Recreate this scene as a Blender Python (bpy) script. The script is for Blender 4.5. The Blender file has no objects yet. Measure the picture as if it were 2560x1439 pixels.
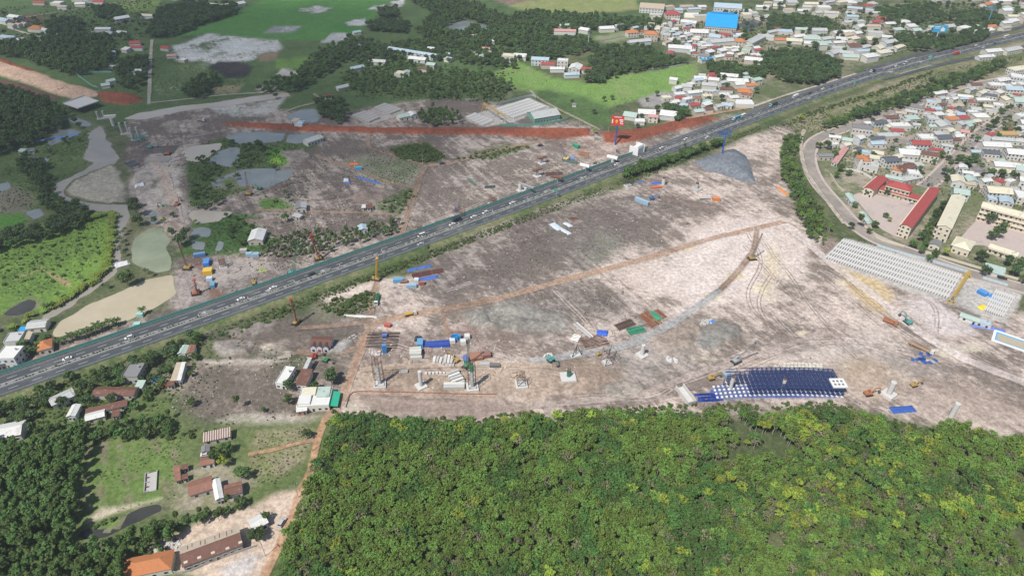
import bpy, math, random
import numpy as np
R = random.Random(7)
NR = np.random.RandomState(11)
scn = bpy.context.scene
COL = scn.collection
rad = math.radians
# ------------------------------------------------------------------ camera, sky, sun, exposure
CAM_H, PITCH, LENS = 280.0, rad(36.5), 24.0
cam_d = bpy.data.cameras.new('camera'); cam = bpy.data.objects.new('camera', cam_d); COL.objects.link(cam)
cam.location = (0, 0, CAM_H); cam.rotation_euler = (math.pi/2 - PITCH, 0, 0)
cam_d.lens = LENS; cam_d.sensor_width = 36; cam_d.clip_start = 1; cam_d.clip_end = 20000
scn.camera = cam
SUN_EL, SUN_AZ = rad(56), rad(40)        # shadows fall toward azimuth 40 deg right of +Y
w = bpy.data.worlds.new('World'); scn.world = w; w.use_nodes = True
sky = w.node_tree.nodes.new('ShaderNodeTexSky'); sky.sky_type = 'NISHITA'; sky.sun_disc = False
sky.sun_elevation = SUN_EL; sky.sun_rotation = SUN_AZ + math.pi
bg = w.node_tree.nodes['Background']; bg.inputs[1].default_value = 0.095
w.node_tree.links.new(sky.outputs[0], bg.inputs[0])
sun_d = bpy.data.lights.new('sun', 'SUN'); sun_d.energy = 4.6; sun_d.angle = rad(0.53); sun_d.color = (1, .955, .88)
sun = bpy.data.objects.new('sun', sun_d); COL.objects.link(sun)
from mathutils import Vector
sdir = Vector((math.sin(SUN_AZ)*math.cos(SUN_EL), math.cos(SUN_AZ)*math.cos(SUN_EL), -math.sin(SUN_EL)))
sun.rotation_euler = sdir.to_track_quat('-Z', 'Y').to_euler(); sun.location = (0, 0, 600)
vs = scn.view_settings
vs.view_transform = 'Standard'; vs.look = 'None'; vs.exposure = 0.2; vs.gamma = 1; vs.use_curve_mapping = False
cy = scn.cycles
cy.max_bounces = 5; cy.diffuse_bounces = 2; cy.glossy_bounces = 2; cy.transmission_bounces = 3; cy.volume_bounces = 0; cy.transparent_max_bounces = 6
cy.use_denoising = True
try:
    cy.denoiser = 'OPENIMAGEDENOISE'; cy.denoising_input_passes = 'RGB_ALBEDO_NORMAL'; cy.denoising_prefilter = 'ACCURATE'
except Exception: pass

# ------------------------------------------------------------------ helpers
FPX = 2560*LENS/36
def G(px, py, z=0.0):
    """survey: where the line of sight of photo point (px,py) meets the level z"""
    u = (np.asarray(px, float)-1280)/FPX; v = (np.asarray(py, float)-719.5)/FPX
    t = (CAM_H-z)/(math.sin(PITCH)+v*math.cos(PITCH))
    return np.stack([u*t, (math.cos(PITCH)-v*math.sin(PITCH))*t], -1)
def GP(l, z=0.0): return G(*np.array(l, float).T, z)
def g3(p, z=0.0):
    q = G(p[0], p[1], z); return (float(q[0]), float(q[1]), z)

def lat(p, sc, seed):
    q = p/sc; i = np.floor(q).astype(np.int64); f = q-i; f = f*f*(3-2*f)
    def h(a, b):
        n = (a*374761393 + b*668265263 + seed*974711) & 0x7fffffff
        n = ((n ^ (n >> 13))*1274126177) & 0x7fffffff
        return ((n ^ (n >> 16)) & 0xffff)/65535.0
    a, b = i[..., 0], i[..., 1]
    return (h(a,b)*(1-f[...,0])+h(a+1,b)*f[...,0])*(1-f[...,1]) + (h(a,b+1)*(1-f[...,0])+h(a+1,b+1)*f[...,0])*f[...,1]
def fbm(p, sc, seed=0, o=4):
    s = 0; a = .5
    for k in range(o): s = s+a*lat(p, sc, seed+k*17); sc *= .5; a *= .5
    return s/(1-.5**o)
def sdist(P, poly):
    """signed distance (m) to polygon, + inside"""
    P = np.asarray(P, float); x, y = P[:, 0], P[:, 1]; n = len(poly)
    d = np.full(len(P), 1e18); ins = np.zeros(len(P), bool)
    for k in range(n):
        a, b = poly[k], poly[(k+1) % n]; e = b-a; L = e@e+1e-9
        t = np.clip(((x-a[0])*e[0]+(y-a[1])*e[1])/L, 0, 1)
        d = np.minimum(d, (x-a[0]-t*e[0])**2+(y-a[1]-t*e[1])**2)
        c = (a[1] > y) != (b[1] > y)
        ins ^= c & (x < (b[0]-a[0])*(y-a[1])/(b[1]-a[1]+1e-12)+a[0])
    return np.where(ins, 1, -1)*np.sqrt(d)
def sm(a, b, x): t = np.clip((x-a)/(b-a), 0, 1); return t*t*(3-2*t)
def spline(P, step=4.0):
    P = np.array(P, float); Q = np.vstack([2*P[0]-P[1], P, 2*P[-1]-P[-2]]); out = []
    for i in range(1, len(Q)-2):
        a, b, c, d = Q[i-1:i+3]; n = max(2, int(np.linalg.norm(c-b)/step))
        t = np.linspace(0, 1, n, endpoint=False)[:, None]
        out.append(.5*((2*b)+(c-a)*t+(2*a-5*b+4*c-d)*t*t+(3*b-a-3*c+d)*t**3))
    return np.vstack(out+[P[-1:]])
def normals(L):
    d = np.gradient(L, axis=0); d /= np.linalg.norm(d, axis=1)[:, None]+1e-9
    return np.stack([-d[:, 1], d[:, 0]], 1), d

# ---------------------------------------- scene-graph helpers
def me_new(name, V, F, mat=None, smooth=False):
    m = bpy.data.meshes.new(name); m.from_pydata([tuple(map(float, v)) for v in V], [], [tuple(map(int, f)) for f in F])
    if mat is not None: m.materials.append(mat)
    if smooth: m.polygons.foreach_set('use_smooth', [True]*len(m.polygons))
    return m
def obj(name, data, parent=None, loc=(0,0,0), rz=0.0, col=None, mat=None):
    o = bpy.data.objects.new(name, data); COL.objects.link(o)
    o.location = loc; o.rotation_euler = (0, 0, rz)
    if parent is not None: o.parent = parent
    if col is not None: o.color = (*col, 1)
    return o
def thing(name, label, cat, loc=(0,0,0), rz=0.0, group=None):
    o = obj(name, None, None, loc, rz); o.empty_display_size = .5
    return tag(o, label, cat, group)
def tag(o, label, cat, group=None):
    o['label'] = label; o['category'] = cat; o['kind'] = 'thing'
    if group: o['group'] = group
    return o
def struct(o, kind='structure', label=None):
    o['kind'] = kind
    if label: o['label'] = label
    return o
def copy_tree(o, loc=None, rz=None, label=None, parent=None):
    c = o.copy(); COL.objects.link(c); c.parent = parent
    if loc is not None: c.location = loc
    if rz is not None: c.rotation_euler = (o.rotation_euler[0], o.rotation_euler[1], rz)
    if label: c['label'] = label
    for ch in o.children:
        copy_tree(ch, parent=c)
    return c
class MB:
    """collects shapes for ONE mesh"""
    def __init__(s): s.v = []; s.f = []; s.m = []; s.mats = []
    def _m(s, m):
        if m not in s.mats: s.mats.append(m)
        return s.mats.index(m)
    def add(s, V, F, m):
        n = len(s.v); s.v += [tuple(v) for v in V]; k = s._m(m)
        for f in F: s.f.append(tuple(i+n for i in f)); s.m.append(k)
        return s
    def box(s, x0, x1, y0, y1, z0, z1, m, taper=0):
        t = taper
        V = [(x0,y0,z0),(x1,y0,z0),(x1,y1,z0),(x0,y1,z0),(x0+t,y0+t,z1),(x1-t,y0+t,z1),(x1-t,y1-t,z1),(x0+t,y1-t,z1)]
        return s.add(V, [(3,2,1,0),(4,5,6,7),(0,1,5,4),(1,2,6,5),(2,3,7,6),(3,0,4,7)], m)
    def bar(s, a, b, r, m, n=4, r2=None):
        a = Vector(a); b = Vector(b); d = (b-a)
        if d.length < 1e-6: return s
        q = d.to_track_quat('Z', 'Y'); r2 = r if r2 is None else r2; V = []
        for P, rr in ((a, r), (b, r2)):
            for i in range(n):
                t = 2*math.pi*(i+.5)/n; V.append(P+q@Vector((math.cos(t)*rr, math.sin(t)*rr, 0)))
        F = [(i, (i+1) % n, n+(i+1) % n, n+i) for i in range(n)]+[tuple(range(n))[::-1], tuple(range(n, 2*n))]
        return s.add(V, F, m)
    def cyl(s, x, y, z0, z1, r, m, n=14, r2=None): return s.bar((x,y,z0), (x,y,z1), r, m, n, r2)
    def prism(s, prof, x0, x1, m, axis='x'):
        """extrude a closed (a,b) profile along x (profile in y,z) or y (profile in x,z) or z"""
        n = len(prof)
        def P(c, p): return (c,p[0],p[1]) if axis == 'x' else (p[0],c,p[1]) if axis == 'y' else (p[0],p[1],c)
        V = [P(x0,p) for p in prof]+[P(x1,p) for p in prof]
        F = [(i,(i+1)%n,n+(i+1)%n,n+i) for i in range(n)]+[tuple(range(n))[::-1], tuple(range(n,2*n))]
        return s.add(V, F, m)
    def mesh(s, name='part', smooth=False):
        m = bpy.data.meshes.new(name); m.from_pydata([tuple(map(float,v)) for v in s.v], [], s.f)
        for k in s.mats: m.materials.append(k)
        m.polygons.foreach_set('material_index', s.m)
        if smooth: m.polygons.foreach_set('use_smooth', [True]*len(m.polygons))
        m.update(); return m
    def build(s, name, parent=None, loc=(0,0,0), rz=0.0, col=None, smooth=False): return obj(name, s.mesh(name, smooth), parent, loc, rz, col)

# ------------------------------------------------------------------ materials (all node based)
def nmat(name):
    m = bpy.data.materials.new(name); m.use_nodes = True; nt = m.node_tree
    b = nt.nodes['Principled BSDF']
    def N(t, **k):
        n = nt.nodes.new('ShaderNode'+t)
        for a, v in k.items():
            if a[0] == 'i' and (a[1].isdigit() or a[1].isupper()):
                key = a[1:]; n.inputs[int(key) if key.isdigit() else key].default_value = v
            else: setattr(n, a, v)
        return n
    def L(a, b_): nt.links.new(a, b_)
    return m, nt, b, N, L
def mathn(N, L, op, a, b=None, c=None, clamp=False):
    n = N('Math', operation=op, use_clamp=clamp)
    for i, x in enumerate((a, b, c)):
        if x is None: continue
        if isinstance(x, (int, float)): n.inputs[i].default_value = x
        else: L(x, n.inputs[i])
    return n.outputs[0]
def mixc(N, L, f, a, b, mode='MIX'):
    n = N('Mix', data_type='RGBA', blend_type=mode)
    for i, x in ((0, f), (6, a), (7, b)):
        if isinstance(x, (int, float)): n.inputs[i].default_value = x
        elif isinstance(x, tuple): n.inputs[i].default_value = (*x, 1)
        else: L(x, n.inputs[i])
    return n.outputs[2]
def simple(name, c, rough=.75, noise=.25, sc=.8, objcol=False, metal=0.0, dirt=None, spec=.3, local=True, stripe=None):
    m, nt, b, N, L = nmat(name)
    tc = N('TexCoord'); co = tc.outputs['Object'] if local else N('NewGeometry').outputs['Position']
    base = N('ObjectInfo').outputs['Color'] if objcol else tuple(c)
    nz = N('TexNoise', iScale=sc, iDetail=6, iRoughness=.65); L(co, nz.inputs['Vector'])
    f = mathn(N, L, 'MULTIPLY_ADD', nz.outputs[0], 2*noise, 1-noise)
    cc = N('CombineColor'); [L(f, cc.inputs[i]) for i in range(3)]
    col = mixc(N, L, 1.0, base, cc.outputs[0], 'MULTIPLY')
    if dirt:
        n2 = N('TexNoise', iScale=dirt[1], iDetail=8, iRoughness=.7); L(co, n2.inputs['Vector'])
        t = N('MapRange'); t.inputs[1].default_value = dirt[2]; t.inputs[2].default_value = dirt[2]+.12
        L(n2.outputs[0], t.inputs[0])
        ff = mathn(N, L, 'MULTIPLY', t.outputs[0], dirt[3])
        col = mixc(N, L, ff, col, tuple(dirt[0]))
    if stripe:
        wv = N('TexWave', iScale=stripe[0], iDistortion=0.0); wv.bands_direction = stripe[2]; L(co, wv.inputs['Vector'])
        bp = N('Bump', iStrength=stripe[1], iDistance=.08); L(wv.outputs[1], bp.inputs['Height']); L(bp.outputs[0], b.inputs['Normal'])
    L(col, b.inputs['Base Color']); b.inputs['Roughness'].default_value = rough; b.inputs['Metallic'].default_value = metal
    b.inputs['Specular IOR Level'].default_value = spec
    return m
M = {}
def build_materials():
    # --- earth: two tones (ca, cb) blended by layered noise, biased per place
    m, nt, b, N, L = nmat('earth')
    A = N('Attribute', attribute_name='ca').outputs['Color']; B = N('Attribute', attribute_name='cb').outputs['Color']
    bi = N('Attribute', attribute_name='bi').outputs['Fac']; sk = N('Attribute', attribute_name='sk').outputs['Fac']
    P = N('NewGeometry').outputs['Position']
    def noise(vec, sc, det=7, ro=.62):
        n = N('TexNoise', iScale=sc, iDetail=det, iRoughness=ro); L(vec, n.inputs['Vector']); return n.outputs[0]
    def stretch(d, a, c):
        n = math.hypot(*d); d = (d[0]/n, d[1]/n)
        u = N('VectorMath', operation='DOT_PRODUCT'); u.inputs[1].default_value = (-d[1], d[0], 0); L(P, u.inputs[0])
        v = N('VectorMath', operation='DOT_PRODUCT'); v.inputs[1].default_value = (d[0], d[1], 0); L(P, v.inputs[0])
        cx = N('CombineXYZ'); L(mathn(N, L, 'MULTIPLY', u.outputs['Value'], a), cx.inputs[0]); L(mathn(N, L, 'MULTIPLY', v.outputs['Value'], c), cx.inputs[1])
        return cx.outputs[0]
    n1 = noise(P, .019, 9, .66); n3 = noise(P, .13, 8, .72); st = noise(stretch((1, -1.75), .24, .020), 1, 7, .68)
    s2 = noise(stretch((1, -.35), .5, .03), 1, 4, .6)
    s = mathn(N, L, 'MULTIPLY', n1, .62); s = mathn(N, L, 'MULTIPLY_ADD', n3, .33, s)
    stm = mathn(N, L, 'MULTIPLY', mathn(N, L, 'SUBTRACT', mathn(N, L, 'MULTIPLY_ADD', st, .8, mathn(N, L, 'MULTIPLY', s2, .4)), .6), sk)
    s = mathn(N, L, 'ADD', s, stm); s = mathn(N, L, 'ADD', s, .025)
    s = mathn(N, L, 'ADD', s, mathn(N, L, 'SUBTRACT', bi, .5))
    t = N('MapRange', interpolation_type='SMOOTHSTEP'); t.inputs[1].default_value = .435; t.inputs[2].default_value = .575; L(s, t.inputs[0])
    col = mixc(N, L, t.outputs[0], A, B)
    fn = noise(P, .38, 7, .80); f2 = noise(P, .07, 5, .65)
    fm = N('MapRange', interpolation_type='SMOOTHSTEP'); fm.inputs[1].default_value = .36; fm.inputs[2].default_value = .64; fm.inputs[3].default_value = .70; fm.inputs[4].default_value = 1.25; L(fn, fm.inputs[0])
    f = mathn(N, L, 'MULTIPLY', fm.outputs[0], mathn(N, L, 'MULTIPLY_ADD', f2, .8, .6))
    cc = N('CombineColor'); [L(f, cc.inputs[i]) for i in range(3)]
    L(mixc(N, L, 1.0, col, cc.outputs[0], 'MULTIPLY'), b.inputs['Base Color'])
    b.inputs['Roughness'].default_value = .95; b.inputs['Specular IOR Level'].default_value = .15
    bp = N('Bump', iStrength=.9, iDistance=.5); L(n3, bp.inputs['Height']); L(bp.outputs[0], b.inputs['Normal'])
    M['earth'] = m
    # --- water
    def water(name, c, c2, rough=.12):
        m, nt, b, N, L = nmat(name); P = N('NewGeometry').outputs['Position']
        n = N('TexNoise', iScale=.05, iDetail=6, iRoughness=.65); L(P, n.inputs['Vector'])
        t = N('MapRange'); t.inputs[1].default_value = .35; t.inputs[2].default_value = .7; L(n.outputs[0], t.inputs[0])
        L(mixc(N, L, t.outputs[0], tuple(c), tuple(c2)), b.inputs['Base Color']); b.inputs['Roughness'].default_value = rough
        n2 = N('TexNoise', iScale=.7, iDetail=3); L(P, n2.inputs['Vector']); bp = N('Bump', iStrength=.12, iDistance=.1); L(n2.outputs[0], bp.inputs['Height']); L(bp.outputs[0], b.inputs['Normal'])
        M[name] = m
    water('water_river', (.25,.235,.20), (.32,.29,.24)); water('water_tan', (.44,.385,.28), (.38,.325,.22), .25)
    water('water_green', (.22,.25,.16), (.31,.34,.23)); water('water_grey', (.17,.20,.21), (.23,.25,.24)); water('water_dark', (.035,.035,.033), (.06,.06,.05))
    water('water_sand', (.43,.38,.31), (.36,.33,.28), .25); water('water_algae', (.10,.17,.05), (.17,.22,.12), .4)
    # --- leaves
    def leaf(name, c1, c2, hs=.1):
        m, nt, b, N, L = nmat(name); oi = N('ObjectInfo'); P = N('NewGeometry').outputs['Position']
        n = N('TexNoise', iScale=.55, iDetail=3, iRoughness=.6); L(P, n.inputs['Vector'])
        t = mathn(N, L, 'MULTIPLY_ADD', n.outputs[0], 1.6, -.3, clamp=True)
        col = mixc(N, L, t, tuple(c1), tuple(c2))
        hsv = N('HueSaturation'); L(col, hsv.inputs['Color'])
        L(mathn(N, L, 'MULTIPLY_ADD', oi.outputs['Random'], hs*.35, .5-hs*.175), hsv.inputs['Hue'])
        L(mathn(N, L, 'MULTIPLY_ADD', oi.outputs['Random'], .55, .72), hsv.inputs['Value'])
        L(hsv.outputs[0], b.inputs['Base Color']); b.inputs['Roughness'].default_value = .6; b.inputs['Specular IOR Level'].default_value = .25
        tr = N('BsdfTranslucent'); L(hsv.outputs[0], tr.inputs[0]); mx = N('MixShader', i0=.28); L(b.outputs[0], mx.inputs[1]); L(tr.outputs[0], mx.inputs[2])
        L(mx.outputs[0], nt.nodes['Material Output'].inputs[0]); M[name] = m
    leaf('leaf_rubber', (.112,.192,.04), (.21,.315,.068)); leaf('leaf_deep', (.062,.135,.036), (.125,.225,.055)); leaf('leaf_lime', (.23,.32,.045), (.37,.43,.07)); leaf('leaf_dry', (.17,.18,.085), (.28,.27,.14))
    leaf('leaf_acacia', (.07,.135,.038), (.145,.23,.064)); leaf('leaf_town', (.065,.125,.038), (.135,.21,.062)); leaf('leaf_dark', (.055,.10,.044), (.11,.165,.064))
    leaf('leaf_palm', (.045,.09,.022), (.11,.16,.05)); leaf('leaf_banana', (.13,.20,.03), (.25,.32,.06)); leaf('leaf_shrub', (.07,.125,.035), (.14,.195,.06))
    M['bark'] = simple('bark', (.17,.14,.11), .9, .3, 2); M['bark_pale'] = simple('bark_pale', (.36,.33,.28), .9, .3, 2)
    # --- built things
    M['asphalt'] = simple('asphalt', (.062,.069,.079), .85, .3, .12, local=False, dirt=((.115,.117,.12), .03, .5, .7))
    M['asphalt_pale'] = simple('asphalt_pale', (.235,.212,.19), .9, .25, .12, local=False, dirt=((.36,.30,.255), .05, .47, .7))
    M['paving'] = simple('paving', (.43,.36,.33), .9, .2, .4, local=False, dirt=((.28,.25,.22), .07, .55, .6))
    M['concrete'] = simple('concrete', (.40,.39,.37), .85, .22, .6, dirt=((.2,.19,.18), .35, .56, .6))
    M['concrete_new'] = simple('concrete_new', (.52,.51,.49), .85, .18, .6, dirt=((.3,.29,.27), .35, .6, .5))
    M['concrete_dark'] = simple('concrete_dark', (.19,.19,.185), .9, .25, .6)
    M['mark'] = simple('mark', (.40,.40,.385), .7, .4, .5, local=False)
    M['obj_wall'] = simple('obj_wall', (1,1,1), .85, .14, .5, True, dirt=((.22,.20,.17), .22, .60, .55))
    M['obj_tin'] = simple('obj_tin', (1,1,1), .5, .16, .35, True, dirt=((.22,.15,.115), .22, .57, .6), stripe=(1.1, .5, 'X'))
    M['obj_tin_rust'] = simple('obj_tin_rust', (1,1,1), .7, .3, .5, True, dirt=((.42,.38,.34), .5, .60, .85), stripe=(1.1, .5, 'X'))
    M['obj_tile'] = simple('obj_tile', (1,1,1), .8, .28, 1.2, True, dirt=((.09,.06,.05), .3, .6, .6), stripe=(1.6, .5, 'Y'))
    M['obj_paint'] = simple('obj_paint', (1,1,1), .38, .14, .5, True, dirt=((.24,.18,.13), .8, .66, .5), spec=.5)
    M['obj_cloth'] = simple('obj_cloth', (1,1,1), .6, .25, 1.2, True)
    M['glass'] = simple('glass', (.03,.04,.05), .12, .1, 1, spec=.6)
    M['frame'] = simple('frame', (.55,.55,.53), .6, .1, 1)
    M['steel'] = simple('steel', (.10,.10,.10), .55, .25, 1.5, metal=.4)
    M['rust'] = simple('rust', (.17,.085,.055), .85, .35, 1.2)
    M['rubber'] = simple('rubber', (.025,.025,.025), .9, .2, 2)
    M['galv'] = simple('galv', (.42,.44,.45), .5, .15, 1.5, metal=.3)
    M['white'] = simple('white', (.72,.72,.70), .7, .14, .8)
    M['teal_panel'] = simple('teal_panel', (.11,.32,.275), .5, .18, .3, dirt=((.16,.2,.18), .4, .6, .5))
    M['grey_panel'] = simple('grey_panel', (.34,.37,.39), .5, .18, .6)
    M['pool_blue'] = simple('pool_blue', (.10,.36,.66), .5, .1, .5)
    M['red_sheet'] = simple('red_sheet', (.55,.055,.04), .5, .12, .3)
    M['blue_sheet'] = simple('blue_sheet', (.03,.33,.58), .5, .12, .3)
build_materials()

# ------------------------------------------------------------------ the ground and what covers it
SOIL = ((.50,.42,.368), (.185,.152,.13)); SOILD = ((.375,.318,.28), (.135,.112,.098)); RED = ((.255,.08,.044), (.175,.06,.038))
ORANGE = ((.42,.25,.155), (.33,.19,.12)); GRASS = ((.105,.19,.045), (.07,.12,.035)); RICE = ((.07,.18,.042), (.06,.145,.04))
SCRUB = ((.12,.14,.07), (.055,.085,.032)); WETF = ((.085,.125,.06), (.42,.43,.42)); YARD = ((.40,.345,.30), (.26,.22,.18))
ZONES = []
def zone(pts, tone, bias=.5, soft=4, streak=.15): ZONES.append((GP(pts), tone[0], tone[1], bias, soft, streak))
BASE = ((.115,.125,.065), (.06,.085,.035), .5, .12)
# far left: fields and woods
zone([(-400,-60),(1650,-60),(1640,60),(1290,180),(1240,260),(700,330),(380,300),(-400,420)], ((.075,.12,.045), (.05,.085,.032)), .45, 10)
zone([(430,95),(560,45),(640,10),(700,-20),(1010,-20),(960,25),(920,55),(900,80),(860,95),(690,105),(520,85)], RICE, .4, 3, .05)
zone([(800,78),(850,60),(910,65),(875,88)], ((.05,.16,.03),(.04,.12,.03)), .4, 2, .05)
zone([(728,25),(790,12),(835,22),(790,37)], WETF, .52, 3)
zone([(655,82),(690,64),(755,66),(735,80)], ((.20,.21,.21),(.42,.43,.43)), .5, 2)
zone([(425,118),(520,82),(640,95),(705,100),(695,128),(640,150),(560,165),(450,150)], WETF, .56, 6, .35)
zone([(860,55),(910,45),(920,62),(870,66)], WETF, .6, 3); zone([(920,20),(1010,-5),(1010,15),(940,28)], WETF, .55, 3)
zone([(800,108),(832,83),(874,87),(850,110)], ((.40,.40,.40),(.30,.31,.31)), .5, 1)
zone([(685,190),(705,174),(748,176),(745,191)], ((.44,.43,.40),(.34,.33,.31)), .5, 1)
zone([(640,222),(700,206),(715,212),(690,226),(650,230)], ((.40,.39,.37),(.24,.24,.22)), .5, 1.5)
zone([(523,166),(548,151),(600,155),(638,168),(612,192),(560,200)], ((.028,.028,.032),(.045,.04,.04)), .5, 3, .05)
zone([(645,135),(700,128),(690,150),(648,152)], ((.20,.15,.10),(.14,.11,.08)), .5, 2)
zone([(690,150),(775,140),(745,172),(690,172)], GRASS, .45, 2)
zone([(450,165),(520,162),(512,195),(455,200)], ((.09,.13,.055),(.36,.37,.35)), .42, 2, .5)
zone([(385,205),(450,205),(455,232),(392,240)], ((.085,.13,.05),(.28,.28,.24)), .4, 2, .5)
zone([(530,215),(610,210),(590,238),(535,236)], ((.10,.14,.05),(.22,.20,.12)), .5, 2, .5)
zone([(20,45),(95,35),(125,55),(40,60)], ((.11,.07,.055),(.09,.06,.05)), .5, 3)
zone([(280,10),(400,0),(395,35),(300,25)], ((.14,.20,.06),(.11,.16,.05)), .5, 3)
zone([(1195,-20),(1310,-20),(1330,14),(1280,18)], ((.22,.16,.12),(.16,.12,.09)), .5, 4)
zone([(1265,15),(1330,0),(1590,-10),(1600,25),(1430,38),(1320,30)], ((.20,.235,.085),(.26,.225,.12)), .45, 4, .1)
zone([(1000,35),(1050,20),(1100,32),(1080,55),(1010,58)], ((.085,.14,.05),(.07,.11,.045)), .5, 4)
# meadow beside the highway works
zone([(1225,185),(1290,152),(1380,195),(1470,208),(1560,185),(1640,178),(1752,152),(1758,178),(1690,228),(1600,245),(1545,262),(1460,300),(1380,250),(1300,225)], ((.15,.255,.065),(.19,.25,.09)), .45, 3, .06)
zone([(1300,215),(1400,225),(1520,262),(1560,300),(1480,322),(1400,280)], ((.085,.145,.05),(.06,.10,.035)), .5, 8)  # cloud shade over the lower meadow, painted in as darker green
zone([(1200,190),(1240,190),(1330,250),(1300,262),(1210,230)], SCRUB, .5, 6)
zone([(1595,250),(1660,228),(1750,235),(1770,262),(1690,272),(1610,268)], ((.27,.255,.245),(.22,.21,.20)), .45, 2)
zone([(1745,230),(1800,235),(1850,265),(1800,280),(1760,262)], YARD, .45, 4)
zone([(1850,20),(1905,10),(1920,55),(1855,55)], ((.12,.16,.07),(.08,.12,.05)), .5, 4)
zone([(1475,95),(1560,78),(1600,92),(1520,108)], ((.20,.23,.12),(.24,.20,.15)), .45, 3)
zone([(1780,115),(1860,105),(1905,130),(1860,150),(1800,140)], ((.30,.25,.19),(.24,.21,.15)), .45, 3)
zone([(2120,115),(2180,105),(2250,120),(2240,135),(2140,135)], ((.17,.20,.09),(.25,.21,.15)), .48, 3)
# town ground
zone([(1560,60),(2600,-20),(2600,60),(2400,110),(2180,150),(2000,215),(1850,280),(1560,330),(1700,240),(1760,170)], ((.25,.22,.17),(.10,.125,.055)), .53, 10)
zone([(2040,340),(2300,250),(2600,150),(2700,160),(2700,720),(2560,690),(2280,610),(2140,560),(2050,450)], ((.33,.28,.23),(.13,.15,.075)), .52, 6)
zone([(1960,300),(2080,255),(2300,180),(2600,85),(2600,160),(2300,250),(2060,345),(1990,335)], ((.28,.23,.17),(.12,.14,.06)), .52, 4)
# works north of the highway
zone([(330,290),(520,262),(860,285),(1000,255),(1180,245),(1420,300),(1530,330),(1840,295),(1880,290),(1560,425),(1100,590),(840,690),(560,760),(300,860),(-60,960),(-60,935),(150,865),(420,770),(445,620),(330,500),(310,380)], SOILD, .54, 5, .4)
zone([(1000,440),(1300,370),(1500,340),(1620,350),(1640,370),(1380,470),(1050,600),(1020,560)], ((.40,.34,.30),(.17,.14,.122)), .55, 8, .55)
zone([(1390,335),(1600,345),(1640,365),(1540,410),(1450,400)], ((.44,.35,.30),(.22,.17,.145)), .5, 6, .3)
zone([(925,385),(1055,400),(1050,415),(1020,470),(960,455),(900,430),(860,400)], ((.14,.16,.095),(.20,.185,.15)), .5, 6)
zone([(975,365),(1070,355),(1120,400),(1060,408),(1000,395)], SCRUB, .58, 4); zone([(1140,392),(1260,362),(1330,365),(1230,395)], SCRUB, .5, 4)
zone([(940,500),(1030,470),(1040,490),(1000,540),(940,525)], SCRUB, .45, 4)
zone([(480,370),(560,340),(760,350),(820,345),(700,420),(640,470),(470,520),(460,420)], ((.085,.125,.045),(.06,.10,.035)), .5, 4)
zone([(560,530),(640,535),(640,590),(700,600),(640,640),(540,640),(440,640),(470,560)], ((.075,.14,.04),(.05,.10,.03)), .5, 4)
zone([(640,495),(700,490),(740,520),(650,530)], GRASS, .5, 3); zone([(660,380),(720,365),(735,405),(690,420)], ((.09,.20,.035),(.07,.15,.03)), .4, 3)
zone([(330,430),(400,370),(440,380),(470,520),(480,600),(430,570),(370,540),(330,480)], ((.40,.36,.33),(.25,.215,.195)), .45, 5, .3)
zone([(520,272),(560,252),(640,243),(712,240),(690,276),(640,292),(580,297)], ((.40,.39,.36),(.16,.15,.12)), .45, 3, .2)
zone([(440,690),(520,640),(640,650),(780,660),(840,690),(560,760),(440,770)], ((.31,.275,.255),(.155,.135,.125)), .5, 5, .3)
zone([(480,640),(490,640),(560,740),(535,752)], ((.20,.105,.075),(.15,.09,.07)), .5, 4)
zone([(140,880),(440,790),(620,742),(640,745),(420,830),(150,905),(-40,958),(-40,925)], ((.40,.285,.215),(.27,.19,.15)), .45, 3, .4)
# left bank
zone([(-100,590),(60,570),(190,540),(270,535),(290,600),(270,680),(210,720),(130,775),(-100,800)], ((.135,.225,.045),(.095,.16,.04)), .48, 3, .45)
zone([(-100,400),(150,330),(240,320),(230,400),(180,440),(130,480),(170,530),(-100,600)], ((.10,.145,.05),(.06,.10,.035)), .5, 5)
zone([(-60,470),(40,460),(100,500),(60,530),(-60,545)], ((.16,.15,.11),(.30,.29,.27)), .42, 4)
zone([(-20,540),(60,533),(85,545),(40,562),(-20,570)], ((.07,.18,.03),(.06,.14,.03)), .45, 2)
zone([(95,668),(105,668),(180,712),(170,715)], ((.30,.22,.13),(.22,.18,.09)), .4, 1.2); zone([(40,690),(110,665),(115,670),(30,702)], ((.26,.22,.12),(.16,.20,.06)), .4, 1.5)
# works south of the highway
zone([(830,780),(990,700),(1500,490),(1700,415),(1960,305),(2000,325),(1965,400),(1975,490),(2020,590),(2080,610),(2420,745),(2700,820),(2700,1110),(2100,1020),(1560,1050),(1060,1070),(800,1040),(870,900)], SOIL, .512, 5, .42)
zone([(1010,720),(1120,620),(1400,510),(1560,470),(1640,490),(1720,560),(1640,620),(1480,650),(1300,700),(1090,760)], ((.30,.26,.235),(.145,.122,.108)), .56, 22, .6)
zone([(1080,680),(1300,560),(1350,560),(1330,640),(1200,720),(1100,740)], ((.29,.25,.225),(.13,.108,.096)), .57, 22, .5)
zone([(1420,560),(1500,545),(1560,620),(1500,650),(1430,610)], ((.18,.18,.14),(.15,.13,.12)), .5, 14, .4)
zone([(1280,720),(1420,700),(1560,720),(1600,790),(1440,810),(1300,820)], ((.30,.26,.235),(.15,.128,.113)), .55, 20, .5)
zone([(1155,780),(1270,760),(1400,775),(1400,815),(1260,830),(1170,815)], ((.33,.32,.295),(.235,.225,.205)), .5, 8, .2)
zone([(1700,590),(1900,560),(2000,620),(1960,760),(1700,760),(1600,720)], ((.56,.485,.445),(.36,.32,.27)), .36, 22, .35)
zone([(1900,640),(1940,610),(1960,690),(1940,760),(1890,740)], ((.56,.48,.36),(.42,.37,.27)), .36, 7, .2)
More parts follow.
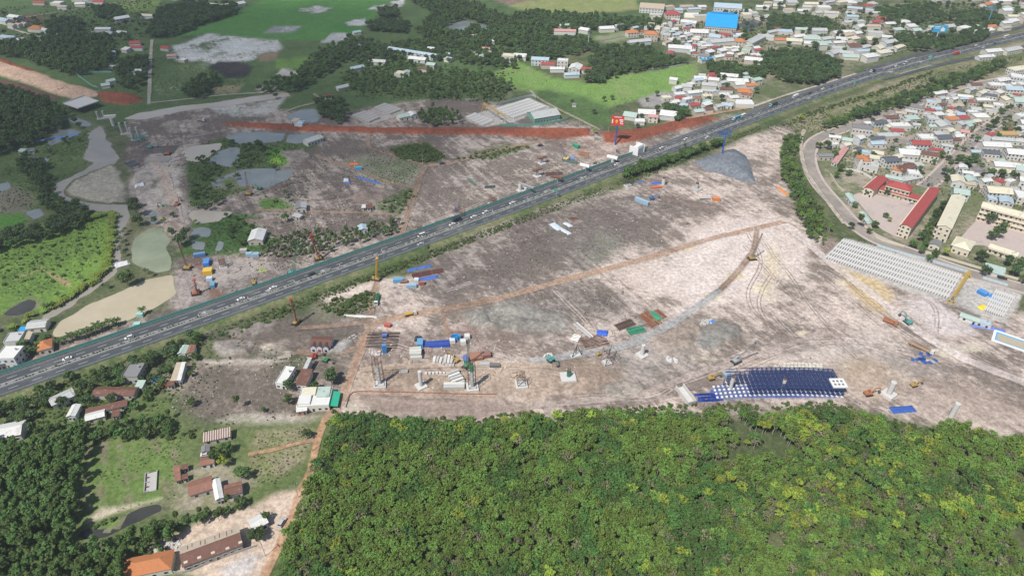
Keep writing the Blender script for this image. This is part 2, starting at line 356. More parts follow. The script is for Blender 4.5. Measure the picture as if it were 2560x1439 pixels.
zone([(2090,660),(2180,690),(2240,730),(2230,790),(2180,770),(2120,720)], ((.50,.385,.225),(.44,.345,.21)), .45, 4, .05)
zone([(2245,735),(2330,745),(2440,830),(2330,830),(2270,790)], ((.50,.445,.425),(.42,.375,.36)), .45, 4, .1)
zone([(1420,880),(1640,860),(1800,870),(1850,920),(1700,960),(1520,990),(1400,970)], ((.37,.32,.29),(.21,.185,.165)), .52, 18, .3)
zone([(1630,840),(1760,790),(1850,800),(1860,840),(1720,880),(1660,880)], ((.34,.30,.26),(.24,.205,.175)), .52, 10, .2)
zone([(2030,840),(2180,830),(2300,900),(2360,960),(2100,930),(1960,890)], ((.46,.40,.36),(.29,.25,.22)), .50, 16, .4)
zone([(2080,900),(2180,890),(2280,960),(2200,1000),(2100,960)], ((.40,.32,.255),(.33,.265,.21)), .45, 8, .1)
zone([(2270,960),(2400,950),(2560,1010),(2560,1060),(2300,1020)], ((.38,.31,.265),(.27,.215,.18)), .48, 10, .3)
zone([(900,900),(1100,910),(1500,900),(1560,960),(1300,1010),(1000,1010),(880,990)], ((.39,.305,.24),(.24,.185,.145)), .5, 8, .3)
zone([(900,985),(1000,990),(1250,1000),(1290,1020),(1150,1050),(960,1040)], ((.24,.185,.16),(.30,.24,.20)), .5, 6, .3)
zone([(900,840),(1180,800),(1340,850),(1330,910),(900,905)], ((.36,.30,.265),(.19,.15,.128)), .52, 8, .3)
zone([(2030,620),(2080,600),(2090,620),(2060,650),(2025,640)], ((.20,.155,.13),(.28,.22,.19)), .5, 4)
zone([(1640,490),(1720,500),(1800,515),(1800,525),(1720,515),(1650,505)], ((.14,.11,.10),(.18,.14,.125)), .5, 2)
zone([(1415,545),(1435,540),(1452,550),(1430,558)], ((.09,.045,.04),(.12,.06,.05)), .5, 2)
zone([(1110,828),(1180,822),(1195,832),(1130,840)], ((.16,.065,.045),(.20,.09,.06)), .5, 3)
zone([(780,760),(860,730),(940,730),(930,770),(860,795),(790,790)], ((.10,.13,.055),(.16,.145,.11)), .5, 5)
zone([(800,745),(940,700),(1000,690),(1000,705),(900,735),(820,760)], SOIL, .4, 4, .3)
zone([(520,830),(720,780),(780,800),(900,820),(880,890),(700,900),(560,900)], ((.26,.222,.195),(.125,.105,.09)), .55, 8, .3)
zone([(360,960),(480,900),(880,890),(840,1000),(740,1060),(560,1070),(400,1060),(340,1010)], ((.30,.25,.212),(.135,.115,.095)), .56, 8, .3)
zone([(500,900),(650,895),(760,900),(760,907),(640,908),(520,912)], ((.40,.35,.315),(.3,.26,.23)), .4, 2)
zone([(545,1050),(640,1035),(820,1048),(810,1062),(640,1058)], ((.46,.405,.365),(.36,.315,.28)), .4, 3)
zone([(560,870),(590,865),(600,880),(570,890)], ((.30,.28,.22),(.26,.24,.19)), .4, 2); zone([(640,860),(710,855),(720,885),(650,890)], ((.42,.38,.32),(.26,.23,.2)), .5, 4)
# south-west village
zone([(-60,1000),(330,900),(520,1060),(830,1055),(800,1150),(760,1240),(700,1460),(-60,1460)], ((.12,.15,.06),(.075,.115,.035)), .48, 8)
zone([(205,1130),(230,1095),(460,1085),(450,1180),(420,1260),(330,1270),(215,1300)], ((.115,.175,.05),(.19,.17,.11)), .49, 4, .8)
zone([(210,1310),(250,1270),(300,1265),(405,1243),(400,1248),(300,1278),(240,1300)], ((.42,.37,.28),(.33,.28,.2)), .4, 1.5)
zone([(640,1080),(760,1065),(785,1085),(760,1150),(640,1200),(630,1130)], ((.15,.175,.065),(.25,.215,.15)), .52, 4)
zone([(445,1180),(560,1160),(640,1200),(620,1250),(520,1270),(430,1270)], ((.28,.25,.19),(.17,.18,.09)), .5, 4)
zone([(380,1370),(520,1300),(640,1260),(700,1235),(760,1230),(700,1350),(650,1439),(560,1460),(400,1400)], ((.50,.40,.32),(.38,.285,.215)), .42, 3, .2)
zone([(390,1360),(430,1345),(445,1360),(400,1385)], ((.5,.47,.45),(.36,.32,.3)), .45, 2); zone([(560,1420),(620,1385),(645,1390),(620,1430),(570,1440)], ((.50,.46,.44),(.35,.31,.28)), .45, 2)
WATERS = [
 ('river', 'water_river', 'broad muddy river bend left of the viaduct works', [(222,335),(235,322),(256,314),(262,338),(275,358),(298,395),(288,408),(252,425),(222,436),(190,450),(170,462),(160,470),(165,490),(200,503),(250,512),(318,512),(324,550),(312,577),(302,610),(302,652),(288,685),(252,712),(205,742),(145,788),(105,800),(104,788),(150,762),(215,722),(268,680),(276,635),(286,570),(272,534),(207,521),(160,502),(140,492),(124,472),(160,450),(212,427),(236,406),(205,398),(222,360)], 1.2),
 ('creek', 'water_sand', 'silted creek running between the paddy path and the works', [(308,298),(340,284),(455,265),(540,256),(640,240),(716,232),(725,240),(640,254),(540,268),(455,278),(360,299)], .8),
 ('pond', 'water_green', 'grey green pond with a stone edge beside the river', [(345,588),(375,570),(424,572),(426,605),(412,620),(430,645),(426,675),(392,682),(355,667),(330,656),(328,622),(335,602)], .5),
 ('pond', 'water_tan', 'large tan clay pond fringed with coconut palms', [(132,836),(150,804),(220,762),(285,736),(340,712),(372,697),(430,688),(440,735),(392,768),(322,800),(250,815),(195,829),(140,845)], .8),
 ('pond', 'water_sand', 'sand coloured pond north of the mud haul road', [(452,382),(475,366),(556,357),(550,372),(500,405),(470,403)], .6),
 ('pond', 'water_grey', 'grey pond split from the sand coloured one by a grassy dyke', [(518,405),(545,379),(585,366),(600,372),(597,410),(573,418)], .5),
 ('pond', 'water_grey', 'long grey pond under the red earth embankment', [(560,342),(600,331),(660,330),(715,334),(705,352),(660,358),(600,362)], .6),
 ('pond', 'water_grey', 'shallow grey pond beside the tin roofed long house', [(722,336),(800,336),(770,352),(745,360),(712,357)], .6),
 ('pond', 'water_grey', 'grey pond with floating weed beside the red crawler crane', [(528,458),(560,440),(600,425),(650,420),(738,424),(722,447),(665,472),(600,473),(540,467)], .6),
 ('pond', 'water_sand', 'narrow muddy pond south of the excavated mound', [(470,538),(482,526),(586,530),(546,553),(486,560)], .5),
 ('pond', 'water_grey', 'small grey pond beside the bulldozed clay fan', [(470,578),(500,567),(530,573),(524,593),(482,590)], .4),
 ('pond', 'water_grey', 'square fish pond with grass banks', [(478,602),(514,605),(510,626),(480,622)], .3),
 ('pond', 'water_grey', 'narrow fish pond next to the square one', [(546,601),(562,605),(555,626),(536,629)], .3),
 ('pond', 'water_grey', 'blue grey pond behind the red earth embankment by the blue house', [(712,292),(750,275),(786,272),(806,293),(790,306),(730,306)], .6),
 ('pond', 'water_grey', 'fish pond among the far woods with pale banks', [(1115,66),(1160,51),(1236,70),(1218,82),(1182,74),(1150,90),(1112,82)], .8),
 ('pond', 'water_dark', 'dark narrow pond beside the acacia plantation', [(198,1325),(250,1318),(300,1293),(345,1268),(402,1254),(410,1275),(370,1290),(310,1322),(250,1345),(195,1345)], .6),
 ('pond', 'water_dark', 'dark pond below the banana fringed field', [(5,787),(40,762),(75,745),(93,756),(80,776),(42,790)], .5),
 ('pond', 'water_grey', 'marsh pond left of the river with dark trees', [(62,402),(82,392),(126,398),(112,410),(80,408)], .6),
 ('pond', 'water_grey', 'dark reed lined pond left of the river band of trees', [(62,531),(100,520),(113,538),(85,549)], .4),
 ('pond', 'water_grey', 'flooded pond below the pontoon with blue netting', [(116,352),(145,325),(180,322),(206,331),(160,351),(125,366)], .6),
 ('pond', 'water_grey', 'flooded plot beside the unfinished bridge deck', [(168,301),(185,291),(233,311),(215,319)], .5),
 ('pond', 'water_dark', 'dark pond beside the bright blue factory', [(1845,62),(1895,45),(1910,60),(1870,78)], .8),
 ('puddle', 'water_sand', 'heart shaped clay puddle on the viaduct works', [(396,470),(405,466),(414,470),(424,466),(428,474),(412,483),(402,480)], .3),
 ('puddle', 'water_sand', 'long clay puddle beside the timber mats', [(384,412),(400,404),(414,405),(405,412),(392,416)], .3),
 ('puddle', 'water_sand', 'shallow clay puddle on the pale mud', [(368,462),(384,450),(388,470),(374,472)], .3),
 ('puddle', 'water_sand', 'clay puddle strip above the heart shaped one', [(392,447),(420,439),(422,444),(396,452)], .3),
 ('pond', 'water_grey', 'shallow pool below the twin column piers', [(372,540),(388,524),(398,535),(392,560),(376,560)], .4),
 ('pond', 'water_grey', 'flooded corner at the left edge by the marsh', [(-40,470),(20,455),(28,470),(-30,490)], .5),
]
for nm, mt, lb, px, amp in WATERS: zone(px, ((.20,.175,.13),(.085,.105,.05)), .5, 3.2, .1)
# puddles and pale spills on the works (wet clay, own colour)
for (x, y, w_, h_, c) in [(1900,720,26,9,'y'),(2110,705,20,6,'y'),(2130,915,22,8,'t'),(2185,930,40,7,'t'),(2380,880,40,14,'t'),(2430,870,24,8,'t'),(2005,830,18,8,'y'),(1785,740,20,8,'y'),(1840,690,24,7,'y'),(1480,690,26,5,'g'),(1720,620,22,6,'y'),(930,760,10,4,'t'),(655,675,13,9,'a'),(880,655,12,4,'t'),(1290,940,10,5,'t'),(880,1015,12,8,'t'),(1355,760,8,3,'t'),(2330,900,30,5,'t'),(1900,905,16,4,'t'),(1550,985,22,7,'t'),(720,880,15,7,'t'),(670,865,20,9,'t'),(1770,895,30,4,'a'),(420,425,18,5,'t'),(440,480,14,8,'t'),(400,480,12,10,'t')]:
    n = 11; ph = R.random()*6
    P = [(x+w_*math.cos(2*math.pi*k/n)*(1+.3*math.sin(3*k+ph)), y+h_*math.sin(2*math.pi*k/n)*(1+.3*math.cos(2*k+ph))) for k in range(n)]
    zone(P, {'y': ((.56,.49,.35),(.48,.41,.28)), 't': ((.46,.41,.33),(.40,.35,.28)), 'g': ((.36,.35,.30),(.42,.38,.3)), 'a': ((.26,.29,.10),(.32,.31,.16))}[c], .42, 1.6, .1)

WET = []
def attrs(P):
    P = np.asarray(P, float); n = len(P)
    A = np.tile(BASE[0], (n, 1)); B = np.tile(BASE[1], (n, 1)); bi = np.full(n, BASE[2]); sk = np.full(n, BASE[3])
    nz = fbm(P, 26, 5, 5)-.5
    for poly, ca, cb, b_, soft, st in ZONES:
        lo = poly.min(0)-soft*3; hi = poly.max(0)+soft*3
        k = np.where((P[:,0] > lo[0]) & (P[:,0] < hi[0]) & (P[:,1] > lo[1]) & (P[:,1] < hi[1]))[0]
        if not len(k): continue
        wt = sm(-soft, soft, sdist(P[k], poly)+nz[k]*soft*3.0)
        A[k] += (np.array(ca)-A[k])*wt[:,None]; B[k] += (np.array(cb)-B[k])*wt[:,None]; bi[k] += (b_-bi[k])*wt; sk[k] += (st-sk[k])*wt
    return A, B, bi, sk
def earth_mesh(name, V, F, att, smooth=False):
    m = bpy.data.meshes.new(name); V = np.asarray(V, np.float32); F = np.asarray(F, np.int32)
    m.vertices.add(len(V)); m.vertices.foreach_set('co', V.ravel())
    k = F.shape[1]; m.loops.add(F.size); m.loops.foreach_set('vertex_index', F.ravel())
    m.polygons.add(len(F)); m.polygons.foreach_set('loop_start', np.arange(0, F.size, k, dtype=np.int32)); m.polygons.foreach_set('loop_total', np.full(len(F), k, np.int32))
    m.update(calc_edges=True); m.validate()
    for nm, arr in (('ca', att[0]), ('cb', att[1])):
        a = m.attributes.new(nm, 'FLOAT_COLOR', 'POINT'); a.data.foreach_set('color', np.hstack([arr, np.ones((len(arr),1))]).astype(np.float32).ravel())
    for nm, arr in (('bi', att[2]), ('sk', att[3])):
        a = m.attributes.new(nm, 'FLOAT', 'POINT'); a.data.foreach_set('value', arr.astype(np.float32))
    m.materials.append(M['earth'])
    if smooth: m.polygons.foreach_set('use_smooth', [True]*len(m.polygons))
    return m
def grid_faces(nr, nc, off=0):
    i = (np.arange(nr-1)[:,None]*nc+np.arange(nc-1)[None,:]).ravel()+off
    return np.stack([i, i+1, i+nc+1, i+nc], 1)
def make_ground():
    ys = [110.0]
    while ys[-1] < 1500: ys.append(ys[-1]+max(1.1, ys[-1]*.0048*(1+ys[-1]/700)))
    ys = np.array(ys); nc = 560; s = np.linspace(-1, 1, nc)
    X = s[None,:]*(150+ys[:,None]*.80); Y = np.repeat(ys[:,None], nc, 1)
    P = np.stack([X.ravel(), Y.ravel()], 1); F = grid_faces(len(ys), nc)
    V = np.hstack([P, np.zeros((len(P),1))])
    E_ = 12000.0; far = np.array([(-E_,-4000,-.3),(E_,-4000,-.3),(E_,E_,-.3),(-E_,E_,-.3)])
    n = len(V); V = np.vstack([V, far]); F = np.vstack([F, [[n, n+1, n+2, n+3]]])
    struct(obj('ground', earth_mesh('ground', V, F, attrs(V[:,:2]))))
make_ground()

def rough_outline(P, amp=1.0, step=2.5, seed=0):
    P = np.asarray(P, float); P = np.vstack([P, P[:1]]); out = []
    for a, b in zip(P[:-1], P[1:]):
        n = max(1, int(np.linalg.norm(b-a)/step)); t = np.linspace(0, 1, n, endpoint=False)[:,None]; out.append(a+(b-a)*t)
    Q = np.vstack(out)
    for _ in range(3): Q = .25*np.roll(Q,1,0)+.5*Q+.25*np.roll(Q,-1,0)
    n_, _ = normals(Q)
    return Q+n_*((fbm(Q, 9, seed, 3)-.5)*4*amp)[:,None]
def sheet(name, px, mat, z=.06, amp=1.0, seed=0, kind='structure', label=None, step=2.5):
    Q = rough_outline(GP(px), amp, step, seed); V = np.hstack([Q, np.full((len(Q),1), z)])
    return struct(obj(name, me_new(name, V, [range(len(V))], M[mat])), kind, label)
for i, (nm, mt, lb, px, amp) in enumerate(WATERS):
    sheet(nm, px, mt, .05+.004*(i % 5), amp, i, label=lb, step=1.6)
# mud bar inside the river bend, weed on ponds
def patch(name, px, tone, bias=.5, streak=.15, h=0.0, slope=.5, step=2.0, soft=2.5, z0=.1, bump=0.0, label=None, kind='structure', seed=3):
    poly = GP(px); lo = poly.min(0)-4; hi = poly.max(0)+4
    nx = int((hi[0]-lo[0])/step)+2; ny = int((hi[1]-lo[1])/step)+2
    X, Y = np.meshgrid(np.linspace(lo[0],hi[0],nx), np.linspace(lo[1],hi[1],ny)); P = np.stack([X.ravel(),Y.ravel()],1)
    sd = sdist(P, poly)+(fbm(P, 12, seed, 3)-.5)*soft*2
    A, B, bi, sk = attrs(P); wt = sm(-.5, soft, sd)
    A += (np.array(tone[0])-A)*wt[:,None]; B += (np.array(tone[1])-B)*wt[:,None]; bi += (bias-bi)*wt; sk += (streak-sk)*wt
    Z = z0+np.clip(sd*slope, -.1, h)+(fbm(P, 6.5, seed+4, 3)-.45)*bump*3.2*wt if h > 0 else np.full(len(P), z0)
    if h > 0: Z = np.where(sd < 0, np.minimum(Z, .02+sd*.05), Z)
    F = grid_faces(ny, nx); keep = (sd[F] > -.4).any(1) if h == 0 else (sd[F] > -.5).any(1); F = F[keep]
    u, inv = np.unique(F, return_inverse=True); F = inv.reshape(F.shape)
    V = np.stack([P[u,0], P[u,1], Z[u]], 1)
    return struct(obj(name, earth_mesh(name, V, F, (A[u],B[u],bi[u],sk[u]), True)), kind, label)
patch('mud_bar', [(165,475),(185,450),(232,430),(278,412),(300,430),(312,465),(316,505),(270,510),(215,500),(175,490)], ((.33,.305,.25),(.22,.205,.17)), .45, .2, step=1.6, z0=.12, label='wet mud bar with shallow channels in the river bend')
patch('weed_mat', [(550,455),(575,443),(600,470),(640,466),(600,474),(560,468)], ((.09,.17,.04),(.07,.13,.03)), .5, z0=.12, label='green weed floating on the crane pond')
patch('weed_mat', [(665,402),(690,392),(716,400),(700,412),(672,410)], ((.20,.36,.04),(.13,.26,.03)), .45, z0=.12, label='lime green weed patch in the marsh')
patch('weed_mat', [(258,1315),(290,1295),(300,1300),(275,1322)], ((.13,.22,.05),(.10,.16,.04)), .5, z0=.12, label='green weed at the end of the dark narrow pond')
# red and orange earth embankments
patch('embankment', [(560,306),(700,310),(930,318),(1240,319),(1420,320),(1478,322),(1480,340),(1400,350),(1300,345),(1240,340),(930,336),(700,328),(560,316)], RED, .5, .25, h=2.3, slope=.40, step=2.0, z0=.1, bump=.4, label='long straight red earth embankment for the new road')
patch('embankment', [(1500,332),(1545,326),(1620,318),(1700,300),(1765,290),(1800,297),(1760,312),(1690,330),(1640,342),(1560,362),(1512,360)], RED, .5, .25, h=3.0, slope=.45, step=2.0, z0=.1, bump=.3, label='wedge of red earth fill below the red billboard')
patch('embankment', [(-40,135),(40,165),(100,182),(140,200),(200,215),(270,238),(190,252),(130,235),(60,208),(-40,180)], ((.47,.33,.24),(.38,.25,.18)), .42, .3, h=2.5, slope=.3, step=2.6, z0=.1, bump=.3, label='wide orange sand embankment leading to the unfinished bridge')
patch('embankment', [(-40,128),(60,168),(105,180),(60,182),(-40,150)], RED, .5, .2, h=2.0, slope=.3, step=2.6, z0=.3, label='red earth shoulder behind the orange embankment')
patch('embankment', [(-40,192),(60,212),(130,238),(160,250),(90,245),(-40,212)], ((.17,.085,.065),(.13,.07,.06)), .5, .2, h=2.0, slope=.3, step=2.6, z0=.3, label='dark red slope in front of the orange embankment')
patch('embankment', [(225,232),(290,228),(350,240),(362,254),(320,264),(260,258)], RED, .5, .2, h=2.4, slope=.4, step=2.2, z0=.1, label='red earth mound beside the straight village lane')
# spoil heaps and berms left on the works
for a in [([(1150,785),(1215,768),(1290,758),(1370,770),(1405,792),(1395,818),(1280,830),(1180,815)], ((.30,.285,.255),(.20,.19,.168)), 1.0, 1.9, 'rows of tipped grey spoil mounds south of the orange haul road'),
 ([(1640,490),(1665,492),(1720,502),(1800,514),(1798,524),(1720,514),(1650,502)], ((.15,.118,.10),(.19,.15,.13)), 2.0, .9, 'dark brown spoil berm below the gravel pile'),
 ([(1412,546),(1432,540),(1454,549),(1432,559)], ((.10,.05,.04),(.13,.065,.05)), 1.4, .8, 'dark red spoil heap beside the pale tin sheets'),
 ([(1630,842),(1690,815),(1740,800),(1760,830),(1720,870),(1660,880)], ((.30,.245,.205),(.22,.18,.15)), .9, 1.5, 'brown churned mounds round the muddy pit'),
 ([(1740,830),(1800,800),(1850,815),(1850,845),(1790,880),(1740,875)], ((.27,.265,.245),(.20,.19,.17)), .9, 1.5, 'grey churned mounds right of the muddy pit'),
 ([(895,985),(960,986),(1050,995),(1140,1000),(1160,1006),(1050,1006),(950,1000),(900,998)], ((.17,.13,.11),(.21,.165,.14)), 1.5, .8, 'dark earth berm along the safety mesh'),
 ([(1500,960),(1560,950),(1610,965),(1590,990),(1520,995)], ((.33,.30,.26),(.24,.215,.185)), .8, 1.2, 'grey tan churned mounds near the plantation edge'),
 ([(2100,905),(2180,895),(2230,920),(2200,950),(2120,945)], ((.40,.32,.25),(.33,.26,.2)), .7, .8, 'tan graded bank beside the thick round pier'),
 ([(400,560),(450,545),(480,570),(470,600),(430,598),(405,580)], ((.36,.29,.245),(.27,.215,.18)), 1.6, 1.2, 'bulldozed clay fan at the ponds'),
 ([(390,520),(430,515),(455,530),(440,550),(400,545)], ((.29,.24,.21),(.21,.175,.15)), 1.2, 1.2, 'churned clay mounds by the orange excavator'),
 ([(400,310),(470,300),(520,310),(480,330),(420,335)], ((.30,.26,.225),(.21,.18,.155)), 1.0, 1.2, 'churned sand bank by the creek'),
 ([(330,440),(380,425),(385,470),(345,490)], ((.34,.305,.27),(.24,.21,.185)), .9, 1.3, 'grey mud mounds on the viaduct works'),
 ([(860,490),(940,470),(1000,480),(960,505),(880,515)], ((.24,.19,.165),(.17,.135,.118)), .8, 1.3, 'dark churned ground before the weedy scrub'),
 ([(700,380),(760,372),(780,395),(720,410)], ((.30,.26,.235),(.2,.17,.15)), .8, 1.2, 'churned mounds beside the marsh'),
 ([(600,545),(700,548),(690,566),(610,562)], ((.22,.175,.15),(.16,.13,.11)), .7, 1.1, 'dark churned strip before the young trees'),
 ([(800,862),(860,850),(895,845),(870,880),(820,886)], ((.38,.36,.34),(.26,.24,.225)), .9, 1.6, 'demolition spoil beside the villa'),
 ([(560,830),(650,805),(710,800),(690,830),(600,850)], ((.25,.225,.2),(.175,.15,.135)), .8, 1.6, 'grey spoil mounds below the guard fence'),
 ([(520,855),(580,845),(640,850),(620,890),(550,890)], ((.28,.255,.23),(.2,.175,.155)), .7, 1.4, 'grey spoil mounds behind the mint roofed house')]:
    patch('spoil_heap', a[0], a[1], .5, .1, h=a[2], slope=.35, step=1.3, z0=.25, bump=a[3], soft=3, label=a[4])
# big pile of grey gravel
def gravel_pile():
    poly = GP([(1735,404),(1758,396),(1800,382),(1835,372),(1866,390),(1878,420),(1890,458),(1855,453),(1810,438),(1758,422)])
    lo = poly.min(0)-3; hi = poly.max(0)+3; n = 70
    X, Y = np.meshgrid(np.linspace(lo[0],hi[0],n), np.linspace(lo[1],hi[1],n)); P = np.stack([X.ravel(),Y.ravel()],1); sd = sdist(P, poly)
    a, b = GP([(1800,400),(1870,440)]); e = b-a; t = np.clip(((P-a)@e)/(e@e),0,1); dr = np.linalg.norm(P-a-t[:,None]*e, axis=1)
    Z = np.minimum(7.5*(1-np.exp(-np.maximum(sd,0)*.085)), 8.0-dr*.12)+(fbm(P,9,2,4)-.5)*1.0+(fbm(P,2.5,3,2)-.5)*.3; Z = np.where(sd < 0, sd*.3, np.maximum(Z, .05))
    A = np.tile((.12,.14,.17),(len(P),1)); B = np.tile((.17,.185,.205),(len(P),1)); F = grid_faces(n,n); F = F[(sd[F] > -.6).any(1)]
    o = obj('gravel_pile', earth_mesh('gravel_pile', np.hstack([P,Z[:,None]]), F, (A,B,np.full(len(P),.5),np.full(len(P),.2)), True))
    tag(o, 'big cone shaped pile of blue grey gravel around a blue post', 'gravel pile')
gravel_pile()

# ------------------------------------------------------------------ dirt tracks and village roads
def track(name, px, wid, tone, label, bias=.45, z=.10, wobble=.6, streak=.1, world=False):
    L_ = spline(np.array(px, float) if world else GP(px), 2.5); n_, _ = normals(L_)
    k = np.array([-1,-.72,-.42,-.14,.14,.42,.72,1]); ww = (wid/2*(1+(fbm(L_,14,9,3)-.5)*wobble))[:,None]
    P = (L_[:,None,:]+n_[:,None,:]*(k[None,:]*ww)[:,:,None]); nr = len(L_); P = P.reshape(-1,2)
    A, B, bi, sk = attrs(P); rut = np.array([0,.75,.95,.80,.80,.95,.75,0])
    wt = np.tile(rut, nr)*(.7+.5*fbm(P, 6, 4, 3)); wt = np.clip(wt,0,1)
    A += (np.array(tone[0])-A)*wt[:,None]; B += (np.array(tone[1])-B)*wt[:,None]; bi += (bias-bi)*wt; sk += (streak-sk)*wt
    V = np.hstack([P, np.full((len(P),1), z)])
    return struct(obj(name, earth_mesh(name, V, grid_faces(nr, 8), (A,B,bi,sk))), label=label)
OR2 = ((.325,.208,.14),(.235,.155,.11)); BR = ((.255,.17,.122),(.18,.125,.095)); GRV = ((.30,.305,.31),(.24,.24,.245)); PALE = ((.47,.40,.35),(.37,.31,.27))
for i, a in enumerate([
 ([(1965,553),(1850,580),(1780,596),(1600,650),(1400,703),(1240,747),(1080,778),(985,795),(935,812),(910,850),(897,885),(872,950),(852,1000),(815,1045)], 6.5, OR2, 'long orange haul road crossing the works south of the highway'),
 ([(815,1045),(795,1095),(775,1180),(752,1225),(735,1280),(712,1330),(680,1400),(640,1480)], 5, ORANGE, 'orange lane along the edge of the rubber plantation'),
 ([(1892,572),(1885,620),(1860,660),(1835,690),(1800,725)], 5.5, BR, 'rust brown track below the yellow crawler crane'),
 ([(1800,725),(1740,768),(1660,820),(1570,862),(1470,882),(1400,893),(1320,905)], 6.5, GRV, 'blue grey gravel road past the pile caps'),
 ([(990,600),(1010,565),(1030,500),(1042,470),(1058,425),(1075,413),(1130,407),(1260,372),(1400,345),(1480,335),(1545,330)], 6, BR, 'brown track from the highway fence up to the red billboard'),
 ([(1042,472),(990,460),(930,440),(880,420),(820,402),(790,388)], 4, BR, 'brown track past the blue portable toilets'),
 ([(1062,412),(1010,397),(960,382),(925,368),(920,345),(925,335)], 4.5, BR, 'brown track down from the long red embankment'),
 ([(1115,408),(1090,385),(1060,365),(1030,352)], 4, BR, 'short brown track past the scrub to the junction'),
 ([(995,537),(900,532),(800,530),(700,527),(640,525)], 4, BR, 'brown lane behind the young trees'),
 ([(995,598),(940,622),(860,652),(790,682),(700,715),(640,742),(560,770),(440,810),(260,868),(100,918),(-60,965)], 6, ((.37,.255,.19),(.27,.185,.145)), 'orange service track beside the teal highway barrier'),
 ([(945,690),(935,735),(928,775),(920,815)], 5, BR, 'brown branch track from the yellow drill rig'),
 ([(895,870),(850,880),(790,882),(740,880)], 5, BR, 'dark track to the half demolished house'),
 ([(930,805),(860,812),(780,818),(740,820)], 4.5, BR, 'brown track towards the red drill rig'),
 ([(1105,775),(1112,800),(1118,825),(1130,850)], 4, BR, 'short red track into the equipment yard'),
 ([(1330,1012),(1500,1000),(1600,985),(1700,950),(1800,915),(1900,885),(2060,830)], 5, ((.35,.29,.255),(.25,.21,.185)), 'rutted grey track skirting the plantation edge'),
 ([(900,925),(960,918),(1100,912),(1250,910),(1380,915)], 5, ((.40,.31,.24),(.32,.25,.2)), 'tan track behind the row of pier footings'),
 ([(1960,560),(2010,600),(2080,660),(2180,735),(2300,830),(2420,900),(2600,970)], 9, ((.53,.465,.435),(.42,.365,.335)), 'broad pale haul road below the girder yard'),
 ([(2060,600),(1990,560),(1940,545)], 6, PALE, 'pale sandy approach to the plantation strip'),
 ([(380,100),(376,160),(374,220),(372,262)], 4.5, ((.36,.33,.29),(.30,.27,.24)), 'straight pale village lane between the paddies'),
 ([(372,258),(470,248),(560,238),(640,233),(710,232)], 3.5, ((.34,.33,.28),(.26,.25,.2)), 'narrow dyke path beside the creek'),
 ([(0,62),(60,45),(170,27),(260,12),(340,2)], 4.5, ((.32,.25,.19),(.25,.2,.16)), 'village dirt road at the far fields'),
 ([(20,70),(70,85),(110,93),(190,90),(240,78)], 4.5, PALE, 'village lane past the tin roofed houses at far left'),
 ([(700,285),(745,268),(785,258),(800,250),(785,235)], 4, ((.33,.27,.22),(.26,.21,.17)), 'dirt lane past the blue grey pond'),
 ([(1325,225),(1345,245),(1400,275),(1470,310),(1500,325)], 4, ((.33,.27,.215),(.25,.21,.17)), 'dirt lane behind the gantry girder yard'),
 ([(620,1137),(690,1122),(745,1108),(785,1100)], 3, ORANGE, 'narrow orange farm path'),
 ([(1620,322),(1700,300),(1800,282),(1880,268)], 5, ORANGE, 'orange dirt road along the houses by the highway'),
 ([(1880,268),(1960,240),(2060,210),(2140,185)], 4, PALE, 'pale service lane behind the highway ramp'),
 ([(380,395),(410,440),(430,500),(445,560)], 9, ((.42,.33,.27),(.34,.265,.22)), 'muddy haul road on the viaduct line'),
 ([(372,345),(385,360),(400,395)], 6, ((.26,.22,.195),(.2,.17,.15)), 'dark muddy haul road beside the twin piers'),
 ([(2010,325),(2002,360),(2012,420),(2050,480),(2080,520),(2110,560)], 4, PALE, 'sandy strip beside the curved town road'),
]): track('dirt_track', a[0], a[1], a[2], a[3], z=.24+.006*i)

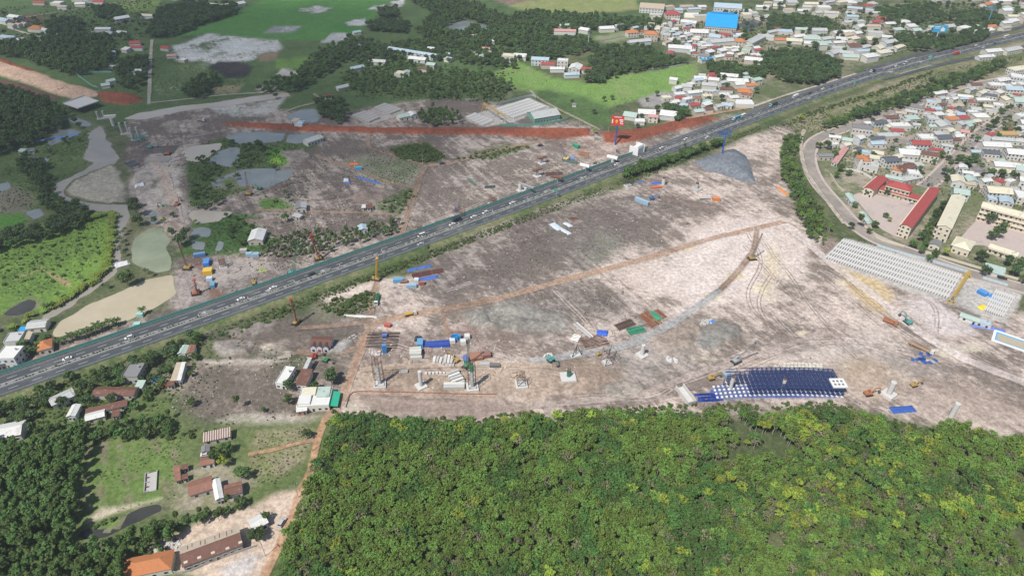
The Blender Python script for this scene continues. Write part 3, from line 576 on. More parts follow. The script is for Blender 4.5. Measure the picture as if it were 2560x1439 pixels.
def tyre_tracks():
    Vs, Fs, At = [], [], []; n0 = 0; q = random.Random(5)
    base = [[(1960,560),(2080,640),(2200,730),(2330,830),(2480,910),(2600,960)],[(1975,575),(2060,660),(2180,770),(2300,860),(2420,930)],[(2000,600),(2100,700),(2260,830),(2380,900)],[(1330,1010),(1560,995),(1700,955),(1860,900),(2050,850),(2250,870),(2400,920)],[(1340,1018),(1600,990),(1760,930),(1900,880),(2120,850),(2300,900)],[(1700,960),(1840,890),(1960,860)],
      [(1890,600),(1960,680),(2060,800),(2160,880)],[(1900,590),(1930,660),(1900,760),(1960,850)],[(900,760),(1050,740),(1200,700)],[(1150,560),(1350,520),(1560,480),(1700,470),(1850,480)],[(1130,640),(1300,590),(1520,520),(1640,500),(1800,540)],[(1600,480),(1700,500),(1850,545),(1960,560)],[(940,830),(1000,850),(1090,880),(1180,920)],[(1230,860),(1330,900),(1450,940)],[(1310,740),(1350,800),(1390,860),(1410,900)],[(1400,720),(1460,780),(1490,830)],[(1500,700),(1580,770),(1620,790)],
      [(900,500),(980,510),(1020,530)],[(700,420),(820,410),(900,440)],[(1100,470),(1250,450),(1400,420),(1560,380)],[(1060,560),(1160,520),(1330,460),(1500,400)],[(660,480),(760,500),(850,490)],[(560,700),(640,690),(740,670)],[(470,690),(520,720),(560,745)],[(700,800),(740,840),(800,880)],[(640,860),(720,870),(830,850)],[(1330,440),(1430,480),(1480,460)],[(2240,745),(2320,760),(2330,830)]]
    for b in base:
        for rep in range(3):
            off = np.array([q.uniform(-26,26), q.uniform(-14,14)]); L_ = spline(GP(np.array(b)+(off if rep else 0)), 2.0); n_, _ = normals(L_); L_ = L_+n_*((fbm(L_,40,rep+9,2)-.5)*8)[:,None]
            dk = q.random() < .6; tone = np.array((.21,.165,.145) if dk else (.50,.43,.39))
            for s in (-1,1):
                P = np.concatenate([(L_+n_*(s*1.1+o))[:,None,:] for o in (-.55,-.2,.2,.55)],1).reshape(-1,2); nr = len(L_); A,B,bi,sk = attrs(P)
                wt = np.tile([0,.75,.75,0],nr)*sm(.3,.6,fbm(P,22,rep+3,3)); A += (tone-A)*wt[:,None]; B += (tone*.85-B)*wt[:,None]
                Vs.append(np.hstack([P,np.full((len(P),1),0.05+.0009*len(Vs))])); Fs.append(grid_faces(nr,4,n0)); At.append((A,B,bi,sk)); n0 += len(P)
    struct(obj('tyre_tracks', earth_mesh('tyre_tracks', np.vstack(Vs), np.vstack(Fs), tuple(np.concatenate([a[i] for a in At]) for i in range(4)))), label='criss-crossing tyre tracks over the bare works ground')
tyre_tracks()
def road(name, px, wid, mat, z, label, kerb=False, world=False):
    L_ = spline(np.array(px, float) if world else GP(px), 3); n_, _ = normals(L_); h = wid/2; nr = len(L_)
    V = np.vstack([np.hstack([L_-n_*h, np.full((nr,1),z)]), np.hstack([L_+n_*h, np.full((nr,1),z)])])
    F = [(i, i+1, nr+i+1, nr+i) for i in range(nr-1)]
    o = struct(obj(name, me_new(name, V, F, M[mat])), label=label)
    if kerb:
        for s in (-1, 1):
            mb = MB(); a = L_+n_*s*(h+.02); b = L_+n_*s*(h+2.2)
            for i in range(nr-1):
                q = [a[i],a[i+1],b[i+1],b[i]] if s < 0 else [b[i],b[i+1],a[i+1],a[i]]
                mb.add([(*p, z+.13) for p in q]+[(*p, z-.2) for p in q], [(0,1,2,3),(0,4,5,1),(2,6,7,3)], M['paving'])
            struct(mb.build('pavement'), label='brick pavement and kerb beside the '+label)
    return o
road('road', [(2700,150),(2560,186),(2480,205),(2400,217),(2340,238),(2280,262),(2200,288),(2110,322),(2060,340),(2030,362),(2022,400),(2040,450),(2085,505),(2120,545),(2160,580),(2205,605),(2300,640),(2400,676),(2560,722),(2700,765)], 10, 'asphalt_pale', .22, 'grey town road curving past the red roofed school', True)
road('road', [(2380,232),(2440,252),(2500,266),(2570,285)], 9, 'asphalt_pale', .235, 'grey side street at the town junction')
road('road', [(2540,276),(2500,300),(2450,335),(2420,365),(2380,405),(2340,445),(2310,470)], 10, 'asphalt_pale', .25, 'grey town street running down to the school', True)
road('road', [(2390,400),(2440,415),(2500,432),(2580,452)], 9, 'asphalt_pale', .265, 'grey cross street right of the tree clump')
road('road', [(2185,375),(2230,362),(2290,340),(2320,322),(2345,312)], 7, 'asphalt_pale', .245, 'short grey street between white houses')
road('road', [(2700,36),(2560,67),(2440,100),(2300,138),(2225,160),(2165,178)], 8, 'asphalt', .6, 'highway ramp joining from the far side')
road('road', [(2700,82),(2560,117),(2460,140),(2345,164),(2265,184),(2200,200)], 7, 'asphalt', .6, 'highway ramp leaving on the town side')
sheet('schoolyard', [(2130,487),(2160,480),(2210,490),(2300,512),(2316,522),(2262,590),(2246,596),(2200,572)], 'paving', .14, .1, label='brick paved yard of the red roofed school')
sheet('schoolyard', [(2385,612),(2455,535),(2600,570),(2600,660),(2540,640),(2450,610),(2420,618)], 'paving', .144, .1, label='brick paved yard of the cream school')

# ------------------------------------------------------------------ the highway
HC = spline([(-420,196),(-300,278),(-172,366),(0,489),(95,560),(164,611),(271,690),(344,744),(427,800),(514,854),(603,904),(704,958),(900,1062)], 2.0)
HN, HD = normals(HC); HS = np.concatenate([[0], np.cumsum(np.linalg.norm(np.diff(HC,axis=0),axis=1))]); HZ = 1.3
def hw(s, off, z=HZ):
    x = np.interp(s, HS, HC[:,0]); y = np.interp(s, HS, HC[:,1]); nx = np.interp(s, HS, HN[:,0]); ny = np.interp(s, HS, HN[:,1])
    return (float(x+nx*off), float(y+ny*off), z)
def hang(s): a = hw(s,0); b = hw(s+4,0); return math.atan2(b[1]-a[1], b[0]-a[0])
def hproj(px, py):
    q = G(px, py, HZ); i = int(np.argmin(((HC-q)**2).sum(1))); return HS[i], float((q-HC[i])@HN[i])
SMAX = HS[-1]
def hstrip(name, o0, o1, z0, z1, mat, label=None, s0=0, s1=None, step=4, kind='structure'):
    s = np.arange(s0, (s1 or SMAX), step); V = [hw(x,o0,z0) for x in s]+[hw(x,o1,z1) for x in s]; n = len(s)
    return struct(obj(name, me_new(name, V, [(i,i+1,n+i+1,n+i) for i in range(n-1)], M[mat])), kind, label)
hstrip('highway', -9.6, -1.3, HZ, HZ, 'asphalt', 'dark asphalt highway carriageway on the works yard side')
hstrip('highway', 1.3, 9.8, HZ, HZ, 'asphalt', 'dark asphalt highway carriageway beside the teal barrier')
def earth_strip(name, o0, o1, z0, z1, tone, label, nk=7):
    s = np.arange(0, SMAX, 3.0); k = np.linspace(0,1,nk); P = np.array([[hw(x,o0+(o1-o0)*t)[:2] for t in k] for x in s]); nr = len(s)
    Z = np.tile(z0+(z1-z0)*k, nr); P = P.reshape(-1,2); A,B,bi,sk = attrs(P); wt = np.tile(sm(1.0,.55,k), nr)
    A += (np.array(tone[0])-A)*wt[:,None]; B += (np.array(tone[1])-B)*wt[:,None]; bi += (.5-bi)*wt
    struct(obj(name, earth_mesh(name, np.hstack([P,Z[:,None]]), grid_faces(nr,nk), (A,B,bi,sk), True)), label=label)
earth_strip('verge', -9.6, -17, HZ-.02, .03, ((.17,.17,.09),(.075,.115,.04)), 'grassy highway verge above the works yard')
earth_strip('verge', 9.8, 14, HZ-.02, .03, ((.30,.235,.19),(.2,.16,.13)), 'bare highway verge under the teal barrier')
mb = MB()
for s in np.arange(0, SMAX-4, 4):
    for o0, o1, z1, mt in ((-1.3,-1.0,HZ+.25,'concrete'),(1.0,1.3,HZ+.25,'concrete'),(-1.0,1.0,HZ+.18,'concrete_dark')):
        a, b, c, d = hw(s,o0,z1), hw(s+4,o0,z1), hw(s+4,o1,z1), hw(s,o1,z1)
        a2, b2, c2, d2 = [(p[0],p[1],HZ-.3) for p in (a,b,c,d)]
        mb.add([a,b,c,d,a2,b2,c2,d2], [(0,3,2,1),(0,1,5,4),(2,3,7,6)], M[mt])
struct(mb.build('median'), label='concrete kerbed planted median of the highway')
mb = MB()
def mark(s0, s1, o0, o1):
    n = max(1, int((s1-s0)/20)); ss = np.linspace(s0, s1, n+1)
    for a, b in zip(ss[:-1], ss[1:]): mb.add([hw(a,o0,HZ+.012),hw(b,o0,HZ+.012),hw(b,o1,HZ+.012),hw(a,o1,HZ+.012)], [(0,1,2,3)], M['mark'])
for s in np.arange(0, SMAX-12, 12.0):
    for o in (5.2, -5.2): mark(s, s+5, o-.17, o+.17)
for o in (1.75, 8.6, -1.75, -8.5): mark(0, SMAX-2, o-.09, o+.09)
def arrow(s, o, d):
    P = [(-4,-.3),(1,-.3),(1,-1.2),(4.5,0),(1,1.2),(1,.3),(-4,.3)]
    mb.add([hw(s+d*x, o+y, HZ+.016) for x, y in P], [range(7) if d > 0 else range(7)[::-1]], M['mark'])
for p in ((522,780),(677,725),(819,679),(1375,479),(1465,446),(2030,250),(2240,186)):
    s, o = hproj(*p); arrow(s, 3.5 if o > 0 else -3.5, -1 if o > 0 else 1)
for p in ((2207,172,2290,143),(2250,185,2330,163)):   # painted nose areas at the ramps
    a, o = hproj(p[0],p[1]); b, o2 = hproj(p[2],p[3])
    for k in range(18):
        t = k/18; s = a+(b-a)*t; oo = o+(o2-o)*t; mb.add([hw(s,oo-.8,HZ+.02),hw(s+2.2,oo-.8,HZ+.02),hw(s+2.2,oo+1.0,HZ+.02),hw(s,oo+1.0,HZ+.02)], [(0,1,2,3)], M['mark'])
struct(mb.build('lane_markings'), label='white dashed lane lines and arrows on the highway')
# barriers: every panel is its own piece
def barrier(name, label, off, s0, s1, h, mat, cat, pl=6.0):
    root = thing(name, label, cat, hw((s0+s1)/2, off, HZ-.1))
    pan = MB().box(-pl/2+.06, pl/2-.06, -.05, .05, .25, h, M[mat]).box(-pl/2+.06, pl/2-.06, -.08, .08, h, h+.12, M[mat]).box(-pl/2+.06, pl/2-.06,-.09,.09,.7,.95, M['galv']).mesh('panel')
    pst = MB().box(-.1,.1,-.12,.12,0,h+.3,M['galv']).mesh('post'); s = s0; n = 0; rest = MB()
    while s < s1-pl:
        a = hang(s+pl/2); c = hw(s+pl/2, off, HZ-.1); l = root.location
        if n < 150:
            obj('panel', pan, root, (c[0]-l[0], c[1]-l[1], 0), a); q = hw(s, off, 0); obj('post', pst, root, (q[0]-l[0], q[1]-l[1], 0), a)
        else:
            p0, p1 = hw(s, off), hw(s+pl-.1, off); V = []
            for p in (p0, p1):
                for dy, z in ((-.06,.2),(.06,.2),(.06,h),(-.06,h)): V.append((p[0]-l[0]+dy*-math.sin(a), p[1]-l[1]+dy*math.cos(a), z))
            rest.add(V, [(0,1,5,4),(1,2,6,5),(2,3,7,6),(3,0,4,7)], M[mat])
        s += pl; n += 1
    if rest.v: struct(rest.build('panel_run', root), 'stuff')
    return root
S_T0 = 2.0; S_T1 = hproj(1640, 372)[0]
S_R0 = hproj(2170,176)[0]
barrier('noise_barrier', 'long teal noise barrier along the highway above the earthworks', 10.3, S_T0, S_T1, 3.0, 'teal_panel', 'barrier')
barrier('guard_fence', 'grey highway guard fence beyond the end of the teal barrier', 10.3, S_T1+1, S_R0, 1.5, 'grey_panel', 'fence', 8)
barrier('guard_fence', 'grey highway guard fence facing the works yard', -10.1, 2, hproj(2250,190)[0], 1.5, 'grey_panel', 'fence')

# ------------------------------------------------------------------ plants
def unit(v): return v/(np.linalg.norm(v, axis=-1, keepdims=True)+1e-9)
def quads(C, Nn, size, asp=1.0, rs=NR):
    """leaf clumps: bent quads at C facing Nn"""
    n = len(C); r = unit(rs.normal(size=(n,3))); T = unit(np.cross(Nn, r)); Bn = np.cross(Nn, T)
    s = size[:,None]; T = T*s; Bn = Bn*s*asp
    V = np.stack([C-T-Bn*.6, C+T-Bn*.6, C+T*.8+Bn*.7-Nn*s*.25, C-T*.8+Bn*.7-Nn*s*.25], 1).reshape(-1,3)
    return V, np.arange(4*n).reshape(n,4)
def crown_shape(rx, rz, zc, clumps, per, leaf, seed, flat=.75, cr=.5, droop=0.0, cone=0.0):
    rs = np.random.RandomState(seed); Cs = []; Ns = []
    for k in range(clumps):
        d = unit(rs.normal(size=3)); rr = rs.uniform(.25,.82)**.6; c = d*rr; c[2] = abs(c[2])*1.0-.25 if k % 3 else c[2]*.8
        if cone: c[:2] *= max(.15, 1-cone*(c[2]*.5+.5))
        c = c*np.array([rx,rx,rz]); r = cr*rx*rs.uniform(.6,1.1)*(1-cone*.45*(c[2]/rz*.5+.5))
        D = unit(rs.normal(size=(per,3))); q = rs.uniform(.55,1.05,(per,1))
        Cs.append(c+D*q*r*np.array([1,1,flat])); Ns.append(unit(D*.8+rs.normal(size=(per,3))*.45+np.array([0,0,.45])))
    C = np.vstack(Cs); Nn = np.vstack(Ns); C[:,2] += zc
    return quads(C, Nn, leaf*rs.uniform(.6,1.25,len(C)), .8, rs)
def np_mesh(name, V, F, mats, mi=None):
    m = bpy.data.meshes.new(name); V = np.asarray(V,np.float32); F = np.asarray(F,np.int32); k = F.shape[1]
    m.vertices.add(len(V)); m.vertices.foreach_set('co', V.ravel()); m.loops.add(F.size); m.loops.foreach_set('vertex_index', F.ravel())
    m.polygons.add(len(F)); m.polygons.foreach_set('loop_start', np.arange(0,F.size,k,dtype=np.int32)); m.polygons.foreach_set('loop_total', np.full(len(F),k,np.int32))
    for x in mats: m.materials.append(x)
    if mi is not None: m.polygons.foreach_set('material_index', np.asarray(mi,np.int32))
    m.update(calc_edges=True); return m
def trunk_mb(h, r, mat, seed, limbs=5, spread=2.0, top=None):
    q = random.Random(seed); mb = MB(); lean = (q.uniform(-.3,.3), q.uniform(-.3,.3)); top = top or h*1.35
    mb.bar((0,0,-.2),(lean[0],lean[1],h), r, mat, 6, r*.65)
    for k in range(limbs):
        a = 2*math.pi*(k+q.random()*.6)/limbs; z = h*q.uniform(.6,1)
        mb.bar((lean[0]*z/h,lean[1]*z/h,z), (lean[0]+math.cos(a)*spread*q.uniform(.6,1.1), lean[1]+math.sin(a)*spread*q.uniform(.6,1.1), top*q.uniform(.9,1.1)), r*.5, mat, 4, r*.12)
    return mb
SPECIES = {  # height of trunk, crown rx, rz, zc, clumps, per, leaf, leaf material, bark, flat, cone
 'rubber': (5.0, 2.6, 2.5, 6.4, 22, 16, .33, 'leaf_rubber', 'bark_pale', .7, 0),
 'rubber_deep': (5.0, 2.6, 2.6, 6.2, 22, 16, .33, 'leaf_deep', 'bark_pale', .7, 0),
 'rubber_lime': (5.2, 2.7, 2.2, 7.0, 24, 14, .35, 'leaf_lime', 'bark_pale', .7, 0),
 'rubber_dry': (5.2, 3.0, 2.2, 6.6, 16, 10, .30, 'leaf_dry', 'bark_pale', .7, 0),
 'acacia': (6.0, 2.8, 4.4, 8.0, 16, 34, .42, 'leaf_acacia', 'bark', .9, .45),
 'young': (1.6, 1.9, 3.2, 4.0, 12, 24, .36, 'leaf_town', 'bark', .9, .55),
 'town': (3.0, 3.4, 2.8, 5.2, 22, 24, .46, 'leaf_town', 'bark', .75, 0),
 'dark': (4.0, 3.8, 3.6, 6.4, 24, 26, .5, 'leaf_dark', 'bark', .8, .1),
 'lime': (3.0, 3.2, 2.8, 5.2, 14, 28, .48, 'leaf_lime', 'bark', .75, 0),
 'shrub': (.5, 1.7, 1.1, 1.1, 9, 20, .34, 'leaf_shrub', 'bark', .8, 0),
}
TREES = {}
def variants(sp, n=4):
    h, rx, rz, zc, cl, per, lf, lm, bm, fl, co = SPECIES[sp]; out = []
    for k in range(n):
        V, F = crown_shape(rx, rz, zc, cl, per, lf, hash_s(sp)+k*31, fl, .33 if sp.startswith('rubber') else .42, cone=co); cm = np_mesh('crown', V, F, [M[lm]])
        tb = trunk_mb(h, .11+.03*rx, M[bm], k*7+3, 6 if sp.startswith('rubber') else 4, rx*.7, zc+rz*.35)
        tm = tb.mesh('trunk')
        # joined version for dense masses
        V2 = np.vstack([V, np.array(tb.v)]); F2 = [tuple(f) for f in F]+[tuple(i+len(V) for i in f) for f in tb.f]
        jm = bpy.data.meshes.new(sp+'_mass'); jm.from_pydata([tuple(map(float,v)) for v in V2], [], F2); jm.materials.append(M[lm]); jm.materials.append(M[bm])
        jm.polygons.foreach_set('material_index', [0]*len(F)+[1]*len(tb.f)); jm.update()
        out.append((tm, cm, jm))
    return out
def hash_s(s): return sum(ord(c)*(i+3) for i, c in enumerate(s)) % 9973
for sp in SPECIES: TREES[sp] = variants(sp)
def tree(sp, p, sc, label, name='tree', group=None, cat='tree', z=0.0):
    tm, cm, _ = R.choice(TREES[sp])
    t = thing(name, label, cat, (float(p[0]), float(p[1]), z), R.uniform(0,6.28), group); t.scale = (sc*R.uniform(.9,1.1), sc*R.uniform(.9,1.1), sc*R.uniform(.9,1.12))
    obj('trunk', tm, t); obj('crown', cm, t); return t
SRC = {}
def src_coll(key, meshes):
    if key not in SRC:
        c = bpy.data.collections.new('source_'+key)
        for i, m in enumerate(meshes): c.objects.link(bpy.data.objects.new('%s_%02d' % (key, i), m))
        SRC[key] = c
    return SRC[key]
def scatter(name, P, sc, idx, key, meshes, label, z=0.0):
    P = np.asarray(P, float); n = len(P); m = bpy.data.meshes.new(name); m.vertices.add(n)
    m.vertices.foreach_set('co', np.hstack([P[:,:2], np.full((n,1),z) if P.shape[1] == 2 else P[:,2:]]).astype(np.float32).ravel())
    for nm, ty, arr in (('rz','FLOAT',NR.uniform(0,6.28,n)), ('sc','FLOAT',sc), ('idx','INT',idx)):
        a = m.attributes.new(nm, ty, 'POINT'); a.data.foreach_set('value', np.asarray(arr, np.float32 if ty == 'FLOAT' else np.int32))
    o = struct(obj(name, m), 'stuff', label)
    g = bpy.data.node_groups.new('scatter_'+name, 'GeometryNodeTree')
    g.interface.new_socket('Geometry', in_out='INPUT', socket_type='NodeSocketGeometry'); g.interface.new_socket('Geometry', in_out='OUTPUT', socket_type='NodeSocketGeometry')
    nd = g.nodes; gi = nd.new('NodeGroupInput'); go = nd.new('NodeGroupOutput'); ip = nd.new('GeometryNodeInstanceOnPoints'); ci = nd.new('GeometryNodeCollectionInfo')
    ci.inputs[0].default_value = src_coll(key, meshes); ci.inputs[1].default_value = True; ci.inputs[2].default_value = True
    def na(nm, ty):
        x = nd.new('GeometryNodeInputNamedAttribute'); x.data_type = ty; x.inputs[0].default_value = nm; return x.outputs[0]
    cx = nd.new('ShaderNodeCombineXYZ'); g.links.new(na('rz','FLOAT'), cx.inputs[2])
    ip.inputs['Pick Instance'].default_value = True
    g.links.new(gi.outputs[0], ip.inputs['Points']); g.links.new(ci.outputs[0], ip.inputs['Instance']); g.links.new(na('idx','INT'), ip.inputs['Instance Index'])
    g.links.new(cx.outputs[0], ip.inputs['Rotation']); g.links.new(na('sc','FLOAT'), ip.inputs['Scale']); g.links.new(ip.outputs[0], go.inputs[0])
    md = o.modifiers.new('scatter', 'NODES'); md.node_group = g
    return o
KEEP_OUT = []      # world polygons with nothing growing in them
def fill(px, spacing, z=0.0, jit=.42, margin=0.0, world=False, holes=True):
    poly = np.array(px, float) if world else GP(px, z); lo, hi = poly.min(0), poly.max(0); q = math.sqrt(3)/2*spacing
    xs = np.arange(lo[0], hi[0]+spacing, spacing); ys = np.arange(lo[1], hi[1]+q, q); X, Y = np.meshgrid(xs, ys); X[1::2] += spacing/2
    P = np.stack([X.ravel(), Y.ravel()], 1)+NR.uniform(-jit,jit,(X.size,2))*spacing
    P = P[sdist(P, poly) > margin]
    if holes:
        lo, hi = lo-3, hi+3
        for k in KEEP_OUT:
            if not len(P) or (k.max(0) < lo).any() or (k.min(0) > hi).any(): continue
            P = P[sdist(P, k) < 0]
    return P

# ------------------------------------------------------------------ buildings
RC = {'w':('white',(.60,.60,.58)),'g':('pale grey',(.43,.44,.43)),'m':('mint green',(.38,.48,.43)),'b':('pale blue',(.38,.47,.53)),'B':('bright blue',(.02,.30,.62)),'o':('orange',(.46,.18,.075)),'r':('red',(.33,.07,.065)),
      'n':('brown',(.15,.075,.055)),'u':('rusty',(.24,.12,.085)),'s':('slate grey',(.10,.11,.13)),'t':('tan',(.43,.36,.27)),'c':('cream',(.60,.56,.43)),'p':('pink',(.50,.27,.25)),'y':('ochre',(.42,.28,.11)),'k':('dark grey',(.20,.20,.20)),'e':('beige',(.44,.37,.29))}
WC = [(.58,.57,.54),(.52,.50,.46),(.58,.55,.47),(.50,.52,.52),(.46,.41,.36),(.55,.53,.50)]
def roof_mesh(W, D, kind, mat, mat2=None, ov=.45, along=None):
    """roof over a W x D plan, eaves at z=0"""
    x, y = W/2+ov, D/2+ov; mb = MB(); along = along or ('x' if W >= D else 'y'); t = .14; m2 = mat2 or mat
    if kind == 'flat':
        mb.box(-W/2,W/2,-D/2,D/2,-.12,.12,mat); p = .22
        for a in ((-W/2,W/2,-D/2,-D/2+p),(-W/2,W/2,D/2-p,D/2),(-W/2,-W/2+p,-D/2+p,D/2-p),(W/2-p,W/2,-D/2+p,D/2-p)): mb.box(*a,.121,.62,m2)
        return mb, 0
    if kind == 'shed':
        r = D*.12; V = [(-x,-y,0),(x,-y,0),(x,y,r),(-x,y,r),(-x,-y,t),(x,-y,t),(x,y,r+t),(-x,y,r+t)]
        mb.add(V, [(3,2,1,0),(4,5,6,7),(0,1,5,4),(1,2,6,5),(2,3,7,6),(3,0,4,7)], mat); return mb, r
    if along == 'y': x, y = y, x
    f = (lambda v: v) if along == 'x' else (lambda v: (-v[1], v[0], v[2]))
    if kind == 'gable':
        r = y*.34
        for s, mt in ((-1, mat), (1, m2)):
            V = [(-x,s*y,0),(x,s*y,0),(x,0,r),(-x,0,r),(-x,s*y,t),(x,s*y,t),(x,0,r+t),(-x,0,r+t)]; F = [(4,5,6,7),(0,3,2,1),(0,1,5,4),(1,2,6,5),(3,0,4,7)]
            mb.add([f(v) for v in V], [q if s < 0 else q[::-1] for q in F], mt)
        mb.bar(f((-x,0,r+t)), f((x,0,r+t)), .16, mat); return mb, r
    r = y*.5; k = max(x-y, .02)          # hip
    V = [(-x,-y,0),(x,-y,0),(x,y,0),(-x,y,0),(-k,0,r),(k,0,r)]
    mb.add([f(v) for v in V], [(0,1,5,4),(2,3,4,5),(1,2,5),(3,0,4),(3,2,1,0)], mat); return mb, r
NB = [0]
def house(p1, p2, third, h, kind, rc, label=None, wall=None, cat='house', name='house', group=None, detail=1, rc2=None, along=None, world=None, z=0.0, storeys=None, roofmat=None):
    if world is None:
        a, b = G(*p1, h), G(*p2, h); e = b-a; W = float(np.linalg.norm(e)); ex = e/W; ey = np.array([-ex[1], ex[0]])
        D = float(third) if not isinstance(third, tuple) else float((G(*third, h)-b)@ey)
        if D < 0: ey, D = ey, -D; a, b = a-ey*D, b-ey*D
        c = (a+b)/2+ey*D/2; ang = math.atan2(ex[1], ex[0])
    else: c, ang, W, D = world
    ov = .45; Wi, Di = max(W-2*ov, 1.5), max(D-2*ov, 1.5)
    if kind == 'flat': Wi, Di = W, D
    cn, cc = RC[rc]; NB[0] += 1; wc = wall or WC[(NB[0]*7) % len(WC)]
    size = 'large ' if W*D > 260 else 'small ' if W*D < 70 else ''
    tp = {'gable':'gabled','hip':'hipped','flat':'flat','shed':'lean-to'}[kind]
    if label is None or label.startswith('@'):
        wl = max(W,D)/max(.1,min(W,D)); lab = '%s%s%s with %s %s roof %s' % (size, 'two storey ' if h >= 6 else '', 'long shed' if wl > 2.6 else 'house', cn, tp, (label or '@ beside the works')[1:]); group = group or lab
    else: lab = label
    root = thing(name, lab, cat, (float(c[0]), float(c[1]), z), ang, group)
    tin = M[roofmat] if roofmat else M['obj_tile'] if (kind == 'hip' or rc in 'orps') and rc not in 'wgmbB' else M['obj_tin_rust'] if rc in 'un' else M['obj_tin']
    if kind == 'flat': tin = M['obj_wall']
    rm, rise = roof_mesh(Wi, Di, kind, tin, None, ov, along); al = along or ('x' if Wi >= Di else 'y')
    ro = rm.build('roof', root, (0,0,h), col=cc)
    if rc2 and kind == 'gable':          # the far slope in its own sheet colour
        m2, _ = roof_mesh(Wi, Di, 'gable', tin, None, ov, along); ro.data = bpy.data.meshes.new('roof')
        hv = len(m2.v)//2; s1 = MB(); s2 = MB()
        s1.add(m2.v[:8], m2.f[:5], tin); s2.add(m2.v[8:16], [tuple(i-8 for i in f) for f in m2.f[5:10]], tin); s1.add(m2.v[16:], [tuple(i-16 for i in f) for f in m2.f[10:]], tin)
        ro.data = s1.mesh('roof'); s2.build('roof_slope', root, (0,0,h), col=RC[rc2][1])
    wb = MB().box(-Wi/2,Wi/2,-Di/2,Di/2,-.3,h-.02 if kind != 'flat' else h-.13,M['obj_wall'])
    if kind == 'gable':
        rr = rise-.25
        if al == 'x':
            for s in (-1,1): wb.add([(s*Wi/2,-Di/2,h-.02),(s*Wi/2,Di/2,h-.02),(s*Wi/2,0,h+rr*Di/(Di+2*ov))], [(0,1,2)], M['obj_wall'])
        else:
            for s in (-1,1): wb.add([(-Wi/2,s*Di/2,h-.02),(Wi/2,s*Di/2,h-.02),(0,s*Di/2,h+rr*Wi/(Wi+2*ov))], [(0,1,2)], M['obj_wall'])
    if kind == 'shed':
        wb.add([(-Wi/2,Di/2,h-.02),(Wi/2,Di/2,h-.02),(Wi/2,Di/2,h+rise*.9),(-Wi/2,Di/2,h+rise*.9)], [(0,1,2,3)], M['obj_wall'])
        for s in (-1,1): wb.add([(s*Wi/2,-Di/2,h-.02),(s*Wi/2,Di/2,h-.02),(s*Wi/2,Di/2,h+rise*.9)], [(0,1,2)], M['obj_wall'])
    wb.build('wall', root, col=wc)
    if detail:
        st = storeys or max(1, round(h/3.6)); fh = h/st
        faces = [(0,-1,Wi,Di)] + ([(-1 if c[0] > 0 else 1,0,Di,Wi)] if detail > 1 else [])
        for fx, fy, L_, dep in faces:
            n = max(2, min(int(L_/(3.0 if detail > 1 else 4.0)), 14))
            for s in range(st):
                for k in range(n):
                    u = -L_/2+L_*(k+.5)/n; is_d = (s == 0 and k == n//2 and fy); w_, z0, z1 = (1.3,.05,2.3) if is_d else (min(1.5, L_/n*.55), s*fh+1.0, s*fh+min(2.5, fh-.4))
                    if z1 > h-.2: z1 = h-.2
                    mb = MB().box(-w_/2,w_/2,-.05,.04,z0,z1,M['glass'])
                    for q in ((-w_/2-.1,-w_/2,z0,z1),(w_/2,w_/2+.1,z0,z1),(-w_/2-.1,w_/2+.1,z1,z1+.1)): mb.box(q[0],q[1],-.09,.02,q[2],q[3],M['frame'])
                    if fy: mb.build('door' if is_d else 'window', root, (u,-dep/2,0))
                    else: mb.build('window', root, (fx*dep/2,u,0), math.pi/2*fx)
    if kind == 'flat' and detail and W > 6:
        tb = MB().cyl(0,0,.12,1.5,.55,M['galv'],10); tb.build('water_tank', root, (Wi*.25,Di*.2,h+.01))
    ax = np.array([math.cos(ang),math.sin(ang)]); ay = np.array([-ax[1],ax[0]]); c = np.asarray(c)
    KEEP_OUT.append(np.array([c-ax*W/2-ay*D/2, c+ax*W/2-ay*D/2, c+ax*W/2+ay*D/2, c-ax*W/2+ay*D/2]))
    return root, W, D, h
KEEP_OUT = []
# ---- farm buildings in the south-west (described one by one)
shed, W_, D_, H_ = house((455,1418),(607,1361),11,4.5,'gable','n','long shed with beige and rusty red patched tin roof', cat='shed', name='long_shed', detail=2, rc2='e', wall=(.30,.28,.25))
for k in range(13):                     # replaced sheets on both slopes
    u = -W_/2+W_*(k+.4+R.random()*.4)/13.5; y = D_/2; r = (D_/2)*.34
    far = k % 3 != 0; s = 1 if far else -1; a, b = R.uniform(.05,.25), R.uniform(.5,.95)
    V = [(u,s*y*(1-a),r*a+.17),(u+(.35 if far else 1.6),s*y*(1-a),r*a+.17),(u+(.35 if far else 1.6),s*y*(1-b if far else 1-a-.18),r*(b if far else a+.18)+.17),(u,s*y*(1-b if far else 1-a-.18),r*(b if far else a+.18)+.17)]
    obj('roof_sheet', me_new('roof_sheet', V, [(0,1,2,3)], M['obj_tin']), shed, (0,0,H_), col=(.14,.075,.055) if far else (.50,.45,.36))
house((302,1447),(428,1421),10,4.2,'hip','o','orange tiled hip roof house at the end of the long shed', detail=1)
house((632,1327),(672,1305),7,3.5,'gable','w','small house with pale green white roof under a tree', detail=1)
house((472,1240),(533,1221),9,3.6,'gable','u','rusty red tin farmhouse roof with white patched sheets', cat='farmhouse', name='farmhouse', detail=1)
house((538,1251),(560,1243),13,4.3,'gable','w','narrow white roofed wing crossing the rusty farmhouse', along='y', detail=1)
house((561,1243),(607,1230),7.5,3.6,'gable','n','farmhouse wing with half red half beige roof', rc2='u', detail=1)
house((437,1204),(453,1199),9.5,3,'shed','u','narrow rusty white pigsty roof of the U shaped farm block', cat='shed', name='pigsty')
house((454,1199),(470,1195),3.2,2.8,'shed','n','near wing of the U shaped farm block', cat='shed', name='pigsty')
house((454,1174),(470,1170),3.2,2.8,'shed','n','far wing of the U shaped farm block', cat='shed', name='pigsty')
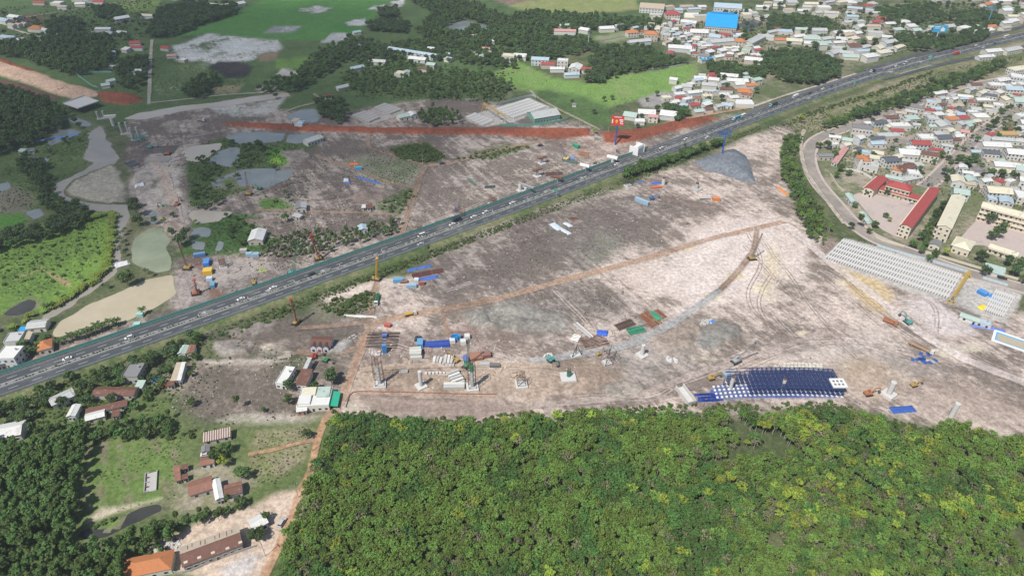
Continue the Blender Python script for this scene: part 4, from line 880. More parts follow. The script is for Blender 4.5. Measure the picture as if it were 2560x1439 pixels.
strp, W_, D_, H_ = house((506,1105),(577,1090),6,3.4,'shed','u','shed with red and white striped tin roof', cat='shed', name='striped_shed')
for k in range(12):
    u = -W_/2+W_*(k+.3)/12; obj('roof_sheet', me_new('roof_sheet', [(u,-D_/2-.3,.2),(u+.5,-D_/2-.3,.2),(u+.5,D_/2+.2,D_*.13+.18),(u,D_/2+.2,D_*.13+.18)], [(0,1,2,3)], M['obj_tin']), strp, (0,0,H_), col=(.52,.49,.45))
house((502,1132),(524,1127),4.5,3,'gable','k','small dark grey hut below the striped shed', cat='hut')
house((499,1165),(536,1157),5.5,3.2,'gable','u','rust and white roofed hut above the farm block', cat='hut')
house((-30,1102),(52,1086),11,4.5,'gable','w','white roofed hall at the left edge by the acacia trees', cat='hall')
house((129,1015),(191,987),8,4,'gable','g','long light grey roof farm building beside the highway trees', cat='shed')
house((164,1042),(188,1040),9,3.8,'gable','w','white gabled shed with dark open front', along='y', cat='shed')
house((229,988),(334,989),7,3.4,'gable','n','long brown rusty roof shed with a white ridge sheet', cat='shed', name='brown_shed')
house((335,970),(355,970),6,3.2,'shed','m','small mint roof lean-to at the end of the brown shed', cat='shed')
house((212,1039),(318,1014),5,3.2,'shed','n','narrow brown roof shed along the vegetable garden', cat='shed', name='brown_shed')
house((212,1053),(262,1040),6,3.4,'gable','w','white roofed house in front of the narrow brown shed')
house((278,1043),(298,1039),5,3.2,'shed','n','brown roof porch at the end of the garden shed', cat='shed')
house((302,944),(343,943),12,4.6,'flat','k','bare grey concrete house with flat roof among trees', wall=(.40,.39,.37), detail=2)
house((425,952),(441,951),14,3.8,'shed','t','beige strip roof of the double farmhouse')
house((442,951),(452,950),14,3.8,'shed','w','white strip roof of the double farmhouse')
house((417,966),(436,962),5,3,'shed','n','dark brown lean-to below the double farmhouse', cat='lean-to')
house((442,885),(463,885),8,3.6,'gable','m','mint half of the two tone roofed house by the highway')
house((464,885),(484,883),8,3.6,'gable','u','rusty half of the two tone roofed house by the highway')
# riverside
house((-14,897),(35,896),11,7.5,'flat','w','white two storey riverside house with roof terrace', detail=2)
house((-10,918),(12,908),9,4,'gable','b','pale blue roof lean-to beside the riverside house')
house((8,856),(48,852),9,5,'flat','g','grey concrete riverside house')
house((47,851),(74,848),7,3.5,'shed','t','tan tin roof annex of the grey riverside house')
house((92,878),(130,868),10,4,'hip','o','house with weathered orange tiled roof among palms')
house((63,823),(113,818),9,3.6,'gable','g','house with light grey roof below the tan pond')
house((45,828),(65,826),4,2.5,'shed','B','small blue roofed lean-to beside the grey roof', cat='lean-to')
# in the works area
hv, W_, D_, H_ = house((773,864),(826,866),9,4.4,'gable','n','half demolished white villa with dark brown gabled roof', cat='villa', name='villa', detail=2, wall=(.50,.48,.52), roofmat='obj_tile')
hv.children[0].color = (.105,.075,.07,1)
for u in (-W_*.30, -W_*.02, W_*.28):
    g = MB(); w_, hh = 2.0, 1.6
    g.add([(u-w_,-D_/2-1.6,H_),(u,-D_/2-1.6,H_+hh),(u,-D_/2+2.5,H_+hh),(u-w_,-D_/2+2.5,H_),(u-w_,-D_/2-1.6,H_+.15),(u,-D_/2-1.6,H_+hh+.15),(u,-D_/2+2.5,H_+hh+.15),(u-w_,-D_/2+2.5,H_+.15)], [(4,5,6,7),(0,3,2,1),(0,1,5,4),(3,0,4,7)], M['obj_tile'])
    g.add([(u+w_,-D_/2-1.6,H_),(u,-D_/2-1.6,H_+hh),(u,-D_/2+2.5,H_+hh),(u+w_,-D_/2+2.5,H_),(u+w_,-D_/2-1.6,H_+.15),(u,-D_/2-1.6,H_+hh+.15),(u,-D_/2+2.5,H_+hh+.15),(u+w_,-D_/2+2.5,H_+.15)], [(7,6,5,4),(1,2,3,0),(4,5,1,0),(7,4,0,3)], M['obj_tile'])
    g.build('gable_roof', hv, col=(.105,.075,.07))
    MB().add([(u-w_+.3,-D_/2-1.2,0),(u+w_-.3,-D_/2-1.2,0),(u+w_-.3,-D_/2-1.2,H_),(u,-D_/2-1.2,H_+hh-.2),(u-w_+.3,-D_/2-1.2,H_)], [(0,1,2,3,4)], M['obj_wall']).box(u-w_+.3,u-w_+.7,-D_/2-1.19,-D_/2-.45,0,H_,M['obj_wall']).box(u+w_-.7,u+w_-.3,-D_/2-1.19,-D_/2-.45,0,H_,M['obj_wall']).build('gable_wall', hv, col=(.55,.53,.56))
    MB().box(u-.8,u+.8,-D_/2-1.26,-D_/2-1.21,.8,2.6,M['glass']).build('window', hv)
house((688,957),(713,960),14,4.2,'flat','w','roofless white box house on the bare lot', wall=(.62,.62,.62), detail=2)
house((738,961),(766,963),12,3.8,'shed','n','brown tin roof house with walled yard')
house((746,945),(756,946),16,4.0,'shed','g','narrow grey roof strip of the walled yard house')
wb_, W_, D_, H_ = house((742,1016),(822,1013),14,4.2,'flat','w','white building with patchwork flat roofs and a green awning', detail=2, cat='building', name='white_building')
MB().add([(W_/2,-D_/2+.5,3.6),(W_/2+4.5,-D_/2+.5,2.6),(W_/2+4.5,D_/2-2,2.6),(W_/2,D_/2-2,3.6),(W_/2,-D_/2+.5,3.5),(W_/2+4.5,-D_/2+.5,2.5),(W_/2+4.5,D_/2-2,2.5),(W_/2,D_/2-2,3.5)], [(0,1,2,3),(7,6,5,4),(0,4,5,1),(2,6,7,3)], M['obj_tin']).build('awning', wb_, col=(.03,.40,.25))
for q in ((-.48,-.1,-.42,.02,'w'),(.05,.46,-.05,.46,'m'),(-.42,0,.05,.46,'c')):
    MB().add([(W_*q[0],D_*q[2],.9),(W_*q[1],D_*q[2],.9),(W_*q[1],D_*q[3],1.5),(W_*q[0],D_*q[3],1.5),(W_*q[0],D_*q[2],.13),(W_*q[1],D_*q[2],.13),(W_*q[1],D_*q[3],.13),(W_*q[0],D_*q[3],.13)], [(0,1,2,3),(0,4,5,1),(1,5,6,2),(2,6,7,3),(3,7,4,0)], M['obj_tin']).build('roof_panel', wb_, (0,0,H_), col=RC[q[4]][1])
house((740,1030),(768,1026),5,3.2,'shed','w','small brick and white annex before the patchwork roofs', wall=(.36,.18,.12), cat='annex')
house((618,603),(657,601),16,4.2,'gable','w','big white roofed shed beside the young trees', along='y', cat='shed')
house((738,523),(766,520),10,4,'gable','g','white walled house with dark grey roof on the cleared land', detail=2, rc2='k')
house((897,577),(920,573),8,3.4,'gable','b','pale blue roof shed in the young trees', cat='shed')
house((769,358),(809,344),10,4,'gable','g','long house with grey green tin roof by the ponds', rc2='m', detail=2)
house((903,520),(914,520),5,2.6,'shed','w','white tin hut on the cleared land', cat='hut'); house((917,522),(934,519),6,2.6,'shed','n','brown tin hut on the cleared land', cat='hut')
house((728,540),(748,545),5,2.6,'shed','g','collapsed grey tin shed by the brown lane', cat='shed')
house((726,304),(742,306),8,3.5,'shed','t','tan roof house by the red embankment'); house((736,311),(755,312),9,4.5,'flat','b','blue and white house by the red embankment')
house((44,378),(58,381),7,3,'gable','m','mint roofed pump house in the marsh', cat='hut'); house((45,383),(85,378),6,2.5,'shed','k','dark tarpaulin shed in the marsh', cat='shed')
# far middle and far left
house((967,122),(1092,142),9,6,'gable','b','very long pale blue warehouse among trees', cat='warehouse', name='warehouse', rc2='g')
fac, W_, D_, H_ = house((1762,66),(1842,72),(1848,42),9,'gable','B','large bright blue roofed factory', cat='factory', name='factory', detail=2, along='x')
MB().box(-W_*.36,W_*.36,-1.6,1.6,0,1.3,M['obj_tin']).build('ridge_vent', fac, (0,0,H_+D_*.17+.2), col=RC['B'][1])
house((1785,19),(1855,23),24,9,'gable','b','light blue roofed factory behind the bright blue one', cat='factory', name='factory'); house((1598,20),(1660,24),26,7,'gable','t','tan white warehouse beside the yellow field', cat='warehouse')
house((1336,298),(1402,287),20,5,'gable','g','grey roofed green walled workshop by the gantry yard', cat='workshop', wall=(.15,.32,.26), detail=2)
house((998,296),(1026,290),10,4,'gable','m','mint roofed site office between the girder yards', cat='site office'); house((1026,291),(1047,286),10,4,'gable','w','white roofed site office beside the mint one', cat='site office')
VF = ' in the far left village'; VW = ' in the warehouse village'; VM = ' beside the meadow'; VB = ' by the highway near the red billboard'
for r in [(288,50,325,44,13,7,'gable','w',VF),(322,110,350,108,11,4,'gable','r',VF),(323,120,355,120,9,4,'gable','r',VF),(300,124,315,126,9,4,'shed','w',VF),(265,136,290,132,9,4,'gable','b',VF),(235,74,275,74,9,4,'gable','w',VF),(253,84,277,86,10,4,'gable','m',VF),(288,82,313,84,9,4,'gable','w',VF),(328,180,355,180,10,4,'gable','w',VF),(340,163,357,166,8,4,'gable','m',VF),(66,72,100,74,13,5,'hip','o',VF),(95,75,112,78,10,4,'gable','w',VF),(140,90,163,88,9,4,'gable','g',VF),(165,90,184,88,9,4,'gable','w',VF),(186,90,214,85,10,4,'shed','t',VF),(-5,94,30,98,12,4,'gable','b',VF),(22,104,60,100,10,4,'gable','w',VF),(95,106,118,108,9,4,'gable','w',VF),(119,108,141,108,9,4,'gable','B',VF),(505,14,545,16,13,4,'gable','w',VF),(547,19,580,14,13,4,'gable','c',VF),(480,9,503,10,12,4,'gable','p',VF),(585,14,615,8,13,4,'gable','w',VF),(348,40,385,42,10,4,'gable','c',VF),(398,120,420,122,9,4,'gable','r',VF),(15,62,30,66,9,4,'gable','t',VF),(33,62,45,64,9,4,'gable','t',VF),(48,60,60,62,9,4,'gable','t',VF),(-10,50,12,55,12,5,'gable','b',VF),(15,42,40,46,12,4,'gable','w',VF),(445,150,460,152,7,3,'flat','w',VF),(415,142,440,140,7,3,'shed','p',VF),(270,168,290,172,8,3,'gable','g',VF),
 (252,216,275,213,9,3.5,'gable','m',' in the green fenced yard'),(268,206,290,201,9,3.5,'gable','m',' in the green fenced yard'),
 (1018,147,1062,152,11,4,'gable','w',VW),(1063,162,1085,165,10,4.5,'gable','m',VW),(1044,172,1066,174,8,4,'gable','n',VW),(985,184,1008,187,10,4,'flat','c',VW),(1008,183,1024,183,9,4,'gable','m',VW),(928,155,962,157,10,4,'gable','w',VW),(880,174,912,167,9,4,'gable','b',VW),(918,145,931,145,7,4,'gable','r',VW),(1106,135,1122,138,8,4,'gable','b',VW),(1066,122,1084,124,8,4,'gable','w',VW),(1204,123,1230,124,8,4,'gable','p',VW),(1183,132,1197,134,7,4,'flat','g',VW),(1195,142,1210,143,8,4,'gable','m',VW),(845,223,878,215,7,3,'shed','g',VW),(808,242,830,240,8,3.5,'gable','n',VW),(895,116,910,113,8,3.5,'gable','b',VW),(920,112,930,110,7,3,'gable','t',VW),(884,83,904,80,8,3.5,'gable','b',VW),(1175,92,1205,90,9,4,'gable','t',VW),(1235,98,1255,96,9,4,'gable','w',VW),(1215,106,1238,104,9,4,'gable','w',VW),(1108,147,1126,150,9,4,'gable','g',VW),
 (1254,140,1285,142,10,8,'flat','c',VM),(1282,142,1315,144,14,5,'gable','w',VM),(1327,150,1372,152,12,7,'gable','b',VM),(1352,163,1388,163,10,5,'gable','r',VM),(1393,152,1420,153,8,8,'flat','w',VM),(1375,174,1412,174,9,4,'gable','w',VM),(1420,172,1450,175,18,6,'gable','w',VM),(1452,175,1478,177,11,4.5,'gable','r',VM),(1412,189,1450,187,9,4,'gable','b',VM),(1610,86,1646,88,13,9,'hip','o',VM),(1570,84,1600,82,12,6,'hip','o',VM),(1384,78,1440,80,10,5,'gable','p',VM),(1445,74,1470,78,12,5,'gable','w',VM),(1500,74,1538,72,13,5,'gable','w',VM),(1540,68,1563,66,11,5,'gable','g',VM),(1400,66,1430,64,9,5,'gable','m',VM),
 (1556,290,1590,295,14,4,'gable','m',VB),(1588,305,1613,305,9,4,'gable','w',VB),(1595,285,1640,287,14,5,'gable','w',VB),(1620,293,1646,295,8,6,'gable','p',VB),(1648,288,1690,293,16,5,'gable','w',VB),(1738,282,1763,279,9,4,'gable','m',VB),(1765,276,1786,274,8,4,'gable','n',VB),(1800,190,1846,194,11,5,'gable','w',VM),(1815,203,1872,206,11,5,'gable','w',VM),(1840,213,1866,212,10,5,'gable','w',VM),(1867,216,1895,215,9,5,'gable','o',VM),(1845,231,1884,233,12,5,'hip','o',VM),(1840,261,1886,262,13,4,'flat','w',VB),(1703,217,1731,219,11,5,'gable','g',VM),(1672,199,1693,202,9,5,'gable','w',VM),(1755,214,1793,216,11,5,'gable','g',VM),(1722,235,1758,231,9,4,'gable','w',VB),(1779,231,1797,232,8,4,'gable','b',VM),(1735,197,1768,199,10,5,'gable','w',VM),(1800,225,1835,226,9,4,'gable','n',VM),(1770,200,1798,203,10,5,'gable','w',VM),(1665,38,1702,38,16,6,'hip','r',VM),(1700,55,1740,60,12,5,'gable','w',VM),(1725,82,1772,84,16,6,'gable','w',VM),(1770,92,1800,96,14,5,'gable','b',VM),(1780,108,1838,103,14,5,'gable','g',VM),(1838,105,1866,106,13,6,'hip','o',VM),(1880,110,1915,92,12,5,'gable','g',VM),(1670,120,1730,124,14,5,'gable','w',VM),(1730,115,1755,117,12,5,'gable','b',VM),(1745,140,1770,142,10,8,'gable','k',VM),(1665,132,1682,135,10,6,'hip','r',VM),(1755,152,1785,148,9,4,'gable','B',VM),(1790,145,1818,140,9,4,'gable','w',VM),(1575,108,1630,103,12,5,'gable','g',VM),(1860,150,1905,155,14,5,'gable','w',VM),(1430,262,1442,262,5,3,'hip','k',' standing alone in the meadow')]:
    house((r[0],r[1]),(r[2],r[3]),r[4],r[5],r[6],r[7],'@'+r[8].strip(), detail=1 if r[5] > 5 else 0)
# ---- right hand town
T = ' of the right hand town'; DET = 2
for r in [(2430,214,2459,214,9,5,'gable','n'),(2478,214,2520,215,9,7,'flat','w'),(2517,225,2562,227,13,6,'gable','b'),(2528,192,2567,197,12,7,'flat','w'),(2443,252,2490,252,9,4,'gable','w'),(2465,239,2494,243,8,8,'gable','s'),(2395,242,2435,245,8,4,'gable','w'),(2457,228,2475,229,6,4,'gable','m'),(2515,252,2537,252,11,5,'gable','c'),(2538,255,2580,258,15,5,'gable','m'),(2275,268,2312,274,8,8,'flat','k'),(2330,275,2358,275,9,3.5,'gable','b'),(2382,268,2413,265,9,4,'gable','t'),(2430,276,2457,277,10,4,'gable','g'),(2442,294,2479,294,11,5,'hip','w'),(2322,298,2351,300,10,6,'flat','g'),(2272,300,2303,298,9,4,'shed','m'),(2377,301,2402,299,10,5,'hip','o'),(2403,299,2427,297,10,5,'gable','r'),(2352,318,2386,318,14,5,'gable','g'),(2324,318,2343,318,7,4,'gable','m'),(2190,311,2222,308,9,6,'gable','s'),(2218,298,2251,296,9,5,'gable','n'),(2232,317,2280,316,9,5,'flat','w'),(2228,329,2263,330,8,5,'gable','r'),(2132,320,2184,326,11,9,'flat','k'),(2176,328,2199,328,6,4,'flat','y'),(2105,351,2131,355,9,4,'gable','m'),(2200,343,2253,341,9,5,'flat','g'),(2178,349,2216,346,6,5,'gable','s'),(2180,362,2219,360,8,4,'gable','b'),(2305,348,2345,348,11,7,'flat','w'),(2348,349,2386,347,10,9,'gable','s'),(2282,362,2331,364,11,6,'gable','r'),(2503,338,2549,338,10,4,'gable','y'),(2460,366,2532,369,12,5,'gable','w'),(2480,350,2562,356,9,4,'gable','g'),
 (2250,386,2301,389,14,5,'gable','w'),(2304,386,2350,393,10,7,'gable','n'),(2325,375,2361,379,6,5,'gable','r'),(2430,382,2456,382,7,4,'gable','b'),(2462,384,2503,388,10,8,'gable','s'),(2520,385,2580,390,14,6,'gable','w'),(2468,406,2493,406,8,4,'gable','t'),(2488,416,2546,420,12,5,'gable','w'),(2478,430,2530,434,9,4,'gable','c'),(2048,392,2086,392,8,4,'gable','k'),(2165,415,2196,421,11,5,'flat','g'),(2217,406,2252,403,11,6,'gable','s'),(2230,423,2254,429,7,5,'gable','o'),(2256,430,2294,416,9,5,'gable','n'),(2212,443,2261,453,7,4,'gable','m'),(2264,453,2311,444,9,4,'gable','g'),(2272,434,2301,437,8,7,'flat','w'),(2380,454,2416,459,13,5,'gable','c'),(2420,454,2449,456,11,5,'gable','m'),(2413,462,2441,464,7,4,'gable','t'),(2384,483,2426,490,12,6,'gable','m'),(2450,471,2479,475,7,4,'shed','t'),(2472,482,2536,487,14,6,'gable','c'),(2472,498,2495,501,7,6,'flat','b'),(2499,505,2536,512,12,6,'gable','b'),(2545,494,2585,499,13,6,'flat','w'),(2560,520,2600,530,12,6,'gable','c'),(2340,237,2372,232,8,4,'gable','w'),(2500,205,2530,200,10,6,'gable','w'),(2540,178,2580,172,12,6,'flat','c'),(2470,132,2510,128,12,5,'gable','w'),(2520,130,2560,122,12,5,'gable','g'),(2450,145,2490,142,9,4,'gable','w'),(2500,410,2520,406,9,4,'gable','m'),(2540,425,2580,432,12,5,'gable','m'),(2550,452,2590,458,10,5,'gable','w'),(2555,310,2590,312,12,5,'gable','w'),(2400,330,2425,334,8,3,'gable','p')]:
    house((r[0],r[1]),(r[2],r[3]),r[4],r[5],r[6],r[7],'@'+T.strip(), detail=DET if r[5] >= 6 else 1)
house((2078,406),(2094,410),(2138,374),3,'gable','p','long rusty pink tin roof beside the orange villa', cat='shed', roofmat='obj_tin_rust')
house((2148,402),(2179,404),12,9,'hip','o','three storey white villa with bright orange hipped roof', cat='villa', name='villa', detail=2, wall=(.62,.6,.57))
house((2151,398),(2160,399),4,11,'gable','o','small orange gabled stair tower of the villa', cat='tower', detail=0, wall=(.62,.6,.57))
# ---- the two schools
def school(p1, p2, p3, h, rc, label, kind='gable', wall=(.60,.53,.42), st=3):
    r, W, D, H = house(p1, p2, p3, h, kind, rc, label, wall=wall, cat='school', name='school_block', detail=2, storeys=st, roofmat='obj_tile' if rc == 'r' else 'obj_tin')
    for s in range(st):                  # access galleries on the long side
        z = s*h/st; L_ = max(W, D)
        g = MB()
        if D > W: g.box(-W/2-.9,-W/2+.4,-D/2+.6,D/2-.6,z+h/st-.5,z+h/st-.3,M['obj_wall'])
        else: g.box(-W/2+.6,W/2-.6,-D/2-.9,-D/2+.4,z+h/st-.5,z+h/st-.3,M['obj_wall'])
        g.build('gallery', r, col=wall)
    n = int(max(W,D)/4)
    pm = MB().box(-.2,.2,-.2,.2,0,h-.55,M['obj_wall']).mesh('pillar')
    for k in range(n):
        u = (k+.5)/n-.5
        obj('pillar', pm, r, (-W/2-.6, u*(D-2), 0) if D > W else (u*(W-2), -D/2-.6, 0), col=wall)
    return r
school((2252,562),(2280,571),(2371,481),10,'r','long three storey school block with crimson roof'); school((2159,469),(2186,478),(2220,447),7,'r','short crimson roofed school block beside the gate', st=2)
school((2197,473),(2306,503),8,4.2,'r','low arcaded school wing with crimson lean-to roof','shed',st=1); school((2213,463),(2277,480),13,8.5,'r','assembly hall with crimson hipped roof and cream clerestory','hip',st=2)
school((2345,564),(2380,574),(2444,502),12,'c','tall cream school block end-on beside the tree row'); school((2452,517),(2600,556),11,12,'c','tall cream school block along the rear of its yard')
school((2380,613),(2426,628),(2444,605),5.5,'c','square cream roofed school hall','hip',st=1); school((2470,618),(2543,642),8,4.5,'c','low long cream school store','gable',st=1)
house((2322,610),(2352,618),9,4,'gable','k','grey roofed caretaker house at the school corner')
house((2112,484),(2128,506),6,3.6,'gable','m','mint roofed gatehouse of the red school', cat='gatehouse'); house((2148,530),(2168,560),5,3,'gable','m','long mint roofed bicycle shed by the school wall', cat='shed')
house((2460,676),(2512,690),10,3,'shed','m','green mesh roofed play court', cat='court')
# ---- site cabins by the small girder yard
house((2398,790),(2450,808),6,3,'gable','m','mint roofed site cabin beside the girder yard', cat='cabin'); house((2440,805),(2478,815),5,2.8,'flat','b','pale blue container cabins beside the mint one', cat='cabin')
# ---- far town, seen only as roofs
def town(px, spacing, label, angs, cols, s0=.85, s1=1.3):
    n = 0
    for p in fill(px, spacing, 0, .3):
        if R.random() < .12: continue
        W, D = R.uniform(9,17)*s1, R.uniform(6.5,10)*s1; rc = R.choice(cols); h = R.choice([3.6,4,4,4.5,6.8])
        house(None,None,None,h,R.choice(['gable','gable','gable','shed','flat']) if rc not in 'or' else 'gable',rc,'@'+label,world=(p,R.choice(angs)+R.uniform(-.15,.15),W,D),detail=0,name='town_house'); n += 1
CL = 'wwwwwwggggggccbmtruwon'
town([(1930,75),(2110,82),(2200,95),(2260,122),(2180,148),(2110,150),(2060,132),(1950,115),(1900,100)], 21, 'beside the round dark wood', (.5,.1,-.2), CL)
town([(1860,28),(1920,12),(2180,0),(2200,40),(2210,80),(2090,75),(2080,45),(1925,35),(1900,60),(1860,50)], 23, 'behind the far factories', (.4,0,-.2), CL)
town([(2200,60),(2320,62),(2390,62),(2330,95),(2230,90)], 24, 'left of the blue billboard', (.4,.1), CL)
town([(1600,30),(1760,15),(1750,55),(1640,62)], 25, 'around the far factories', (.2,-.1), 'wwgbtcr')
town([(2330,-10),(2600,-20),(2600,50),(2520,60),(2500,20),(2340,12)], 26, 'at the far right end of town', (.4,.1), CL)
town([(2400,75),(2480,62),(2560,52),(2600,50),(2600,58),(2440,95)], 22, 'behind the blue billboard', (.5,.3), CL)
town([(2160,120),(2250,125),(2200,150),(2130,168)], 20, 'along the highway ramp', (.5,.6), 'wgroc')
town([(90,8),(270,-5),(470,-20),(470,5),(380,0),(210,22),(110,25)], 30, 'at the far left horizon', (.2,-.2), 'wwgtr')

def infill(px, spacing, label, cols, s=1.0):
    RL = [spline(GP(x), 4) for x in ([(2560,186),(2400,217),(2280,262),(2110,322),(2030,362),(2022,400),(2085,505),(2160,580),(2300,640)],[(2380,232),(2570,285)],[(2540,276),(2450,335),(2380,405),(2310,470)],[(2390,400),(2580,452)],[(2185,375),(2290,340),(2345,312)])]
    for p in fill(px, spacing, 0, .25, holes=False):
        W, D = R.uniform(8,13)*s, R.uniform(6,9)*s
        if any(np.hypot(*(k.mean(0)-p)) < .5*(W+D)*.5+.25*(np.hypot(*(k[0]-k[1]))+np.hypot(*(k[1]-k[2]))) for k in KEEP_OUT): continue
        if any(np.min(np.hypot(*(r-p).T)) < 6+W*.5 for r in RL): continue
        rc = R.choice(cols); house(None,None,None,R.choice([3.4,3.8,4.2,6.6]),R.choice(['gable','gable','shed','flat']),rc,'@'+label,world=(p,R.choice((.55,-.35,.2))+R.uniform(-.1,.1),W,D),detail=1,name='cottage')
infill([(2060,352),(2280,275),(2440,225),(2600,190),(2600,570),(2460,480),(2300,455),(2200,432),(2090,410)], 10.5, 'squeezed into the right hand town', 'wwwwggggmbtccunskr', .88)
infill([(1640,250),(1760,190),(1900,195),(1900,240),(1800,275),(1700,290)], 12, 'squeezed between meadow and highway', 'wwwggmbtcur')
infill([(1560,70),(1760,55),(1900,100),(1900,150),(1740,150),(1640,105)], 14, 'squeezed near the factories', 'wwwggmbtcur')
for nm, mt, lb, px, amp in WATERS: KEEP_OUT.append(GP(px))
# ---- the rubber plantation below the works: the nearest trees singly, the rest as one wood
RUB = [(822,1046),(880,1028),(950,1040),(1060,1060),(1200,1052),(1330,1038),(1450,1030),(1560,1028),(1700,1028),(1850,1024),(1960,1034),(2080,1016),(2150,1018),(2220,1044),(2290,1078),(2380,1056),(2480,1082),(2560,1096),(2700,1100),(2700,1560),(600,1560),(690,1420),(722,1320),(752,1250),(785,1170),(810,1100)]
P = fill(RUB, 2.95, 6.0); P = P[P[:,1] > 120]
gap = fbm(P, 30, 8, 3); P = P[(gap < .72)|(P[:,0] < 60)]
rt = sm(20, 160, P[:,0]); f1 = fbm(P, 22, 21, 3)
kind = np.zeros(len(P), int); r0 = NR.random(len(P))
kind[r0 < (.012+.13*rt)*sm(.46,.66,f1)*2.0+.006] = 1; kind[(r0 > .95-.06*rt)] = 2; kind[(kind == 0) & (fbm(P, 16, 51, 4)+.25*(NR.random(len(P))-.5) > .54)] = 3; big = .5+.95*fbm(P, 13, 61, 3)
near = np.argsort(P[:,1]+NR.uniform(0,14,len(P))); vis = [i for i in near if abs(P[i,0]) < 60+P[i,1]*.68 and P[i,1] > 160]
solo = set(vis[:290]); KN = ['rubber','rubber_lime','rubber_dry','rubber_deep']
LB = ['green crowned rubber tree in the dense plantation below the works', 'yellow green rubber tree standing out in the dense plantation', 'sparse dry crowned rubber tree with pale twigs in the plantation', 'deep green crowned rubber tree in the dense plantation']
for i in solo: tree(KN[kind[i]], P[i], big[i]*R.uniform(.8,1.1), LB[kind[i]], 'rubber_tree', 'rubber trees of the dense plantation: '+KN[kind[i]])
rest = np.array([i for i in range(len(P)) if i not in solo]); mm = [t[2] for k in KN for t in TREES[k]]
scatter('rubber_plantation', P[rest], big[rest]*NR.uniform(.75,1.12,len(rest)), kind[rest]*4+NR.randint(0,4,len(rest)), 'rubber', mm, 'dense green rubber plantation covering the lower right')
# ---- other woods: (photo outline of crowns, species mix, spacing, size, label, singles?)
def wood(name, px, mix, sp, s0, s1, label, z=4.0, single=False, group=None, tname='tree', margin=0.0):
    P = fill(px, sp, z, margin=margin); n = len(P); tname = name.split('_')[0]+'_tree' if tname == 'tree' else tname
    if not n: return
    if single:
        for p in P: tree(R.choice(mix), p, R.uniform(s0,s1), label, tname, group or label)
    else:
        mm = [t[2] for k in mix for t in TREES[k]]; scatter(name, P, NR.uniform(s0,s1,n), NR.randint(0,len(mm),n), '_'.join(mix), mm, label)
wood('acacia_plantation', [(-120,1095),(60,1100),(150,1075),(200,1065),(212,1100),(205,1160),(190,1290),(188,1330),(60,1330),(-120,1300)], ['acacia'], 3.9, .9, 1.1, 'tall dark acacia tree in the plantation by the ploughed field', 7, True, tname='acacia_tree')
wood('acacia_wood', [(-120,1310),(60,1335),(190,1335),(260,1345),(330,1318),(420,1300),(470,1300),(400,1362),(310,1415),(280,1560),(-120,1560)], ['acacia','young'], 3.6, .8, 1.1, 'dark acacia wood at the bottom left corner', 6)
wood('hedge_wood', [(310,1318),(420,1290),(540,1255),(610,1235),(640,1245),(560,1280),(450,1330),(400,1362)], ['acacia','town'], 4.6, .55, .75, 'rounded green tree in the row above the beige roofed shed', 4, True)
wood('thicket', [(-60,1010),(60,1000),(190,965),(290,925),(420,868),(500,828),(512,850),(440,872),(400,905),(330,935),(300,965),(205,985),(100,1020),(60,1060),(-60,1070)], ['town','dark','shrub'], 5.0, .6, .95, 'bushy tree in the thicket between highway and farm sheds', 3, True)
wood('grove', [(340,1045),(440,1030),(446,1072),(330,1090),(235,1095),(120,1085),(70,1070),(190,1050),(270,1062)], ['town','acacia'], 5.0, .6, .95, 'tree of the grove behind the ploughed field', 4, True)
wood('young_trees', [(650,628),(705,590),(765,572),(840,575),(1005,545),(998,575),(900,602),(830,622),(765,640),(655,640)], ['young'], 5.2, .85, 1.25, 'young conical tree in the block beside the highway service track', 3, True, tname='young_tree')
wood('river_wood', [(-60,585),(100,565),(170,510),(190,500),(225,535),(195,560),(100,592),(-60,632)], ['dark','town'], 5.5, .8, 1.15, 'dark tree in the dense band above the green field', 5, True)
wood('bank_wood', [(60,370),(110,410),(140,450),(165,500),(130,540),(100,500),(90,455),(40,420)], ['dark','town'], 6.5, .7, 1.05, 'dark tree on the left bank of the river', 5, True)
wood('marsh_wood', [(-80,205),(30,225),(120,250),(165,280),(160,320),(110,345),(60,365),(-80,395)], ['dark','acacia'], 6.5, .9, 1.3, 'dark woodland left of the orange embankment')
wood('far_wood', [(-80,108),(90,102),(200,82),(275,100),(290,130),(270,170),(180,185),(110,165),(40,140),(-80,125)], ['dark','acacia'], 6.2, .85, 1.2, 'dark plantation above the orange embankment')
wood('far_wood', [(110,58),(160,45),(205,52),(200,85),(120,82)], ['dark'], 7, .8, 1.15, 'dark clump of trees among far left houses')
wood('far_wood', [(395,30),(450,5),(590,8),(595,28),(500,60),(440,85),(370,92),(380,60)], ['dark','town'], 6.5, .9, 1.25, 'dark wood beside the bright green paddies')
wood('far_wood', [(230,18),(300,15),(310,40),(245,45)], ['dark','town'], 7, .8, 1.1, 'tree clump behind the white far house')
wood('far_wood', [(300,150),(372,135),(365,185),(350,225),(300,215),(285,175)], ['dark','town'], 7.5, .8, 1.2, 'trees around the lane houses by the paddies')
wood('far_wood', [(450,235),(470,210),(510,190),(545,185),(548,205),(500,240)], ['dark','acacia'], 6.5, .9, 1.1, 'oval dark grove beside the black field')
wood('far_wood', [(705,208),(760,165),(800,125),(868,108),(890,125),(835,170),(775,205),(740,225)], ['dark','acacia','town'], 6.5, .85, 1.15, 'dense dark grove behind the creek bend')
wood('far_wood', [(645,218),(700,190),(735,200),(720,225),(690,245)], ['dark','town'], 7, .7, 1.0, 'trees by the creek weir')
wood('scrub_wood', [(870,175),(1000,150),(1110,165),(1210,170),(1290,215),(1255,250),(1060,238),(900,225),(850,205)], ['town','acacia','shrub'], 7.0, .6, .95, 'shrubby green wood between the village and the girder yard')
